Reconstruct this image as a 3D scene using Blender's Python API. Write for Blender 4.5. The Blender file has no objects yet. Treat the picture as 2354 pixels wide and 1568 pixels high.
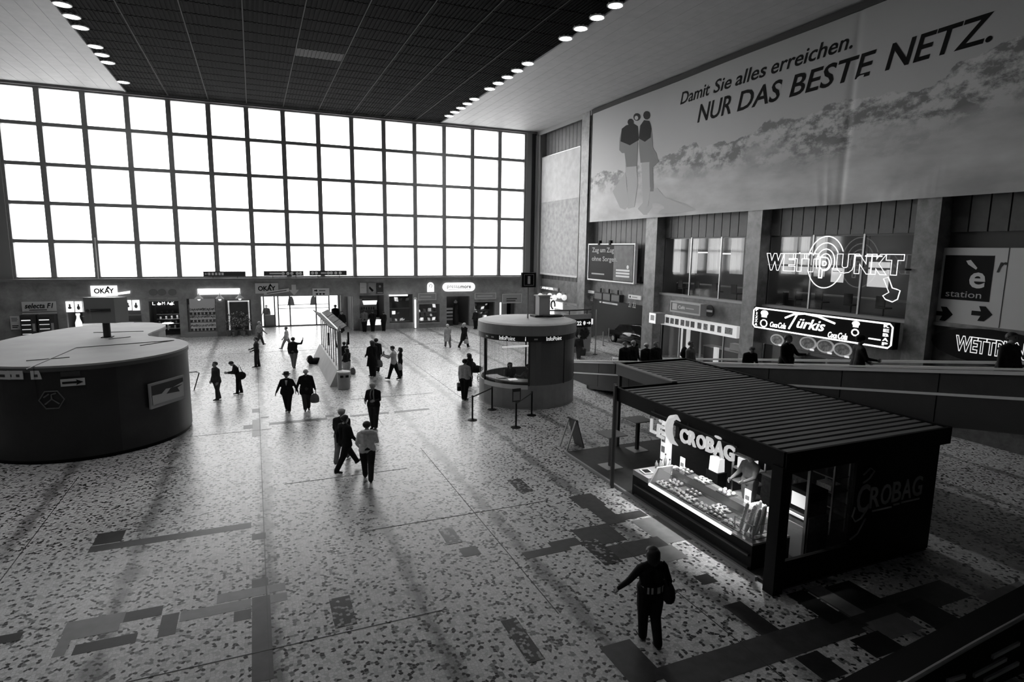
import bpy, bmesh, math, random
import numpy as np
from mathutils import Matrix, Vector
random.seed(7)
SC = bpy.context.scene
COL = SC.collection
# ------------------------------------------------------------------ camera
YAW, PITCH, ROLL, FPX, EYE = math.radians(23.1568), math.radians(8.6299), math.radians(0.76394), 1383.98, 6.6
_fw = Vector((math.sin(YAW)*math.cos(PITCH), math.cos(YAW)*math.cos(PITCH), -math.sin(PITCH)))
_r0 = Vector((math.cos(YAW), -math.sin(YAW), 0)); _u0 = _r0.cross(_fw)
_rt = _r0*math.cos(ROLL) + _u0*math.sin(ROLL); _up = _u0*math.cos(ROLL) - _r0*math.sin(ROLL)
cam_data = bpy.data.cameras.new('camera'); cam = bpy.data.objects.new('camera', cam_data); COL.objects.link(cam)
cam_data.sensor_width = 36.0; cam_data.lens = FPX/2354*36; cam_data.clip_end = 600
cam.matrix_world = Matrix(((_rt.x, _up.x, -_fw.x, 0), (_rt.y, _up.y, -_fw.y, 0), (_rt.z, _up.z, -_fw.z, EYE), (0, 0, 0, 1)))
SC.camera = cam
# ------------------------------------------------------------------ daylight: one even overcast sky
SKY = 7.0
w = bpy.data.worlds.new('overcast_sky'); SC.world = w; w.use_nodes = True
nt = w.node_tree; nt.nodes['Background'].inputs[1].default_value = SKY
tc = nt.nodes.new('ShaderNodeTexCoord'); nz = nt.nodes.new('ShaderNodeTexNoise'); nz.inputs['Scale'].default_value = 3.0
rp = nt.nodes.new('ShaderNodeValToRGB'); rp.color_ramp.elements[0].color = (.86, .86, .86, 1); rp.color_ramp.elements[1].color = (1, 1, 1, 1)
nt.links.new(tc.outputs['Generated'], nz.inputs['Vector']); nt.links.new(nz.outputs['Fac'], rp.inputs['Fac']); nt.links.new(rp.outputs['Color'], nt.nodes['Background'].inputs[0])
SC.view_settings.view_transform = 'Standard'; SC.view_settings.look = 'None'
SC.view_settings.exposure = 0.2; SC.view_settings.gamma = 1.0; SC.view_settings.use_curve_mapping = False
LAMP_WATT = 400.0      # each ceiling downlight
SC.cycles.max_bounces = 8; SC.cycles.transparent_max_bounces = 16

# ------------------------------------------------------------------ surveying: where a sight line of the photograph meets a real plane
def sight(px, py):
    return _fw + _rt*((px-1177)/FPX) - _up*((py-784)/FPX)
def FL(px, py, z=0.0):
    d = sight(px, py); t = (z-EYE)/d.z; return Vector((d.x*t, d.y*t, z))
def XW(px, py, X=23.0):
    d = sight(px, py); t = X/d.x; return Vector((X, d.y*t, EYE+d.z*t))
def YW(px, py, Y=49.05):
    d = sight(px, py); t = Y/d.y; return Vector((d.x*t, Y, EYE+d.z*t))

# ------------------------------------------------------------------ materials (all grey: a black and white place)
MATS = {}
def mat(name, g=.5, rough=.6, metal=0.0, emit=0.0, var=.0, scale=8.0, spec=.5, bump=0.0):
    if name in MATS: return MATS[name]
    m = bpy.data.materials.new(name); m.use_nodes = True; t = m.node_tree; b = t.nodes['Principled BSDF']
    b.inputs['Base Color'].default_value = (g, g, g, 1); b.inputs['Roughness'].default_value = rough; b.inputs['Metallic'].default_value = metal
    b.inputs['Specular IOR Level'].default_value = spec
    if emit:
        b.inputs['Emission Color'].default_value = (1, 1, 1, 1); b.inputs['Emission Strength'].default_value = emit
    if var or bump:
        c = t.nodes.new('ShaderNodeTexCoord'); n = t.nodes.new('ShaderNodeTexNoise'); n.inputs['Scale'].default_value = scale; n.inputs['Detail'].default_value = 4
        t.links.new(c.outputs['Object'], n.inputs['Vector'])
        if var:
            r = t.nodes.new('ShaderNodeMapRange'); r.inputs['From Min'].default_value = .3; r.inputs['From Max'].default_value = .7
            r.inputs['To Min'].default_value = g*(1-var); r.inputs['To Max'].default_value = g*(1+var)
            t.links.new(n.outputs['Fac'], r.inputs['Value']); t.links.new(r.outputs['Result'], b.inputs['Base Color'])
        if bump:
            k = t.nodes.new('ShaderNodeBump'); k.inputs['Strength'].default_value = bump; t.links.new(n.outputs['Fac'], k.inputs['Height']); t.links.new(k.outputs['Normal'], b.inputs['Normal'])
    MATS[name] = m; return m
def glass(name, g=.9, fac=.12, rough=.05):
    if name in MATS: return MATS[name]
    m = bpy.data.materials.new(name); m.use_nodes = True; t = m.node_tree; t.nodes.remove(t.nodes['Principled BSDF'])
    tr = t.nodes.new('ShaderNodeBsdfTransparent'); tr.inputs[0].default_value = (g, g, g, 1)
    gl = t.nodes.new('ShaderNodeBsdfGlossy'); gl.inputs['Roughness'].default_value = rough
    fr = t.nodes.new('ShaderNodeFresnel'); fr.inputs[0].default_value = 1.45
    ad = t.nodes.new('ShaderNodeMath'); ad.operation = 'MULTIPLY_ADD'; ad.inputs[1].default_value = .8; ad.inputs[2].default_value = fac*.3
    geo = t.nodes.new('ShaderNodeNewGeometry'); inv = t.nodes.new('ShaderNodeMath'); inv.operation = 'SUBTRACT'; inv.inputs[0].default_value = 1.0; t.links.new(geo.outputs['Backfacing'], inv.inputs[1])
    mu = t.nodes.new('ShaderNodeMath'); mu.operation = 'MULTIPLY'; t.links.new(inv.outputs[0], mu.inputs[1])      # only the outer face mirrors
    mx = t.nodes.new('ShaderNodeMixShader'); t.links.new(fr.outputs[0], ad.inputs[0]); t.links.new(ad.outputs[0], mu.inputs[0]); t.links.new(mu.outputs[0], mx.inputs[0])
    t.links.new(tr.outputs[0], mx.inputs[1]); t.links.new(gl.outputs[0], mx.inputs[2]); t.links.new(mx.outputs[0], t.nodes['Material Output'].inputs[0])
    MATS[name] = m; return m
def frosted(name, g=.97, fac=.2):
    if name in MATS: return MATS[name]
    m = bpy.data.materials.new(name); m.use_nodes = True; t = m.node_tree; t.nodes.remove(t.nodes['Principled BSDF'])
    tr = t.nodes.new('ShaderNodeBsdfTransparent'); tr.inputs[0].default_value = (g, g, g, 1)
    tl = t.nodes.new('ShaderNodeBsdfTranslucent'); tl.inputs[0].default_value = (g, g, g, 1)
    mx = t.nodes.new('ShaderNodeMixShader'); mx.inputs[0].default_value = fac
    t.links.new(tr.outputs[0], mx.inputs[1]); t.links.new(tl.outputs[0], mx.inputs[2]); t.links.new(mx.outputs[0], t.nodes['Material Output'].inputs[0])
    MATS[name] = m; return m
def chips(name, light, dark, mid, scale, grout=.5, rough=.28, dark_share=.14, bands=0.0):
    """crazy-paved terrazzo: angular marble chips of random tone between thin darker joints"""
    if name in MATS: return MATS[name]
    m = bpy.data.materials.new(name); m.use_nodes = True; t = m.node_tree; b = t.nodes['Principled BSDF']; L = t.links.new
    c = t.nodes.new('ShaderNodeTexCoord')
    wn = t.nodes.new('ShaderNodeTexNoise'); wn.inputs['Scale'].default_value = scale*.5
    mixv = t.nodes.new('ShaderNodeVectorMath'); mixv.operation = 'MULTIPLY_ADD'; mixv.inputs[1].default_value = (.22/scale, .22/scale, 0)
    L(c.outputs['Object'], wn.inputs['Vector']); L(wn.outputs['Color'], mixv.inputs[0]); L(c.outputs['Object'], mixv.inputs[2])
    v = t.nodes.new('ShaderNodeTexVoronoi'); v.voronoi_dimensions = '2D'; v.inputs['Scale'].default_value = scale; v.inputs['Randomness'].default_value = .85
    e = t.nodes.new('ShaderNodeTexVoronoi'); e.voronoi_dimensions = '2D'; e.feature = 'DISTANCE_TO_EDGE'; e.inputs['Scale'].default_value = scale; e.inputs['Randomness'].default_value = .85
    L(mixv.outputs[0], v.inputs['Vector']); L(mixv.outputs[0], e.inputs['Vector'])
    sp = t.nodes.new('ShaderNodeSeparateColor'); L(v.outputs['Color'], sp.inputs[0])
    r = t.nodes.new('ShaderNodeValToRGB'); r.color_ramp.interpolation = 'CONSTANT'
    el = r.color_ramp.elements; el[0].position = 0; el[0].color = (dark, dark, dark, 1); el[1].position = dark_share; el[1].color = (mid, mid, mid, 1)
    for pos, val in ((dark_share+.10, light*.78), (dark_share+.26, light), (dark_share+.6, light*1.12)):
        k = el.new(min(pos, .99)); k.color = (val, val, val, 1)
    L(sp.outputs[0], r.inputs['Fac'])
    mr = t.nodes.new('ShaderNodeMapRange'); mr.inputs['From Min'].default_value = .02; mr.inputs['From Max'].default_value = .07; L(e.outputs['Distance'], mr.inputs['Value'])
    mx = t.nodes.new('ShaderNodeMix'); mx.data_type = 'RGBA'; mx.inputs[6].default_value = (light*grout,)*3 + (1,)
    L(mr.outputs[0], mx.inputs[0]); L(r.outputs['Color'], mx.inputs[7])
    # wear: broad soft soiling
    n2 = t.nodes.new('ShaderNodeTexNoise'); n2.inputs['Scale'].default_value = .22; n2.inputs['Detail'].default_value = 5; L(c.outputs['Object'], n2.inputs['Vector'])
    w2 = t.nodes.new('ShaderNodeMapRange'); w2.inputs['From Min'].default_value = .35; w2.inputs['From Max'].default_value = .65; w2.inputs['To Min'].default_value = .8; w2.inputs['To Max'].default_value = 1.08; L(n2.outputs['Fac'], w2.inputs['Value'])
    mm = t.nodes.new('ShaderNodeMix'); mm.data_type = 'RGBA'; mm.blend_type = 'MULTIPLY'; mm.inputs[0].default_value = 1
    L(mx.outputs[2], mm.inputs[6]); L(w2.outputs[0], mm.inputs[7]); last = mm.outputs[2]
    if bands:      # trodden-in dirt along the lengthwise slab joints
        def mth(op, a, v=None, b_=None):
            n = t.nodes.new('ShaderNodeMath'); n.operation = op; L(a, n.inputs[0])
            if v is not None: n.inputs[1].default_value = v
            if b_ is not None: L(b_, n.inputs[1])
            return n.outputs[0]
        sx = t.nodes.new('ShaderNodeSeparateXYZ'); L(c.outputs['Object'], sx.inputs[0])
        fr_ = mth('ABSOLUTE', mth('SUBTRACT', mth('FRACT', mth('MULTIPLY', sx.outputs['X'], 1/bands)), .5)); dist = mth('MULTIPLY', mth('MULTIPLY_ADD', fr_, -1.0), bands); dist.node.inputs[1].default_value = bands
        dist.node.inputs[0].links[0].from_node.inputs[2].default_value = .5
        n3 = t.nodes.new('ShaderNodeTexNoise'); n3.inputs['Scale'].default_value = 1.6; n3.inputs['Detail'].default_value = 4; L(c.outputs['Object'], n3.inputs['Vector'])
        wob = mth('MULTIPLY', mth('SUBTRACT', n3.outputs['Fac'], .5), .7)
        bd = t.nodes.new('ShaderNodeMapRange'); bd.inputs['From Min'].default_value = .05; bd.inputs['From Max'].default_value = .22; bd.inputs['To Min'].default_value = .45; bd.inputs['To Max'].default_value = 1.0; L(mth('ADD', dist, b_=wob), bd.inputs['Value'])
        m3 = t.nodes.new('ShaderNodeMix'); m3.data_type = 'RGBA'; m3.blend_type = 'MULTIPLY'; m3.inputs[0].default_value = 1; L(last, m3.inputs[6]); L(bd.outputs[0], m3.inputs[7]); last = m3.outputs[2]
    L(last, b.inputs['Base Color'])
    b.inputs['Roughness'].default_value = rough; b.inputs['Specular IOR Level'].default_value = .20
    rr = t.nodes.new('ShaderNodeMapRange'); rr.inputs['To Min'].default_value = rough-.05; rr.inputs['To Max'].default_value = rough+.07; L(n2.outputs['Fac'], rr.inputs['Value']); L(rr.outputs[0], b.inputs['Roughness'])
    MATS[name] = m; return m
def granite(name, g, rough=.35, scale=3.0, contrast=.35):
    """polished stone with cloudy veins"""
    if name in MATS: return MATS[name]
    m = mat(name, g, rough, var=contrast, scale=scale); t = m.node_tree
    n = [x for x in t.nodes if x.type == 'TEX_NOISE'][0]; n.inputs['Detail'].default_value = 9; n.inputs['Roughness'].default_value = .65; n.inputs['Distortion'].default_value = .3
    return m

# ------------------------------------------------------------------ building blocks
class MB:
    def __init__(s): s.v = []; s.f = []
    def add(s, vs, fs):
        o = len(s.v); s.v += [tuple(q) for q in vs]; s.f += [tuple(i+o for i in f) for f in fs]; return s
    def box(s, x0, x1, y0, y1, z0, z1):
        return s.add([(x0,y0,z0),(x1,y0,z0),(x1,y1,z0),(x0,y1,z0),(x0,y0,z1),(x1,y0,z1),(x1,y1,z1),(x0,y1,z1)],
                     [(0,3,2,1),(4,5,6,7),(0,1,5,4),(1,2,6,5),(2,3,7,6),(3,0,4,7)])
    def hexa(s, b, t):
        return s.add(list(b)+list(t), [(0,3,2,1),(4,5,6,7),(0,1,5,4),(1,2,6,5),(2,3,7,6),(3,0,4,7)])
    def prism(s, poly, z0, z1):
        n = len(poly); vs = [(x,y,z0) for x,y in poly]+[(x,y,z1) for x,y in poly]
        return s.add(vs, [tuple(range(n-1,-1,-1)), tuple(range(n,2*n))]+[(i,(i+1)%n,n+(i+1)%n,n+i) for i in range(n)])
    def extrude(s, poly, d0, d1, M=lambda a,b,c:(a,b,c)):
        n = len(poly); vs = [M(x,y,d0) for x,y in poly]+[M(x,y,d1) for x,y in poly]
        return s.add(vs, [tuple(range(n-1,-1,-1)), tuple(range(n,2*n))]+[(i,(i+1)%n,n+(i+1)%n,n+i) for i in range(n)])
    def cyl(s, a, b, r0, r1=None, n=10, caps=True):
        if r1 is None: r1 = r0
        a = Vector(a); b = Vector(b); d = (b-a).normalized(); h = Vector((1,0,0)) if abs(d.z) > .9 else Vector((0,0,1)); u = d.cross(h).normalized(); w_ = d.cross(u)
        vs = [a+(u*math.cos(2*math.pi*i/n)+w_*math.sin(2*math.pi*i/n))*r0 for i in range(n)]+[b+(u*math.cos(2*math.pi*i/n)+w_*math.sin(2*math.pi*i/n))*r1 for i in range(n)]
        fs = [(i,(i+1)%n,n+(i+1)%n,n+i) for i in range(n)]
        if caps: fs += [tuple(range(n-1,-1,-1)), tuple(range(n,2*n))]
        return s.add(vs, fs)
    def tube(s, pts, r, n=6, closed=False):
        pts = [Vector(q) for q in pts]; m = len(pts); rings = []
        prev = None
        for i, q in enumerate(pts):
            if closed: d = pts[(i+1)%m]-pts[i-1]
            else: d = pts[min(i+1,m-1)]-pts[max(i-1,0)]
            d = d.normalized() if d.length > 1e-9 else Vector((0,0,1))
            if prev is None:
                h = Vector((0,0,1)) if abs(d.z) < .9 else Vector((1,0,0)); u = d.cross(h).normalized()
            else: u = (prev-d*prev.dot(d)).normalized()
            prev = u; w_ = d.cross(u); rad = r[i] if isinstance(r, (list,tuple)) else r
            rings.append([q+(u*math.cos(2*math.pi*k/n)+w_*math.sin(2*math.pi*k/n))*rad for k in range(n)])
        vs = [v for R_ in rings for v in R_]; fs = []
        for i in range(m if closed else m-1):
            j = (i+1)%m
            fs += [(i*n+k, i*n+(k+1)%n, j*n+(k+1)%n, j*n+k) for k in range(n)]
        if not closed: fs += [tuple(range(n-1,-1,-1)), tuple(range((m-1)*n, m*n))]
        return s.add(vs, fs)
    def ball(s, c, rx, ry=None, rz=None, nu=10, nv=6):
        ry = rx if ry is None else ry; rz = rx if rz is None else rz
        vs = [(c[0],c[1],c[2]-rz)]
        for j in range(1, nv):
            p_ = math.pi*(j/nv-.5)
            vs += [(c[0]+rx*math.cos(p_)*math.cos(2*math.pi*i/nu), c[1]+ry*math.cos(p_)*math.sin(2*math.pi*i/nu), c[2]+rz*math.sin(p_)) for i in range(nu)]
        vs.append((c[0],c[1],c[2]+rz)); T = len(vs)-1; fs = [(0,1+(i+1)%nu,1+i) for i in range(nu)]
        for j in range(nv-2):
            fs += [(1+j*nu+i, 1+j*nu+(i+1)%nu, 1+(j+1)*nu+(i+1)%nu, 1+(j+1)*nu+i) for i in range(nu)]
        fs += [(T-nu+i, T-nu+(i+1)%nu, T) for i in range(nu)]
        return s.add(vs, fs)
    def lathe(s, prof, c=(0,0,0), n=16):
        vs = []; m = len(prof)
        for r, z in prof: vs += [(c[0]+r*math.cos(2*math.pi*i/n), c[1]+r*math.sin(2*math.pi*i/n), c[2]+z) for i in range(n)]
        fs = [(j*n+i, j*n+(i+1)%n, (j+1)*n+(i+1)%n, (j+1)*n+i) for j in range(m-1) for i in range(n)]
        fs += [tuple(range(n-1,-1,-1)), tuple(range((m-1)*n, m*n))]
        return s.add(vs, fs)
    def mesh(s, name, m, smooth=False):
        me = bpy.data.meshes.new(name); me.from_pydata(s.v, [], s.f); me.materials.append(m)
        if smooth:
            me.polygons.foreach_set('use_smooth', [True]*len(me.polygons))
        me.update(); return me
    def build(s, name, m, parent=None, smooth=False, world=False):
        if world and parent is not None:
            iv = parent.matrix_world.inverted(); s.v = [tuple(iv @ Vector(q)) for q in s.v]
        return link(name, s.mesh(name, m, smooth), parent)
def link(name, data, parent=None, loc=None, rot=None):
    o = bpy.data.objects.new(name, data); COL.objects.link(o)
    if parent is not None: o.parent = parent
    if loc is not None: o.location = loc
    if rot is not None: o.rotation_euler = rot
    return o
def tag(o, label=None, cat=None, group=None, kind=None):
    if label: o['label'] = label
    if cat: o['category'] = cat
    if group: o['group'] = group
    if kind: o['kind'] = kind
    return o
FACE = {'R': Matrix(((0,0,-1),(-1,0,0),(0,1,0))), 'B': Matrix(((1,0,0),(0,0,-1),(0,1,0)))}   # local (right, up, out) of the right wall / of the window wall
def thing(name, label, cat, loc=(0,0,0), rotz=0.0, group=None, face=None):
    o = bpy.data.objects.new(name, None); COL.objects.link(o); o.empty_display_size = .1
    if face: o.matrix_world = Matrix.Translation(loc) @ FACE[face].to_4x4()
    else: o.matrix_world = Matrix.Translation(loc) @ Matrix.Rotation(rotz, 4, 'Z')
    return tag(o, label, cat, group)
def struct(name, parent=None):
    o = bpy.data.objects.new(name, None); COL.objects.link(o); o.empty_display_size = .1
    return tag(o, kind='structure')
def copy_tree(o, parent=None):
    c = o.copy(); COL.objects.link(c); c.parent = parent
    for ch in list(o.children): copy_tree(ch, c)
    return c
def sign_rect(face, a, b, plane):
    """top-left and bottom-right sight points on a wall plane -> origin at the bottom centre, width, height"""
    if face == 'R':
        p = XW(*a, plane); q = XW(*b, plane); return Vector((plane, (p.y+q.y)/2, q.z)), p.y-q.y, p.z-q.z
    p = YW(*a, plane); q = YW(*b, plane); return Vector(((p.x+q.x)/2, plane, q.z)), q.x-p.x, p.z-q.z
def text_mesh(txt, shear=0.0, bold=0.0, extrude=.01, outline=0.0, spacing=1.0):
    c = bpy.data.curves.new('lettering', 'FONT'); c.body = txt; c.size = 1; c.shear = shear; c.offset = bold; c.space_character = spacing
    c.resolution_u = 3
    if outline: c.fill_mode = 'NONE'; c.bevel_depth = outline; c.bevel_resolution = 1
    else: c.extrude = extrude
    o = bpy.data.objects.new('lettering', c); COL.objects.link(o)
    bpy.context.view_layer.update()
    me = bpy.data.meshes.new_from_object(o.evaluated_get(bpy.context.evaluated_depsgraph_get()))
    bpy.data.objects.remove(o); bpy.data.curves.remove(c); return me
def lettering(name, txt, m, parent, box, w0=0.0, depth=.02, shear=0.0, bold=0.0, outline=0.0, spacing=1.0, mesh=None, skew=0.0):
    """letters filling box=(u0,u1,v0,v1) of the parent's face, standing w0 proud of it"""
    me = text_mesh(txt, shear, bold, .5, outline, spacing); co = np.empty(len(me.vertices)*3); me.vertices.foreach_get('co', co); co = co.reshape(-1, 3)
    lo = co.min(0); hi = co.max(0); u0, u1, v0, v1 = box
    n = np.empty_like(co); n[:,0] = u0+(co[:,0]-lo[0])/(hi[0]-lo[0])*(u1-u0); n[:,1] = v0+(co[:,1]-lo[1])/(hi[1]-lo[1])*(v1-v0)
    if outline: n[:,2] = w0+co[:,2]*(v1-v0)/(hi[1]-lo[1])
    else: n[:,2] = w0+(co[:,2]-lo[2])/max(hi[2]-lo[2], 1e-6)*depth
    if skew: n[:,1] += skew*(n[:,0]-u0)
    me.vertices.foreach_set('co', n.ravel()); me.materials.clear(); me.materials.append(m); me.update(); me.name = name
    return link(name, me, parent)
# ================================================================== THE HALL
XL, XR, YB, ZC, ZS = -15.85, 23.0, 49.05, 16.66, 4.27      # left wall, right wall, window wall, ceiling, window sill
XB = 23.65                                                  # wall between the pillars of the right side
G_HALL = granite('hall_granite', .27, .5, 1.6, .3)
M_PILLAR = granite('pillar_marble', .21, .35, 2.2, .45)
M_DARK = mat('dark_void', .02, .8)
floor_m = chips('palladiana_terrazzo', .56, .012, .16, 16.5, .62, .30, .115, bands=2.62)
floor = struct('floor')
MB().box(XL, 30, -6, 54.2, -.3, 0).build('terrazzo', floor_m, floor)
M_SLAB_D = mat('dark_slab', .022, .4, var=.2, scale=5, spec=.18); M_SLAB_L = mat('pale_slab', .19, .4, var=.12, scale=5, spec=.2); M_SLAB_M = mat('grey_slab', .05, .4, var=.2, scale=5, spec=.18)
M_DCHIP = chips('dark_terrazzo', .30, .008, .02, 16, .15, .3, .62)
slab_n = [0]
def slab_top(): slab_n[0] += 1; return .002+.00008*slab_n[0]
def inlay(a, b, m=M_SLAB_D):
    p = FL(*a); q = FL(*b); MB().box(p.x, q.x, p.y, q.y, -.02, slab_top()).build('floor_slab', m, floor)
C3 = lambda x, y: (x/2.9425, 1100+y/2.9425)
C4 = lambda x, y: (700+x/2.9425, 1050+y/2.9425)
C5 = lambda x, y: (1300+x/2.2334, 1100+y/2.2334)
C2 = lambda x, y: (420+x/3.7333, 700+y/3.7333)
for a, b, m in [(C3(590,505), C3(1700,297), M_SLAB_M), (C3(622,455), C3(855,347), M_SLAB_D), (C3(1703,420), C3(1798,365), M_SLAB_M), (C3(1703,742), C3(1813,668), M_SLAB_M),
                (C3(1465,848), C3(1812,722), M_SLAB_L), (C3(1822,775), C3(1928,703), M_SLAB_L), (C3(1212,972), C3(1699,812), M_SLAB_L), (C3(1830,845), C3(1940,768), M_SLAB_L),
                (C3(1580,972), C3(1700,880), M_SLAB_M), (C3(1703,1390), C3(1826,785), M_SLAB_M), (C3(830,975), C3(1108,858), M_SLAB_D), (C3(1062,1078), C3(1215,905), M_SLAB_M),
                (C3(415,1057), C3(856,900), M_SLAB_L), (C3(345,1215), C3(500,1052), M_SLAB_L), (C3(400,1110), C3(815,978), M_SLAB_L), (C3(480,1200), C3(935,1042), M_SLAB_D), (C3(-160,1150), C3(165,1035), M_SLAB_D),
                (C2(595,930), C2(662,892), M_SLAB_M), (C2(668,977), C2(737,960), M_SLAB_M), (C2(595,1135), C2(668,985), M_SLAB_L), (C2(520,1072), C2(600,1032), M_SLAB_M), (C2(743,1035), C2(1235,970), M_SLAB_M),
                (C2(1228,968), C2(1295,945), M_SLAB_M), (C2(1440,965), C2(1765,922), M_SLAB_M), (C2(1820,930), C2(2110,890), M_SLAB_M), (C2(1440,815), C2(2150,760), M_SLAB_M)]:
    inlay(a, b, m)
for a, b, m in [(C4(1080,680), C4(1155,602), M_SLAB_M), (C4(1505,692), C4(1770,590), M_SLAB_M), (C4(1690,630), C4(1830,545), M_SLAB_M), (C4(1380,1170), C4(1580,1280), M_DCHIP), (C4(200,1125), C4(290,960), M_DCHIP),
                (C4(930,500), C4(1040,590), M_DCHIP)][:3]:
    inlay(a, b, m)
def floor_rect(x0, x1, y0, y1, m): MB().box(x0, x1, y0, y1, -.02, slab_top()).build('floor_slab', m, floor)
# long bands and blocks between the snack kiosk and the stair (they follow the slab grid)
def band(a, b, w, m, axis):
    p = FL(*a); q = FL(*b)
    if axis == 'y': xm = (p.x+q.x)/2; floor_rect(xm-w/2, xm+w/2, min(p.y,q.y), max(p.y,q.y), m)
    else: ym = (p.y+q.y)/2; floor_rect(min(p.x,q.x), max(p.x,q.x), ym-w/2, ym+w/2, m)
band(C5(860,640), C5(1120,850), .42, M_SLAB_D, 'y')
band(C5(240,850), C5(450,1045), .60, M_SLAB_M, 'y')
band(C5(520,1045), C5(2000,560), .62, M_SLAB_M, 'x')
band(C5(1270,560), C5(1500,700), .42, M_SLAB_L, 'y')
band(C5(1190,580), C5(1400,740), .45, M_SLAB_D, 'y')
band(C5(1400,540), C5(1580,660), .7, M_SLAB_D, 'y')
band(C5(1230,905), C5(1400,1020), .5, M_SLAB_D, 'y')
band(C5(700,495), C5(740,540), .35, M_SLAB_D, 'y')
for c, sx, sy, m in [(C5(1690,755), .85, .5, M_SLAB_L), (C5(1575,775), .28, .2, M_SLAB_L), (C5(1880,700), .7, .9, M_SLAB_D), (C5(1600,850), .7, .5, M_SLAB_D), (C5(2270,590), 1.4, .35, M_SLAB_L),
                     (C5(500,260), .95, 1.3, M_SLAB_L), (C5(420,340), .9, .5, M_SLAB_M), (C5(530,385), .6, .6, M_SLAB_L), (C5(170,290), 1.0, .9, M_SLAB_M), (C5(300,370), .9, .6, M_SLAB_M),
                     (C5(110,115), .7, .8, M_SLAB_M), (C5(200,180), .5, 1.2, M_SLAB_M), (C5(310,195), 1.1, .35, M_SLAB_M), (C5(180,375), .45, 1.1, M_DCHIP),
                     (C4(1470,1235), .30, 1.2, M_DCHIP), (C4(258,1045), .38, .95, M_DCHIP), (C4(985,535), .35, .8, M_DCHIP), (C4(1460,195), .4, 1.0, M_DCHIP)]:
    p = FL(*c); floor_rect(p.x-sx/2, p.x+sx/2, p.y-sy/2, p.y+sy/2, m)
M_JOINT = mat('floor_joint', .02, .6)
for x, y0, y1 in [(-.07, 5, 40), (4.85, 9, 19), (9.8, 6.2, 8), (4.2, 22, 27), (8.3, 25, 44), (-4.9, 5, 20), (7.35, 5, 12.5)]:
    MB().box(x-.008, x+.008, y0, y1, -.01, .006).build('floor_joint', M_JOINT, floor)
for y, x0, x1 in [(9.9, -9, 3), (23.0, -2.2, .3), (17.3, .5, 4), (13.6, 2, 7), (40.5, -2, 14)]:
    MB().box(x0, x1, y-.008, y+.008, -.01, .006).build('floor_joint', M_JOINT, floor)
# ------------------------------------------------------------------ ceiling
ceiling = struct('ceiling')
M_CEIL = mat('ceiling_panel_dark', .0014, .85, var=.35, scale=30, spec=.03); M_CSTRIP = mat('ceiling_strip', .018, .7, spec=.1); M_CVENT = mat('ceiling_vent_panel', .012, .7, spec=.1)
M_SOFFIT = mat('soffit_paint', .36, .65, var=.06, scale=2)
MB().box(XL, XB, -6, YB+.4, ZC+.10, ZC+.5).build('ceiling_slab', M_DARK, ceiling)
PW, PH, PX0 = 2.456, 1.4525, .06
CX0, CX1 = -7.31, 14.46
cols = [CX0]+[PX0+PW*k for k in range(-2, 6)]+[CX1]
panel_cache = {}
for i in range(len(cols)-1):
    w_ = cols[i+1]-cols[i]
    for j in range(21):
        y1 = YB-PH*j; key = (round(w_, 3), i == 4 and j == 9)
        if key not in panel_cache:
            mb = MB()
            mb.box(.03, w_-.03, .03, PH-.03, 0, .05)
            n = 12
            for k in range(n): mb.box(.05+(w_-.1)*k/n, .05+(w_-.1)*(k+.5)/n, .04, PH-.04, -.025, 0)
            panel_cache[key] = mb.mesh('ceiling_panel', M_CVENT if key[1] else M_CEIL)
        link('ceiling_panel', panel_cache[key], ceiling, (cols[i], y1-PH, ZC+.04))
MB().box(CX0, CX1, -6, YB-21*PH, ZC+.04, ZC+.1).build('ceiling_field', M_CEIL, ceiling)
for x in cols[1:-1]:
    MB().box(x-.022, x+.022, YB-21*PH, YB, ZC-.0, ZC+.03).build('ceiling_strip', M_CSTRIP, ceiling)
for x0, x1 in ((XL, CX0), (CX1, XR+.05)):
    n = 12; w_ = (x1-x0)/n
    for k in range(n):
        MB().box(x0+k*w_+.006, x0+(k+1)*w_-.006, -6, YB, ZC-.005, ZC+.06).build('soffit_plank', M_SOFFIT, ceiling)
for x in (CX0-.05, CX1-.0): MB().box(x, x+.05, -6, YB, ZC-.04, ZC+.12).build('cove_edge', M_SOFFIT, ceiling)
MB().box(XR+.05, XR+.16, -6, YB, ZC-.35, ZC+.1).build('soffit_fascia', mat('fascia_paint', .22, .6), ceiling)
MB().box(XR+.16, XB+.3, -6, YB, ZC-.02, ZC+.1).build('ceiling_closer', M_DARK, ceiling)
M_LAMP = mat('lamp_glow', .9, .4, emit=9.0); M_LRIM = mat('lamp_rim', .5, .4)
lamp_m = {}
def downlight(x, y, side, nth):
    t = thing('ceiling_downlight', f'{nth} lit downlight from the windows along the {side}', 'lamp', (x, y, ZC), group=f'downlights along the {side}')
    if not lamp_m:
        lamp_m['r'] = MB().lathe([(.30,-.03),(.36,-.03),(.37,.06),(.30,.06)], n=16).mesh('rim', M_LRIM); lamp_m['d'] = MB().lathe([(.24,-.05),(.30,-.03),(.30,.0)], n=16).mesh('diffuser', M_LAMP)
        L = bpy.data.lights.new('downlight_beam', 'SPOT'); L.energy = LAMP_WATT; L.spot_size = 2.2; L.spot_blend = .8; L.shadow_soft_size = .25; lamp_m['l'] = L
    link('rim', lamp_m['r'], t); link('diffuser', lamp_m['d'], t)
    link('lamp_beam', lamp_m['l'], t, (0, 0, -.08))
ORD = 'first second third fourth fifth sixth seventh eighth ninth tenth eleventh twelfth thirteenth fourteenth'.split()
def row(x, ys, side):
    for i, y in enumerate(sorted(ys, reverse=True)): downlight(x, y, side, ORD[i])
row(14.28, [22.96+1.453*k for k in range(17) if k not in (4, 5, 11)], 'right edge of the dark ceiling')
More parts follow.
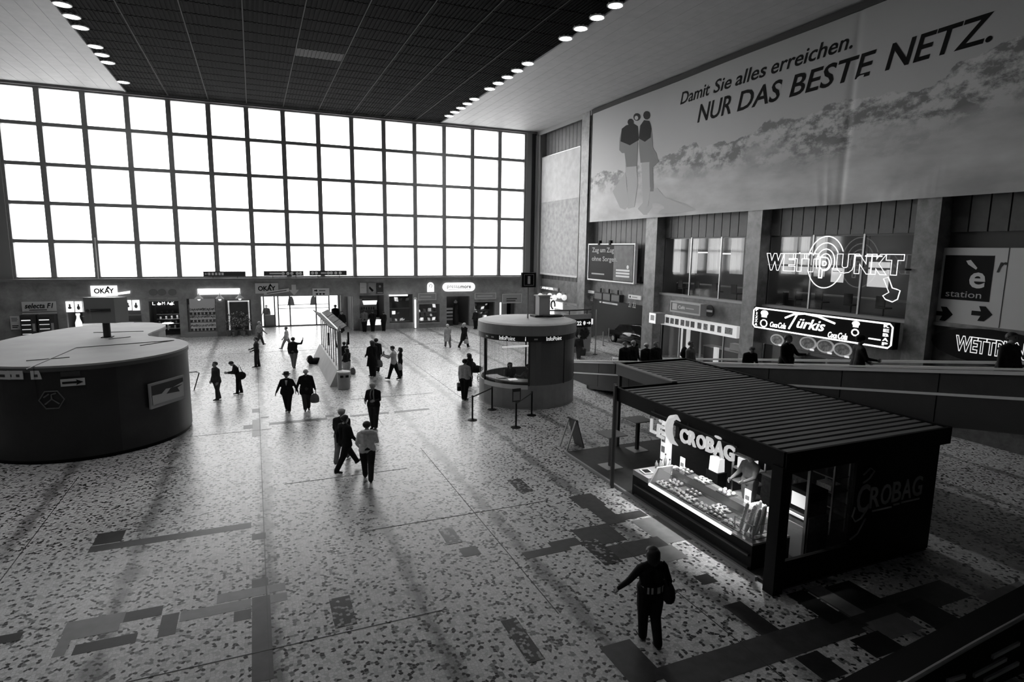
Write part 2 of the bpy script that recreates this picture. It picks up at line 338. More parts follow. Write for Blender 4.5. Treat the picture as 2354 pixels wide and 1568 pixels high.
row(-6.98, [32.78+1.4815*k for k in range(10) if k not in (3, 7, 8)], 'left edge of the dark ceiling')
for x, ys, side in ((14.28, (20.05, 17.15), 'right'), (-6.98, (29.8, 26.8, 23.9, 20.9, 18.0, 15.0, 12.0, 9.0), 'left')):  # unseen downlights continuing both rows, added to light the foreground
    for y in ys:
        t = thing('ceiling_downlight', f'added downlight of the {side} row lighting the foreground, beyond the upper edge of the picture', 'lamp', (x, y, ZC), group=f'{side} added downlights lighting the foreground')
        link('rim', lamp_m['r'], t); link('diffuser', lamp_m['d'], t); link('lamp_beam', lamp_m['l'], t, (0, 0, -.08))
# ------------------------------------------------------------------ window wall
wall_back = struct('wall_back')
M_MULL = mat('window_steel', .22, .5, var=.1, scale=3); M_PIER = mat('pier_paint', .2, .6)
OPEN = [(-11.8,-7.45,0,2.0), (-7.0,-5.1,0,2.65), (-4.6,-2.69,.35,2.79), (-2.1,-.35,0,2.66), (.39,6.2,0,2.85), (6.35,7.1,0,2.75), (7.65,9.62,.95,2.8), (10.05,12.0,.5,2.85), (12.5,14.3,.42,2.0), (14.9,16.95,0,2.6), (17.4,19.28,.48,2.06), (19.75,21.3,0,2.0)]
mb = MB(); xs = [XL]
for x0, x1, z0, z1 in OPEN:
    mb.box(xs[-1], x0, YB, YB+.3, 0, ZS)
    if z0 > 0: mb.box(x0, x1, YB, YB+.3, 0, z0)
    mb.box(x0, x1, YB, YB+.3, z1, ZS); xs.append(x1)
mb.box(xs[-1], XB, YB, YB+.3, 0, ZS); mb.build('wall_base', G_HALL, wall_back)
MB().box(XL, -14.46, YB-.1, YB+.4, ZS, ZC).build('pier', M_PIER, wall_back)
MB().box(22.1, XR-.42, YB-.1, YB+.4, ZS-.02, ZC).build('pier', M_PIER, wall_back)
MB().box(XR-.42, XB, YB, YB+.4, ZS, ZC).build('corner_wall', M_DARK, wall_back)
MB().box(XL, XR, YB-.4, YB, ZS-.16, ZS).build('ledge', mat('ledge_stone', .16, .5), wall_back)
MB().box(XL, XR, YB-.2, YB, ZC-.16, ZC-.0).build('head_beam', mat('beam_paint', .14, .5), wall_back)
window = struct('window_1')
M_PANE = frosted('profiled_glass', .98, .25)
WX = [-14.46]+[-12.278+2.456*k for k in range(14)]+[22.1]
WZ = [ZS, 6.74, 9.21, 11.69, 14.2, ZC-.14]
for x in WX: MB().box(x-.16, x+.16, YB, YB+.34, ZS, ZC).build('mullion', M_MULL, window)
for z in WZ: MB().box(WX[0], WX[-1], YB+.02, YB+.32, z-.115, z+.115).build('transom', M_MULL, window)
pane_c = {}
for i in range(15):
    for j in range(5):
        pw = WX[i+1]-WX[i]; ph = WZ[j+1]-WZ[j]; key = (round(pw, 2), round(ph, 2))
        if key not in pane_c:
            m_ = MB()
            for k in range(3): m_.box(pw*k/3+.008, pw*(k+1)/3-.008, .25, .28, 0, ph)
            pane_c[key] = m_.mesh('pane', M_PANE)
        link('pane', pane_c[key], window, (WX[i], YB, WZ[j]))
# annex behind the shop fronts and the street outside
wall_shop = struct('wall_shops')
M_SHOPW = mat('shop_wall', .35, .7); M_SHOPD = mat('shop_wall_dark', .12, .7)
YS = 52.4
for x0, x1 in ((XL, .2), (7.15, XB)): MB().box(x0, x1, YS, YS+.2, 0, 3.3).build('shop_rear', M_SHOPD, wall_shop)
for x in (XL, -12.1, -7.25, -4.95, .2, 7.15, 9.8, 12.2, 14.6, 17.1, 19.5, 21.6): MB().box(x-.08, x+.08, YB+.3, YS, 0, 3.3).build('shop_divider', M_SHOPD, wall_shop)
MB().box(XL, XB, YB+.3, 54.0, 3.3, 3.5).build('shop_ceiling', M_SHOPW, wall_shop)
street = struct('street'); MB().box(-60, 90, 54.2, 130, -.35, -.02).build('pavement', mat('street_asphalt', .45, .8, var=.1), street)
# ------------------------------------------------------------------ left and rear walls, the gallery under the camera
wall_left = struct('wall_left'); MB().box(XL-.3, XL, -6, YB+.4, 0, ZC+.3).build('wall_face', mat('left_wall', .16, .6, var=.15), wall_left)
wall_rear = struct('wall_rear'); MB().box(XL-.3, XB+.3, -6.3, -6, 0, ZC+.3).build('wall_face', mat('rear_wall', .14, .7), wall_rear)
MB().box(XL, XR, -6, .3, 4.7, 5.0).build('gallery_deck', mat('gallery', .12, .6), wall_rear)
# ------------------------------------------------------------------ right wall: pillars and cladding
wall_right = struct('wall_right')
PILL = [(39.93, 41.04), (31.25, 32.4), (22.85, 23.8), (14.42, 15.3), (5.9, 6.8)]
M_CLAD = mat('cladding_panel', .085, .5, var=.12, scale=4); M_BACK = mat('bay_back', .03, .7)
for y0, y1 in PILL: MB().box(XR, XB+.2, y0, y1, 0, ZC).build('pillar', M_PILLAR, wall_right)
MB().box(XB+.06, XB+.3, -6, YB, 8.0, ZC).build('bay_wall', M_BACK, wall_right)
bays = [(41.04, 48.4), (32.4, 39.93), (23.8, 31.25), (15.3, 22.85), (6.8, 14.42)]
clad_c = {}
for bi, (y0, y1) in enumerate(bays):
    n = 12; w_ = (y1-y0)/n; zlo = (4.0, 4.6, 7.45, 7.45, 7.45)[bi]
    for k in range(n):
        MB().box(XB-.04, XB+.06, y0+k*w_+.025, y0+(k+1)*w_-.025, zlo, ZC).build('wall_panel', M_CLAD, wall_right)
MB().box(XR+.1, XB+.3, 48.4, YB+.05, 0, ZC).build('corner_pilaster', M_PIER, wall_right)
MB().box(XB+.06, XB+.3, 41.04, YB, 3.9, 8.0).build('bay_wall', M_BACK, wall_right)
MB().box(XB+.06, XB+.3, 32.4, 39.93, 3.0, 8.0).build('bay_wall', M_BACK, wall_right)
MB().box(XB-.04, XB+.3, -6, 6.8, 0, 8.0).build('end_wall', M_BACK, wall_right)
MB().box(XB-.04, XB+.3, -6, 6.8, 8.0, ZC).build('end_wall', M_CLAD, wall_right)
# ================================================================== SHOPS ALONG THE WINDOW WALL
M_LIT = mat('bright_glow', .8, .5, emit=1.0); M_LITDIM = mat('dim_glow', .6, .5, emit=.35); M_TUBE = mat('tube_glow', .9, .5, emit=11.0); M_BULB = mat('bulb_glow', .9, .5, emit=3.0)  # lightbox glow also put into cards, cartons, counter top and door frame colours
M_BLACK = mat('black_print', .008, .6, spec=.15); M_GREYP = mat('grey_print', .12, .6); M_WHITE = mat('white_plastic', .7, .4); M_STEEL = mat('brushed_steel', .38, .35, .8); M_DKSTEEL = mat('dark_steel', .05, .4, .3)
M_SIGN = mat('grey_sign', .30, .5); M_SIGND = mat('dark_sign', .045, .5, spec=.25); M_PALE = mat('pale_sign', .5, .5); M_CLEAR = glass('shop_glass', .85, .1); M_BSIGN = mat('pale_board', .58, .6)
M_WOOD = mat('counter_wood', .15, .5, var=.3, scale=12)
def board(name, label, cat, a, b, plane=YB, face='B', m=M_BSIGN, th=.08, off=0.0, frame=None, group=None):
    o, w_, h_ = sign_rect(face, a, b, plane-off); t = thing(name, label, cat, o, face=face, group=group)
    MB().box(-w_/2, w_/2, 0, h_, 0, th).build('panel', m, t)
    if frame:
        mb = MB(); k = .045 if face == 'B' else .09
        mb.box(-w_/2-k, w_/2+k, -k, 0, 0, th+.03); mb.box(-w_/2-k, w_/2+k, h_, h_+k, 0, th+.03); mb.box(-w_/2-k, -w_/2, 0, h_, 0, th+.03); mb.box(w_/2, w_/2+k, 0, h_, 0, th+.03)
        mb.build('frame', frame, t)
    t['w'] = w_; t['h'] = h_; return t, w_, h_
def bars(t, u0, u1, v0, v1, n, m, w0=.085, name='line_of_print'):
    k = (v1-v0)/n
    for i in range(n): MB().box(u0, u0+(u1-u0)*random.uniform(.7, 1), v0+i*k+.25*k, v0+i*k+.75*k, w0-.02, w0+.004).build(name, m, t)
# vending machines by the left corner
t, w_, h_ = board('vending_sign', 'grey sign reading selecta F1 over the vending machines', 'sign', (50,694), (131,715), m=M_BSIGN)
lettering('lettering', 'selecta F1', M_BLACK, t, (-w_*.42, w_*.42, h_*.32, h_*.85), .085, .01, shear=.25, bold=.02); bars(t, -w_*.3, w_*.35, h_*.08, h_*.24, 1, M_BLACK)
t, w_, h_ = board('vending_strip', 'plain pale strip board right under the selecta sign', 'sign', (52,719), (132,727), m=M_BSIGN)
for k, (px0, px1) in enumerate(((57,93), (97,135))):
    a = YW(px0, 750); b = YW(px1, 750); t = thing('vending_machine', ('black vending machine with lit shelves, the one nearer the corner pier', 'black vending machine with lit shelves, the one nearer the okay shop')[k], 'vending machine', ((a.x+b.x)/2, YB-.4, 0), group='vending machines under the selecta sign')
    W = (b.x-a.x)/2
    MB().box(-W, W, -.4, .38, .05, 1.95).build('body', M_SIGND, t); MB().box(-W+.05, W-.25, -.42, -.4, .55, 1.8).build('window', mat('vending_glass', .03, .1), t)
    for z in (.7, 1.0, 1.3, 1.6): MB().box(-W+.08, W-.28, -.425, -.42, z, z+.05).build('shelf_light', M_LITDIM if z < 1.5 else M_LIT, t)
    MB().box(W-.2, W-.06, -.42, -.4, .9, 1.4).build('keypad', M_STEEL, t); MB().box(-W+.1, W-.1, -.42, -.4, .2, .42).build('tray', M_BLACK, t)
t, w_, h_ = board('poster_case', 'small pale poster case on the wall beside the vending machines', 'poster', (23,727), (50,757), m=M_BSIGN); bars(t, -w_*.35, w_*.35, h_*.1, h_*.35, 2, M_BLACK); bars(t, -w_*.35, w_*.35, h_*.6, h_*.9, 3, M_GREYP)
# first okay shop
t, w_, h_ = board('okay_lightbox', 'lit white sign reading OKAY above the shop with bright picture boxes', 'sign', (208,657), (271,680), m=M_LIT)
lettering('lettering', 'OKAY', M_BLACK, t, (-w_*.38, w_*.38, h_*.25, h_*.75), .085, .01, bold=.03); MB().extrude([(w_*.08,h_*.7),(w_*.24,h_*.7),(w_*.16,h_*.98)], .08, .1).build('tree_motif', M_BLACK, t)
o = YW(265, 678); t = thing('slanted_light', 'thin lit slanting strip sign under the lit okay sign', 'sign', o, face='B'); MB().extrude([(-.9,-.12),(.9,.1),(.92,.28),(-.9,0)], .1, .16).build('panel', M_LIT, t)
o = YW(192, 673); t = thing('wall_emblem', 'small grey lamp shaped emblem left of the lit okay sign', 'emblem', o, face='B'); MB().extrude([(-.45,0),(-.1,-.12),(.3,-.1),(.3,.12),(-.1,.14)], 0, .08).build('panel', M_SIGN, t)
for k, (x0, x1, y0, y1) in enumerate(((151,171,693,717), (172,190,693,717), (191,199,693,717), (286,303,690,713), (304,322,690,713))):
    t, w_, h_ = board('picture_box', ('lit picture box with a dark squat shape, first in the row by the vending machines', 'lit picture box with a small round motif, second in the row', 'narrow lit picture box half behind the kiosk sign', 'lit picture box with a cup motif beside the kiosk sign', 'lit picture box with upright strokes, last in the row')[k], 'picture', (x0,y0), (x1,y1), m=M_LIT, group='lit picture boxes of the okay shop')
    MB().ball((0, h_*.4, .085), w_*.25, h_*(.12+.08*(k%3)), .012, 10, 4).build('motif', M_GREYP, t); MB().box(-w_*.1, w_*.12, h_*.5, h_*.75, .075, .09).build('motif', M_GREYP, t)
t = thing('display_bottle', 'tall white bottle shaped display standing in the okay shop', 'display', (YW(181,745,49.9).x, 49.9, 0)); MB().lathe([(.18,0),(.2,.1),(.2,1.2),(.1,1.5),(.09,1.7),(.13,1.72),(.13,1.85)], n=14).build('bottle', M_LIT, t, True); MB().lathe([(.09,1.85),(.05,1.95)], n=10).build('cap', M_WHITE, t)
t = thing('sales_counter', 'long pale sales counter inside the okay shop', 'counter', (-9.9, 50.6, 0)); MB().box(-1.6, 1.6, -.35, .35, 0, .95).build('body', M_PALE, t); MB().box(-1.65, 1.65, -.4, .4, .95, 1.0).build('top', M_LITDIM, t)
t = thing('shop_shelf', 'shelf unit against the back of the okay shop', 'shelf', (-9.6, YS-.3, 0)); MB().box(-2, 2, .1, .25, 0, 2.2).build('back', M_SHOPW, t)
for z in (.4, .9, 1.4, 1.9): MB().box(-2, 2, -.2, .12, z, z+.04).build('shelf', M_WHITE, t)
for x, wh in ((-10.8, 'okay shop by the vending machines'), (-8.6, 'okay shop by the kiosk sign'), (-6.1, 'lit shop with the cartons'), (-3.6, 'flower window'), (-1.2, 'flower shop doorway'), (8.6, 'snack bar'), (11.0, 'shop window left of the white post'), (13.4, 'framed shop window right of the white post'), (15.9, 'press shop entrance'), (18.3, 'window right of the press shop'), (20.5, 'bright doorway in the corner')):  # ceiling tubes added to give light inside the shops
    t = thing('ceiling_tube', f'added fluorescent tube lighting the {wh}', 'lamp', (x, 50.9, 3.25), group='added shop ceiling tubes'); MB().box(-.7, .7, -.06, .06, 0, .05).build('housing', M_WHITE, t); MB().cyl((-.65,0,-.03), (.65,0,-.03), .025).build('tube', M_TUBE, t)
# shop with little hanging letters
for k, px in enumerate((352, 372, 396)):
    o = YW(px, 672); t = thing('round_plate', ('round dark plate, nearest the kiosk sign, of three over the lit shop', 'middle dark plate of three over the lit shop', 'dark plate of three over the lit shop, nearest the flower shop')[k], 'sign', o, face='B', group='dark plates over the lit shop')
    MB().extrude([(.26*math.cos(a*.3927), .24*math.sin(a*.3927)) for a in range(16)], 0, .05).build('plate', mat('plate_grey', .15, .6), t); MB().box(-.3, .3, -.42, -.39, 0, .04).build('ledge', M_PALE, t)
t = thing('hanging_letters', 'row of small pale letters hanging in the lit shop opening', 'sign', YW(378, 697, YB+.12), face='B')
for k, ch in enumerate('LAMAK'): lettering('letter', ch, M_LIT, t, (-.75+k*.3, -.57+k*.3, -.12, .1), 0, .03)
for k, px in enumerate((366, 394)):
    o = YW(px, 699, YB+.4); t = thing('shop_spotlight', ('bright spotlight in the lit shop, by its left post', 'bright spotlight in the lit shop, by the flower shop')[k], 'lamp', o); MB().ball((0,0,0), .12, .12, .08, 10, 6).build('bulb', M_BULB, t, True); MB().cyl((0,0,.06), (0,0,.35), .02).build('stem', M_DKSTEEL, t)
t = thing('goods_shelf', 'stepped goods shelf filling the lit shop opening', 'shelf', (-5.9, 50.6, 0))
MB().box(-.85, .85, .2, .3, 0, 2.1).build('back', M_SIGND, t)
for z in (.5, .85, 1.2, 1.55): MB().box(-.8, .8, -.25, .2, z, z+.04).build('shelf', M_STEEL, t)
for k in range(18):
    z = (.54, .89, 1.24, 1.59)[k%4]; x = -6.65+.09*k; t = thing('boxed_goods', f'small carton on the {ORD[k%4]} shelf from below in the lit shop, {ORD[k//4]} from its left', 'box', (x, 50.5, z), group='cartons in the lit shop'); MB().box(-.05, .05, -.06, .06, 0, random.uniform(.14,.24)).build('carton', (M_PALE, M_SIGN, M_LITDIM, M_SIGND)[k%4], t); MB().box(-.05, .05, -.062, -.06, .05, .09).build('band', M_BLACK, t)
t = thing('oval_lamp', 'flat white oval lamp standing low in the lit shop', 'lamp', YW(386, 743, 49.6)); MB().ball((0,0,0), .38, .2, .06, 14, 6).build('shade', M_BULB, t, True); MB().cyl((0,0,-.5), (0,0,0), .05).build('stem', M_STEEL, t)
# flower shop
t, w_, h_ = board('flower_lightbox', 'long blank lit white sign over the flower shop', 'sign', (454,664), (552,676), m=mat('bright_box', .9, .5, emit=1.6))
for k, (px, py) in enumerate(((457,683), (505,683), (551,682))):
    o = YW(px, py, YB-.35); t = thing('bell_lamp', ('white bell lamp over the flower window', 'white bell lamp over the pillar of the flower shop', 'white bell lamp over the flower shop doorway')[k], 'lamp', o, group='bell lamps of the flower shop')
    MB().lathe([(.30,-.14),(.28,-.08),(.16,.02),(.08,.12),(.04,.2)], n=14).build('shade', M_WHITE, t, True); MB().ball((0,0,-.15), .1).build('bulb', M_BULB, t, True); MB().tube([(0,0,.2),(0,.1,.28),(0,.34,.28)], .02).build('arm', M_DKSTEEL, t)
M_LEAF = mat('foliage_grey', .15, .7, var=.4, scale=20); M_PETAL = mat('petal_pale', .6, .7); M_POT = mat('pot', .16, .7)
def plant_mesh(h, n, r, seed):
    rnd = random.Random(seed); mb = MB(); fl_ = MB()
    for i in range(n):
        a = rnd.uniform(0, 6.28); q = rnd.uniform(.2, 1)*r; z = h*rnd.uniform(.45, 1); c = Vector((q*math.cos(a), q*math.sin(a), z)); L = r*.35
        d = Vector((math.cos(a), math.sin(a), rnd.uniform(-.2,.6)))*L; s_ = Vector((-math.sin(a), math.cos(a), 0))*L*.4
        mb.add([c-d*.6, c+s_, c+d, c-s_, c+Vector((0,0,.02))], [(0,1,4),(1,2,4),(2,3,4),(3,0,4),(0,3,2,1)])
        if i%4 == 0: fl_.ball(c+Vector((0,0,.03)), .045, nu=5, nv=3)
    return mb, fl_
PL = [plant_mesh(.34, 22, .17, s) for s in range(4)]; PLm = [(a.mesh('foliage', M_LEAF), b.mesh('blossoms', M_PETAL)) for a, b in PL]
BIG = [plant_mesh(1.1, 46, .42, 30+s) for s in range(3)]; BIGm = [(a.mesh('foliage', M_LEAF), b.mesh('blossoms', M_PETAL)) for a, b in BIG]
potm = MB().lathe([(.07,0),(.1,.16),(.11,.17)], n=10).mesh('pot', M_POT); bigpot = MB().lathe([(.16,0),(.24,.34),(.25,.36)], n=12).mesh('pot', M_POT)
t = thing('flower_stand', 'three tiered display stand behind the flower shop window', 'stand', (-3.65, 49.75, 0))
for z in (.35, 1.0, 1.55): MB().box(-.9, .9, -.2, .25, z-.04, z).build('shelf', M_PALE, t)
for x in (-.88, .88): MB().box(x-.03, x+.03, -.2, .25, 0, 2.3).build('upright', M_PALE, t)
MB().box(-.85, .85, .25, .28, .3, 2.7).build('glow_back', mat('flower_back_glow', .5, .6, emit=.13), t)  # panel glows by itself, added to brighten the dark flower window
for r_, z in enumerate((.35, 1.0, 1.55)):
    for k in range(7):
        t = thing('potted_flower', f'small potted flowers on the {("bottom","middle","top")[r_]} tier of the flower window', 'plant', (-4.4+.25*k, 49.72, z), group='potted flowers in the shop window')
        link('pot', potm, t); link('foliage', PLm[(k+r_)%4][0], t, (0,0,.1)); link('blossoms', PLm[(k+r_)%4][1], t, (0,0,.1))
MB().box(-4.58, -2.7, YB+.1, YB+.13, .36, 2.78).build('flower_window_pane', M_CLEAR, wall_back)
MB().box(-2.69, -2.1, YB-.25, YB+.1, 0, 2.7).build('flower_shop_pillar', granite('shop_pillar', .17, .5, 3), wall_back)
MB().box(-4.75, -2.69, YB-.3, YB+.05, 0, .34).build('flower_window_plinth', M_SIGN, wall_back)
for k, (x, y, s) in enumerate(((-1.9,48.6,1), (-1.45,48.75,1.2), (-1.0,48.6,1.15), (-.55,48.7,1.25), (-1.75,49.2,1.5), (-1.2,49.3,1.6), (-.75,49.25,1.5), (-1.6,48.15,.7), (-.9,48.2,.75))):
    t = thing('potted_plant', ('low potted plant by the flower shop pillar','bushy potted plant in front of the flower shop doorway','leafy potted plant in the middle of the flower heap','broad potted plant by the entrance side of the flower heap','tall plant at the back of the heap by the pillar','tallest plant behind the flower heap','tall plant behind the heap by the entrance','small bucket of flowers in front of the heap by the pillar','small bucket of flowers in front of the heap by the entrance')[k], 'plant', (x, y, 0), group='plants heaped before the flower shop')
    for nm, me in (('pot', bigpot), ('foliage', BIGm[k%3][0]), ('blossoms', BIGm[k%3][1])):
        o = link(nm, me, t, (0,0,.2 if nm != 'pot' else 0)); o.scale = (s*.55, s*.55, s*.85 if nm != 'pot' else 1)
t = thing('shop_door_frame', 'bright open doorway frame at the back of the flower heap', 'doorway', (-1.2, 50.2, 0)); MB().box(-.75, -.65, -.05, .05, 0, 2.5).box(.65, .75, -.05, .05, 0, 2.5).box(-.75, .75, -.05, .05, 2.4, 2.5).build('frame', M_LITDIM, t); MB().box(-.62, .62, 0, .02, .02, 2.38).build('pane', M_CLEAR, t)
# entrance
t, w_, h_ = board('okay_board', 'unlit grey sign reading OKAY left of the entrance', 'sign', (586,651), (640,674), m=M_BSIGN)
lettering('lettering', 'OKAY', M_BLACK, t, (-w_*.38, w_*.38, h_*.25, h_*.72), .085, .01, bold=.03); MB().extrude([(w_*.08,h_*.68),(w_*.24,h_*.68),(w_*.16,h_*.97)], .08, .1).build('tree_motif', M_BLACK, t)
t = thing('slanted_board', 'thin unlit slanting strip board under the grey okay sign', 'sign', YW(636, 672), face='B'); MB().extrude([(-.9,-.2),(.88,.05),(.88,.3),(-.9,.05)], .1, .16).build('panel', M_BSIGN, t); MB().extrude([(-.7,-.08),(.7,.12),(.7,.18),(-.7,-.02)], .15, .165).build('print', M_SIGND, t)
t = thing('arrow_sign', 'grey arrow pointing down at the entrance doors', 'sign', YW(676, 679), face='B'); MB().extrude([(-.16,.42),(-.16,.82),(.16,.82),(.16,.42),(.36,.42),(0,0),(-.36,.42)], 0, .06).build('arrow', M_BSIGN, t)
t, w_, h_ = board('direction_board', 'pale board with an arrow and dark symbols above the entrance', 'sign', (718,663), (757,680), m=mat('direction_face', .65, .5))
MB().extrude([(-.5,.38),(-.35,.38),(-.35,.32),(-.25,.43),(-.35,.54),(-.35,.48),(-.5,.48)], .08, .09).build('arrow', M_BLACK, t); bars(t, -.15, .5, .34, .5, 1, M_GREYP)
for x in (-.3, -.05, .2): MB().ball((x,.16,.085), .1, .07, .01, 8, 4).build('symbol', M_BLACK, t)
MB().box(.22, .39, YB+.3, 53.6, 0, 3.3).build('vestibule_side', G_HALL, wall_shop); MB().box(7.1, 7.2, YB+.3, 53.6, 0, 3.3).build('vestibule_side', G_HALL, wall_shop)
door = struct('door_1'); M_FRAME = mat('door_frame', .12, .4, .3)
YD = 53.4
xs = [YW(px, 720, YD).x for px in (607, 632, 640, 667, 727, 757, 786, 800)]
xs[0] = max(xs[0], .42)
for x in xs: MB().box(x-.05, x+.05, YD-.05, YD+.05, 0, 3.2).build('door_post', M_FRAME, door)
MB().box(.39, 7.1, YD-.04, YD+.04, 2.95, 3.05).build('door_head', M_FRAME, door); MB().box(.39, 7.1, YD-.06, YD+.06, 0, .1).build('threshold', M_FRAME, door)
for i in range(len(xs)-1):
    if xs[i+1]-xs[i] > .3: MB().box(xs[i]+.05, xs[i+1]-.05, YD-.01, YD+.01, .1, 2.95).build('door_pane', M_CLEAR, door)
MB().box(xs[0], xs[1], YD-.04, YD+.03, .1, 1.0).build('door_panel', M_SIGN, door)
for z in (1.45, 1.75): MB().box(xs[2], xs[5], YD+.3, YD+.34, z, z+.05).build('door_rail', M_FRAME, door)
for x in ((xs[3]+.1), (xs[4]-.2)):
    MB().extrude([(-.28,0),(.28,0),(.2,.5),(.1,.75),(-.1,.75),(-.2,.5)], -.01, .01, lambda a,b,c: (x+a, YD-.03+c, 1.75+b)).build('door_sticker', M_SIGN, door)
for x in (.2, 6.25): MB().box(x, x+.16, YB-.15, YB+.3, 0, 2.95).build('entrance_post', M_PIER, wall_back)
# hanging signs over the ledge
for k, (a, b) in enumerate((((467,624),(565,635)), ((606,623),(698,634)), ((711,622),(797,633)))):
    t, w_, h_ = board('ledge_sign', ('long dark direction sign on two rods, nearest the lit flower sign', 'long dark direction sign with pale lettering above the grey okay sign', 'long dark direction sign with white symbols right of the entrance arrow')[k], 'sign', a, b, plane=YB-.3, m=M_SIGND, group='dark direction signs along the window ledge')
    for x in (-w_*.28, w_*.3): MB().box(x-.02, x+.02, -.25, 0, .02, .06).build('rod', M_DKSTEEL, t)
    if k == 0:
        MB().extrude([(-w_*.47,h_*.5),(-w_*.44,h_*.7),(-w_*.44,h_*.56),(-w_*.39,h_*.56),(-w_*.39,h_*.44),(-w_*.44,h_*.44),(-w_*.44,h_*.3)], .08, .09).build('arrow', M_WHITE, t)
        for x in (-.36, -.28, -.2, -.12, -.05): MB().box(w_*x-.07, w_*x+.07, h_*.25, h_*.75, .07, .09).build('symbol', M_WHITE, t)
    else:
        MB().box(-w_*.36 if k == 1 else -w_*.2, -w_*.05, h_*.35, h_*.65, .07, .09).build('lettering_strip', M_WHITE, t)
        for x in ((-.02, .1, .2, .34, .42) if k == 1 else (-.42, -.32, .0, .08, .2, .32)): MB().ball((w_*x, h_*.5, .085), .12, .12, .01, 10, 4).build('symbol', M_WHITE, t)
for k, (px, y0) in enumerate(((226,548), (813,550), (1088,560))):
    a = YW(px, 640, YB-.06); b = YW(px, y0, YB-.06); t = thing('rod', ('thin pale rod against the windows near the left pier', 'thin pale rod against the windows right of the ledge signs', 'thin pale rod against the windows above the press shop')[k], 'rod', (a.x, a.y, ZS), group='thin rods in front of the windows'); t.name = 'window_rod'
    MB().cyl((0,0,0), (0,0,b.z-ZS), .035).build('shaft', M_PALE, t); MB().ball((0,0,b.z-ZS), .05).build('tip', M_PALE, t)
# snack bar and shop windows right of the entrance
for k, (a, b) in enumerate((((827,650),(842,674)), ((846,650),(861,673)), ((865,651),(881,675)))):
    t, w_, h_ = board('wall_picture', ('plain pale picture over the snack bar', 'picture with a slanting dark stroke over the snack bar', 'dark picture with a small motif over the snack bar')[k], 'picture', a, b, m=(M_PALE, M_SIGN, M_SIGND)[k], group='three pictures over the snack bar')
    if k == 0: bars(t, -w_*.4, w_*.4, h_*.5, h_*.56, 1, M_SIGN)
    if k == 1: MB().extrude([(-w_*.4,h_*.45),(w_*.1,h_*.1),(w_*.35,h_*.25),(-w_*.3,h_*.65)], .08, .09).build('stroke', M_BLACK, t)
    if k == 2: MB().ball((0, h_*.7, .085), .1, .1, .01, 8, 4).build('motif', M_SIGN, t); MB().box(-w_*.4, w_*.4, h_*.05, h_*.15, .08, .09).build('motif', M_SIGN, t)
t = thing('snack_counter', 'snack bar counter with lit front panels behind the three customers', 'counter', (8.63, YB-.1, 0)); MB().box(-1, 1, -.35, .1, 0, .95).build('body', mat('snack_front', .20, .5), t); MB().box(-1.05, 1.05, -.42, .3, .95, 1.0).build('top', M_STEEL, t)
for x in (-.35, .15, .45): MB().box(x-.16, x+.16, -.37, -.35, .45, .9).build('front_panel', M_LIT, t)
t = thing('menu_lightbox', 'white lit menu box in the snack bar opening', 'sign', YW(850, 700, YB+.1), face='B'); MB().extrude([(-.58,.32),(.58,.32),(.5,0),(-.5,0)], 0, .12).build('panel', M_LIT, t); MB().box(-.62, .62, .34, .5, 0, .14).build('hood', M_SIGND, t)
t = thing('back_shelf', 'shelf with a row of bottles inside the snack bar', 'shelf', (8.6, 51.6, 0)); MB().box(-.95, .95, 0, .3, 1.35, 1.4).build('shelf', M_STEEL, t); MB().box(-.95, .95, .3, .34, .9, 2.3).build('back', M_SHOPW, t)
botm = MB().lathe([(.045,0),(.045,.16),(.018,.22),(.018,.28)], n=8).mesh('body', M_SIGND); capm = MB().lathe([(.02,.28),(.02,.31)], n=6).mesh('cap', M_WHITE)
for k in range(8): t = thing('bottle', f'dark bottle on the snack bar shelf, {ORD[k]} from the entrance', 'bottle', (7.85+.2*k, 51.75, 1.4), group='bottles in the snack bar'); link('body', botm, t); link('cap', capm, t)
MB().box(10.05, 12, YB+.08, YB+.11, .5, 2.85).build('shop_window_pane', M_CLEAR, wall_back); MB().box(12.5, 14.3, YB+.08, YB+.11, .42, 2.0).build('shop_window_pane', M_CLEAR, wall_back); MB().box(17.4, 19.28, YB+.08, YB+.11, .48, 2.06).build('shop_window_pane', M_CLEAR, wall_back)
t = thing('lamp_tube', 'glowing white tube lamp above the shop window beside the white post', 'lamp', YW(916, 679, YB-.1)); MB().cyl((-.75,0,0), (.75,0,0), .06).build('tube', M_BULB, t); MB().box(-.7, .7, .02, .1, -.02, .06).build('housing', M_WHITE, t)
t = thing('white_post', 'slim glowing white post between two shop windows', 'post', (YW(954,750).x, YB-.15, 0)); MB().cyl((0,0,0), (0,0,2.4), .07).build('shaft', M_LIT, t); MB().ball((0,0,2.5), .14, .1, .1).build('cap', M_WHITE, t); MB().lathe([(.14,0),(.1,.05)], n=12).build('base', M_STEEL, t)
def display(label, x0, x1, z0, z1, n, seed):
    t = thing('window_display', label, 'display', ((x0+x1)/2, 49.9, z0)); rnd = random.Random(seed); W = (x1-x0)/2; Hh = z1-z0
    MB().box(-W, W, .35, .4, 0, Hh).build('back_panel', M_SIGND, t)
    for z in (.0, Hh*.5): MB().box(-W, W, -.1, .35, z, z+.03).build('shelf', M_SIGN, t)
    for k in range(n):
        a = rnd.uniform(-W*.85, W*.85); z = rnd.choice((.05, Hh*.28, Hh*.55, Hh*.78)); s = rnd.uniform(.07, .15); b = rnd.uniform(-.06, .06)
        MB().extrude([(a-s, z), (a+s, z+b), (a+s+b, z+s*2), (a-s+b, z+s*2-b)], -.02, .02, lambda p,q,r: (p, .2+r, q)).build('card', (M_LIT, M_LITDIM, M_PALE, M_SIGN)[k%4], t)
display('shop window display of pale cards behind the white post', 10.1, 11.95, .5, 2.7, 12, 3)
display('framed shop window display full of bright cards by the press shop', 12.55, 14.25, .45, 1.95, 16, 4)
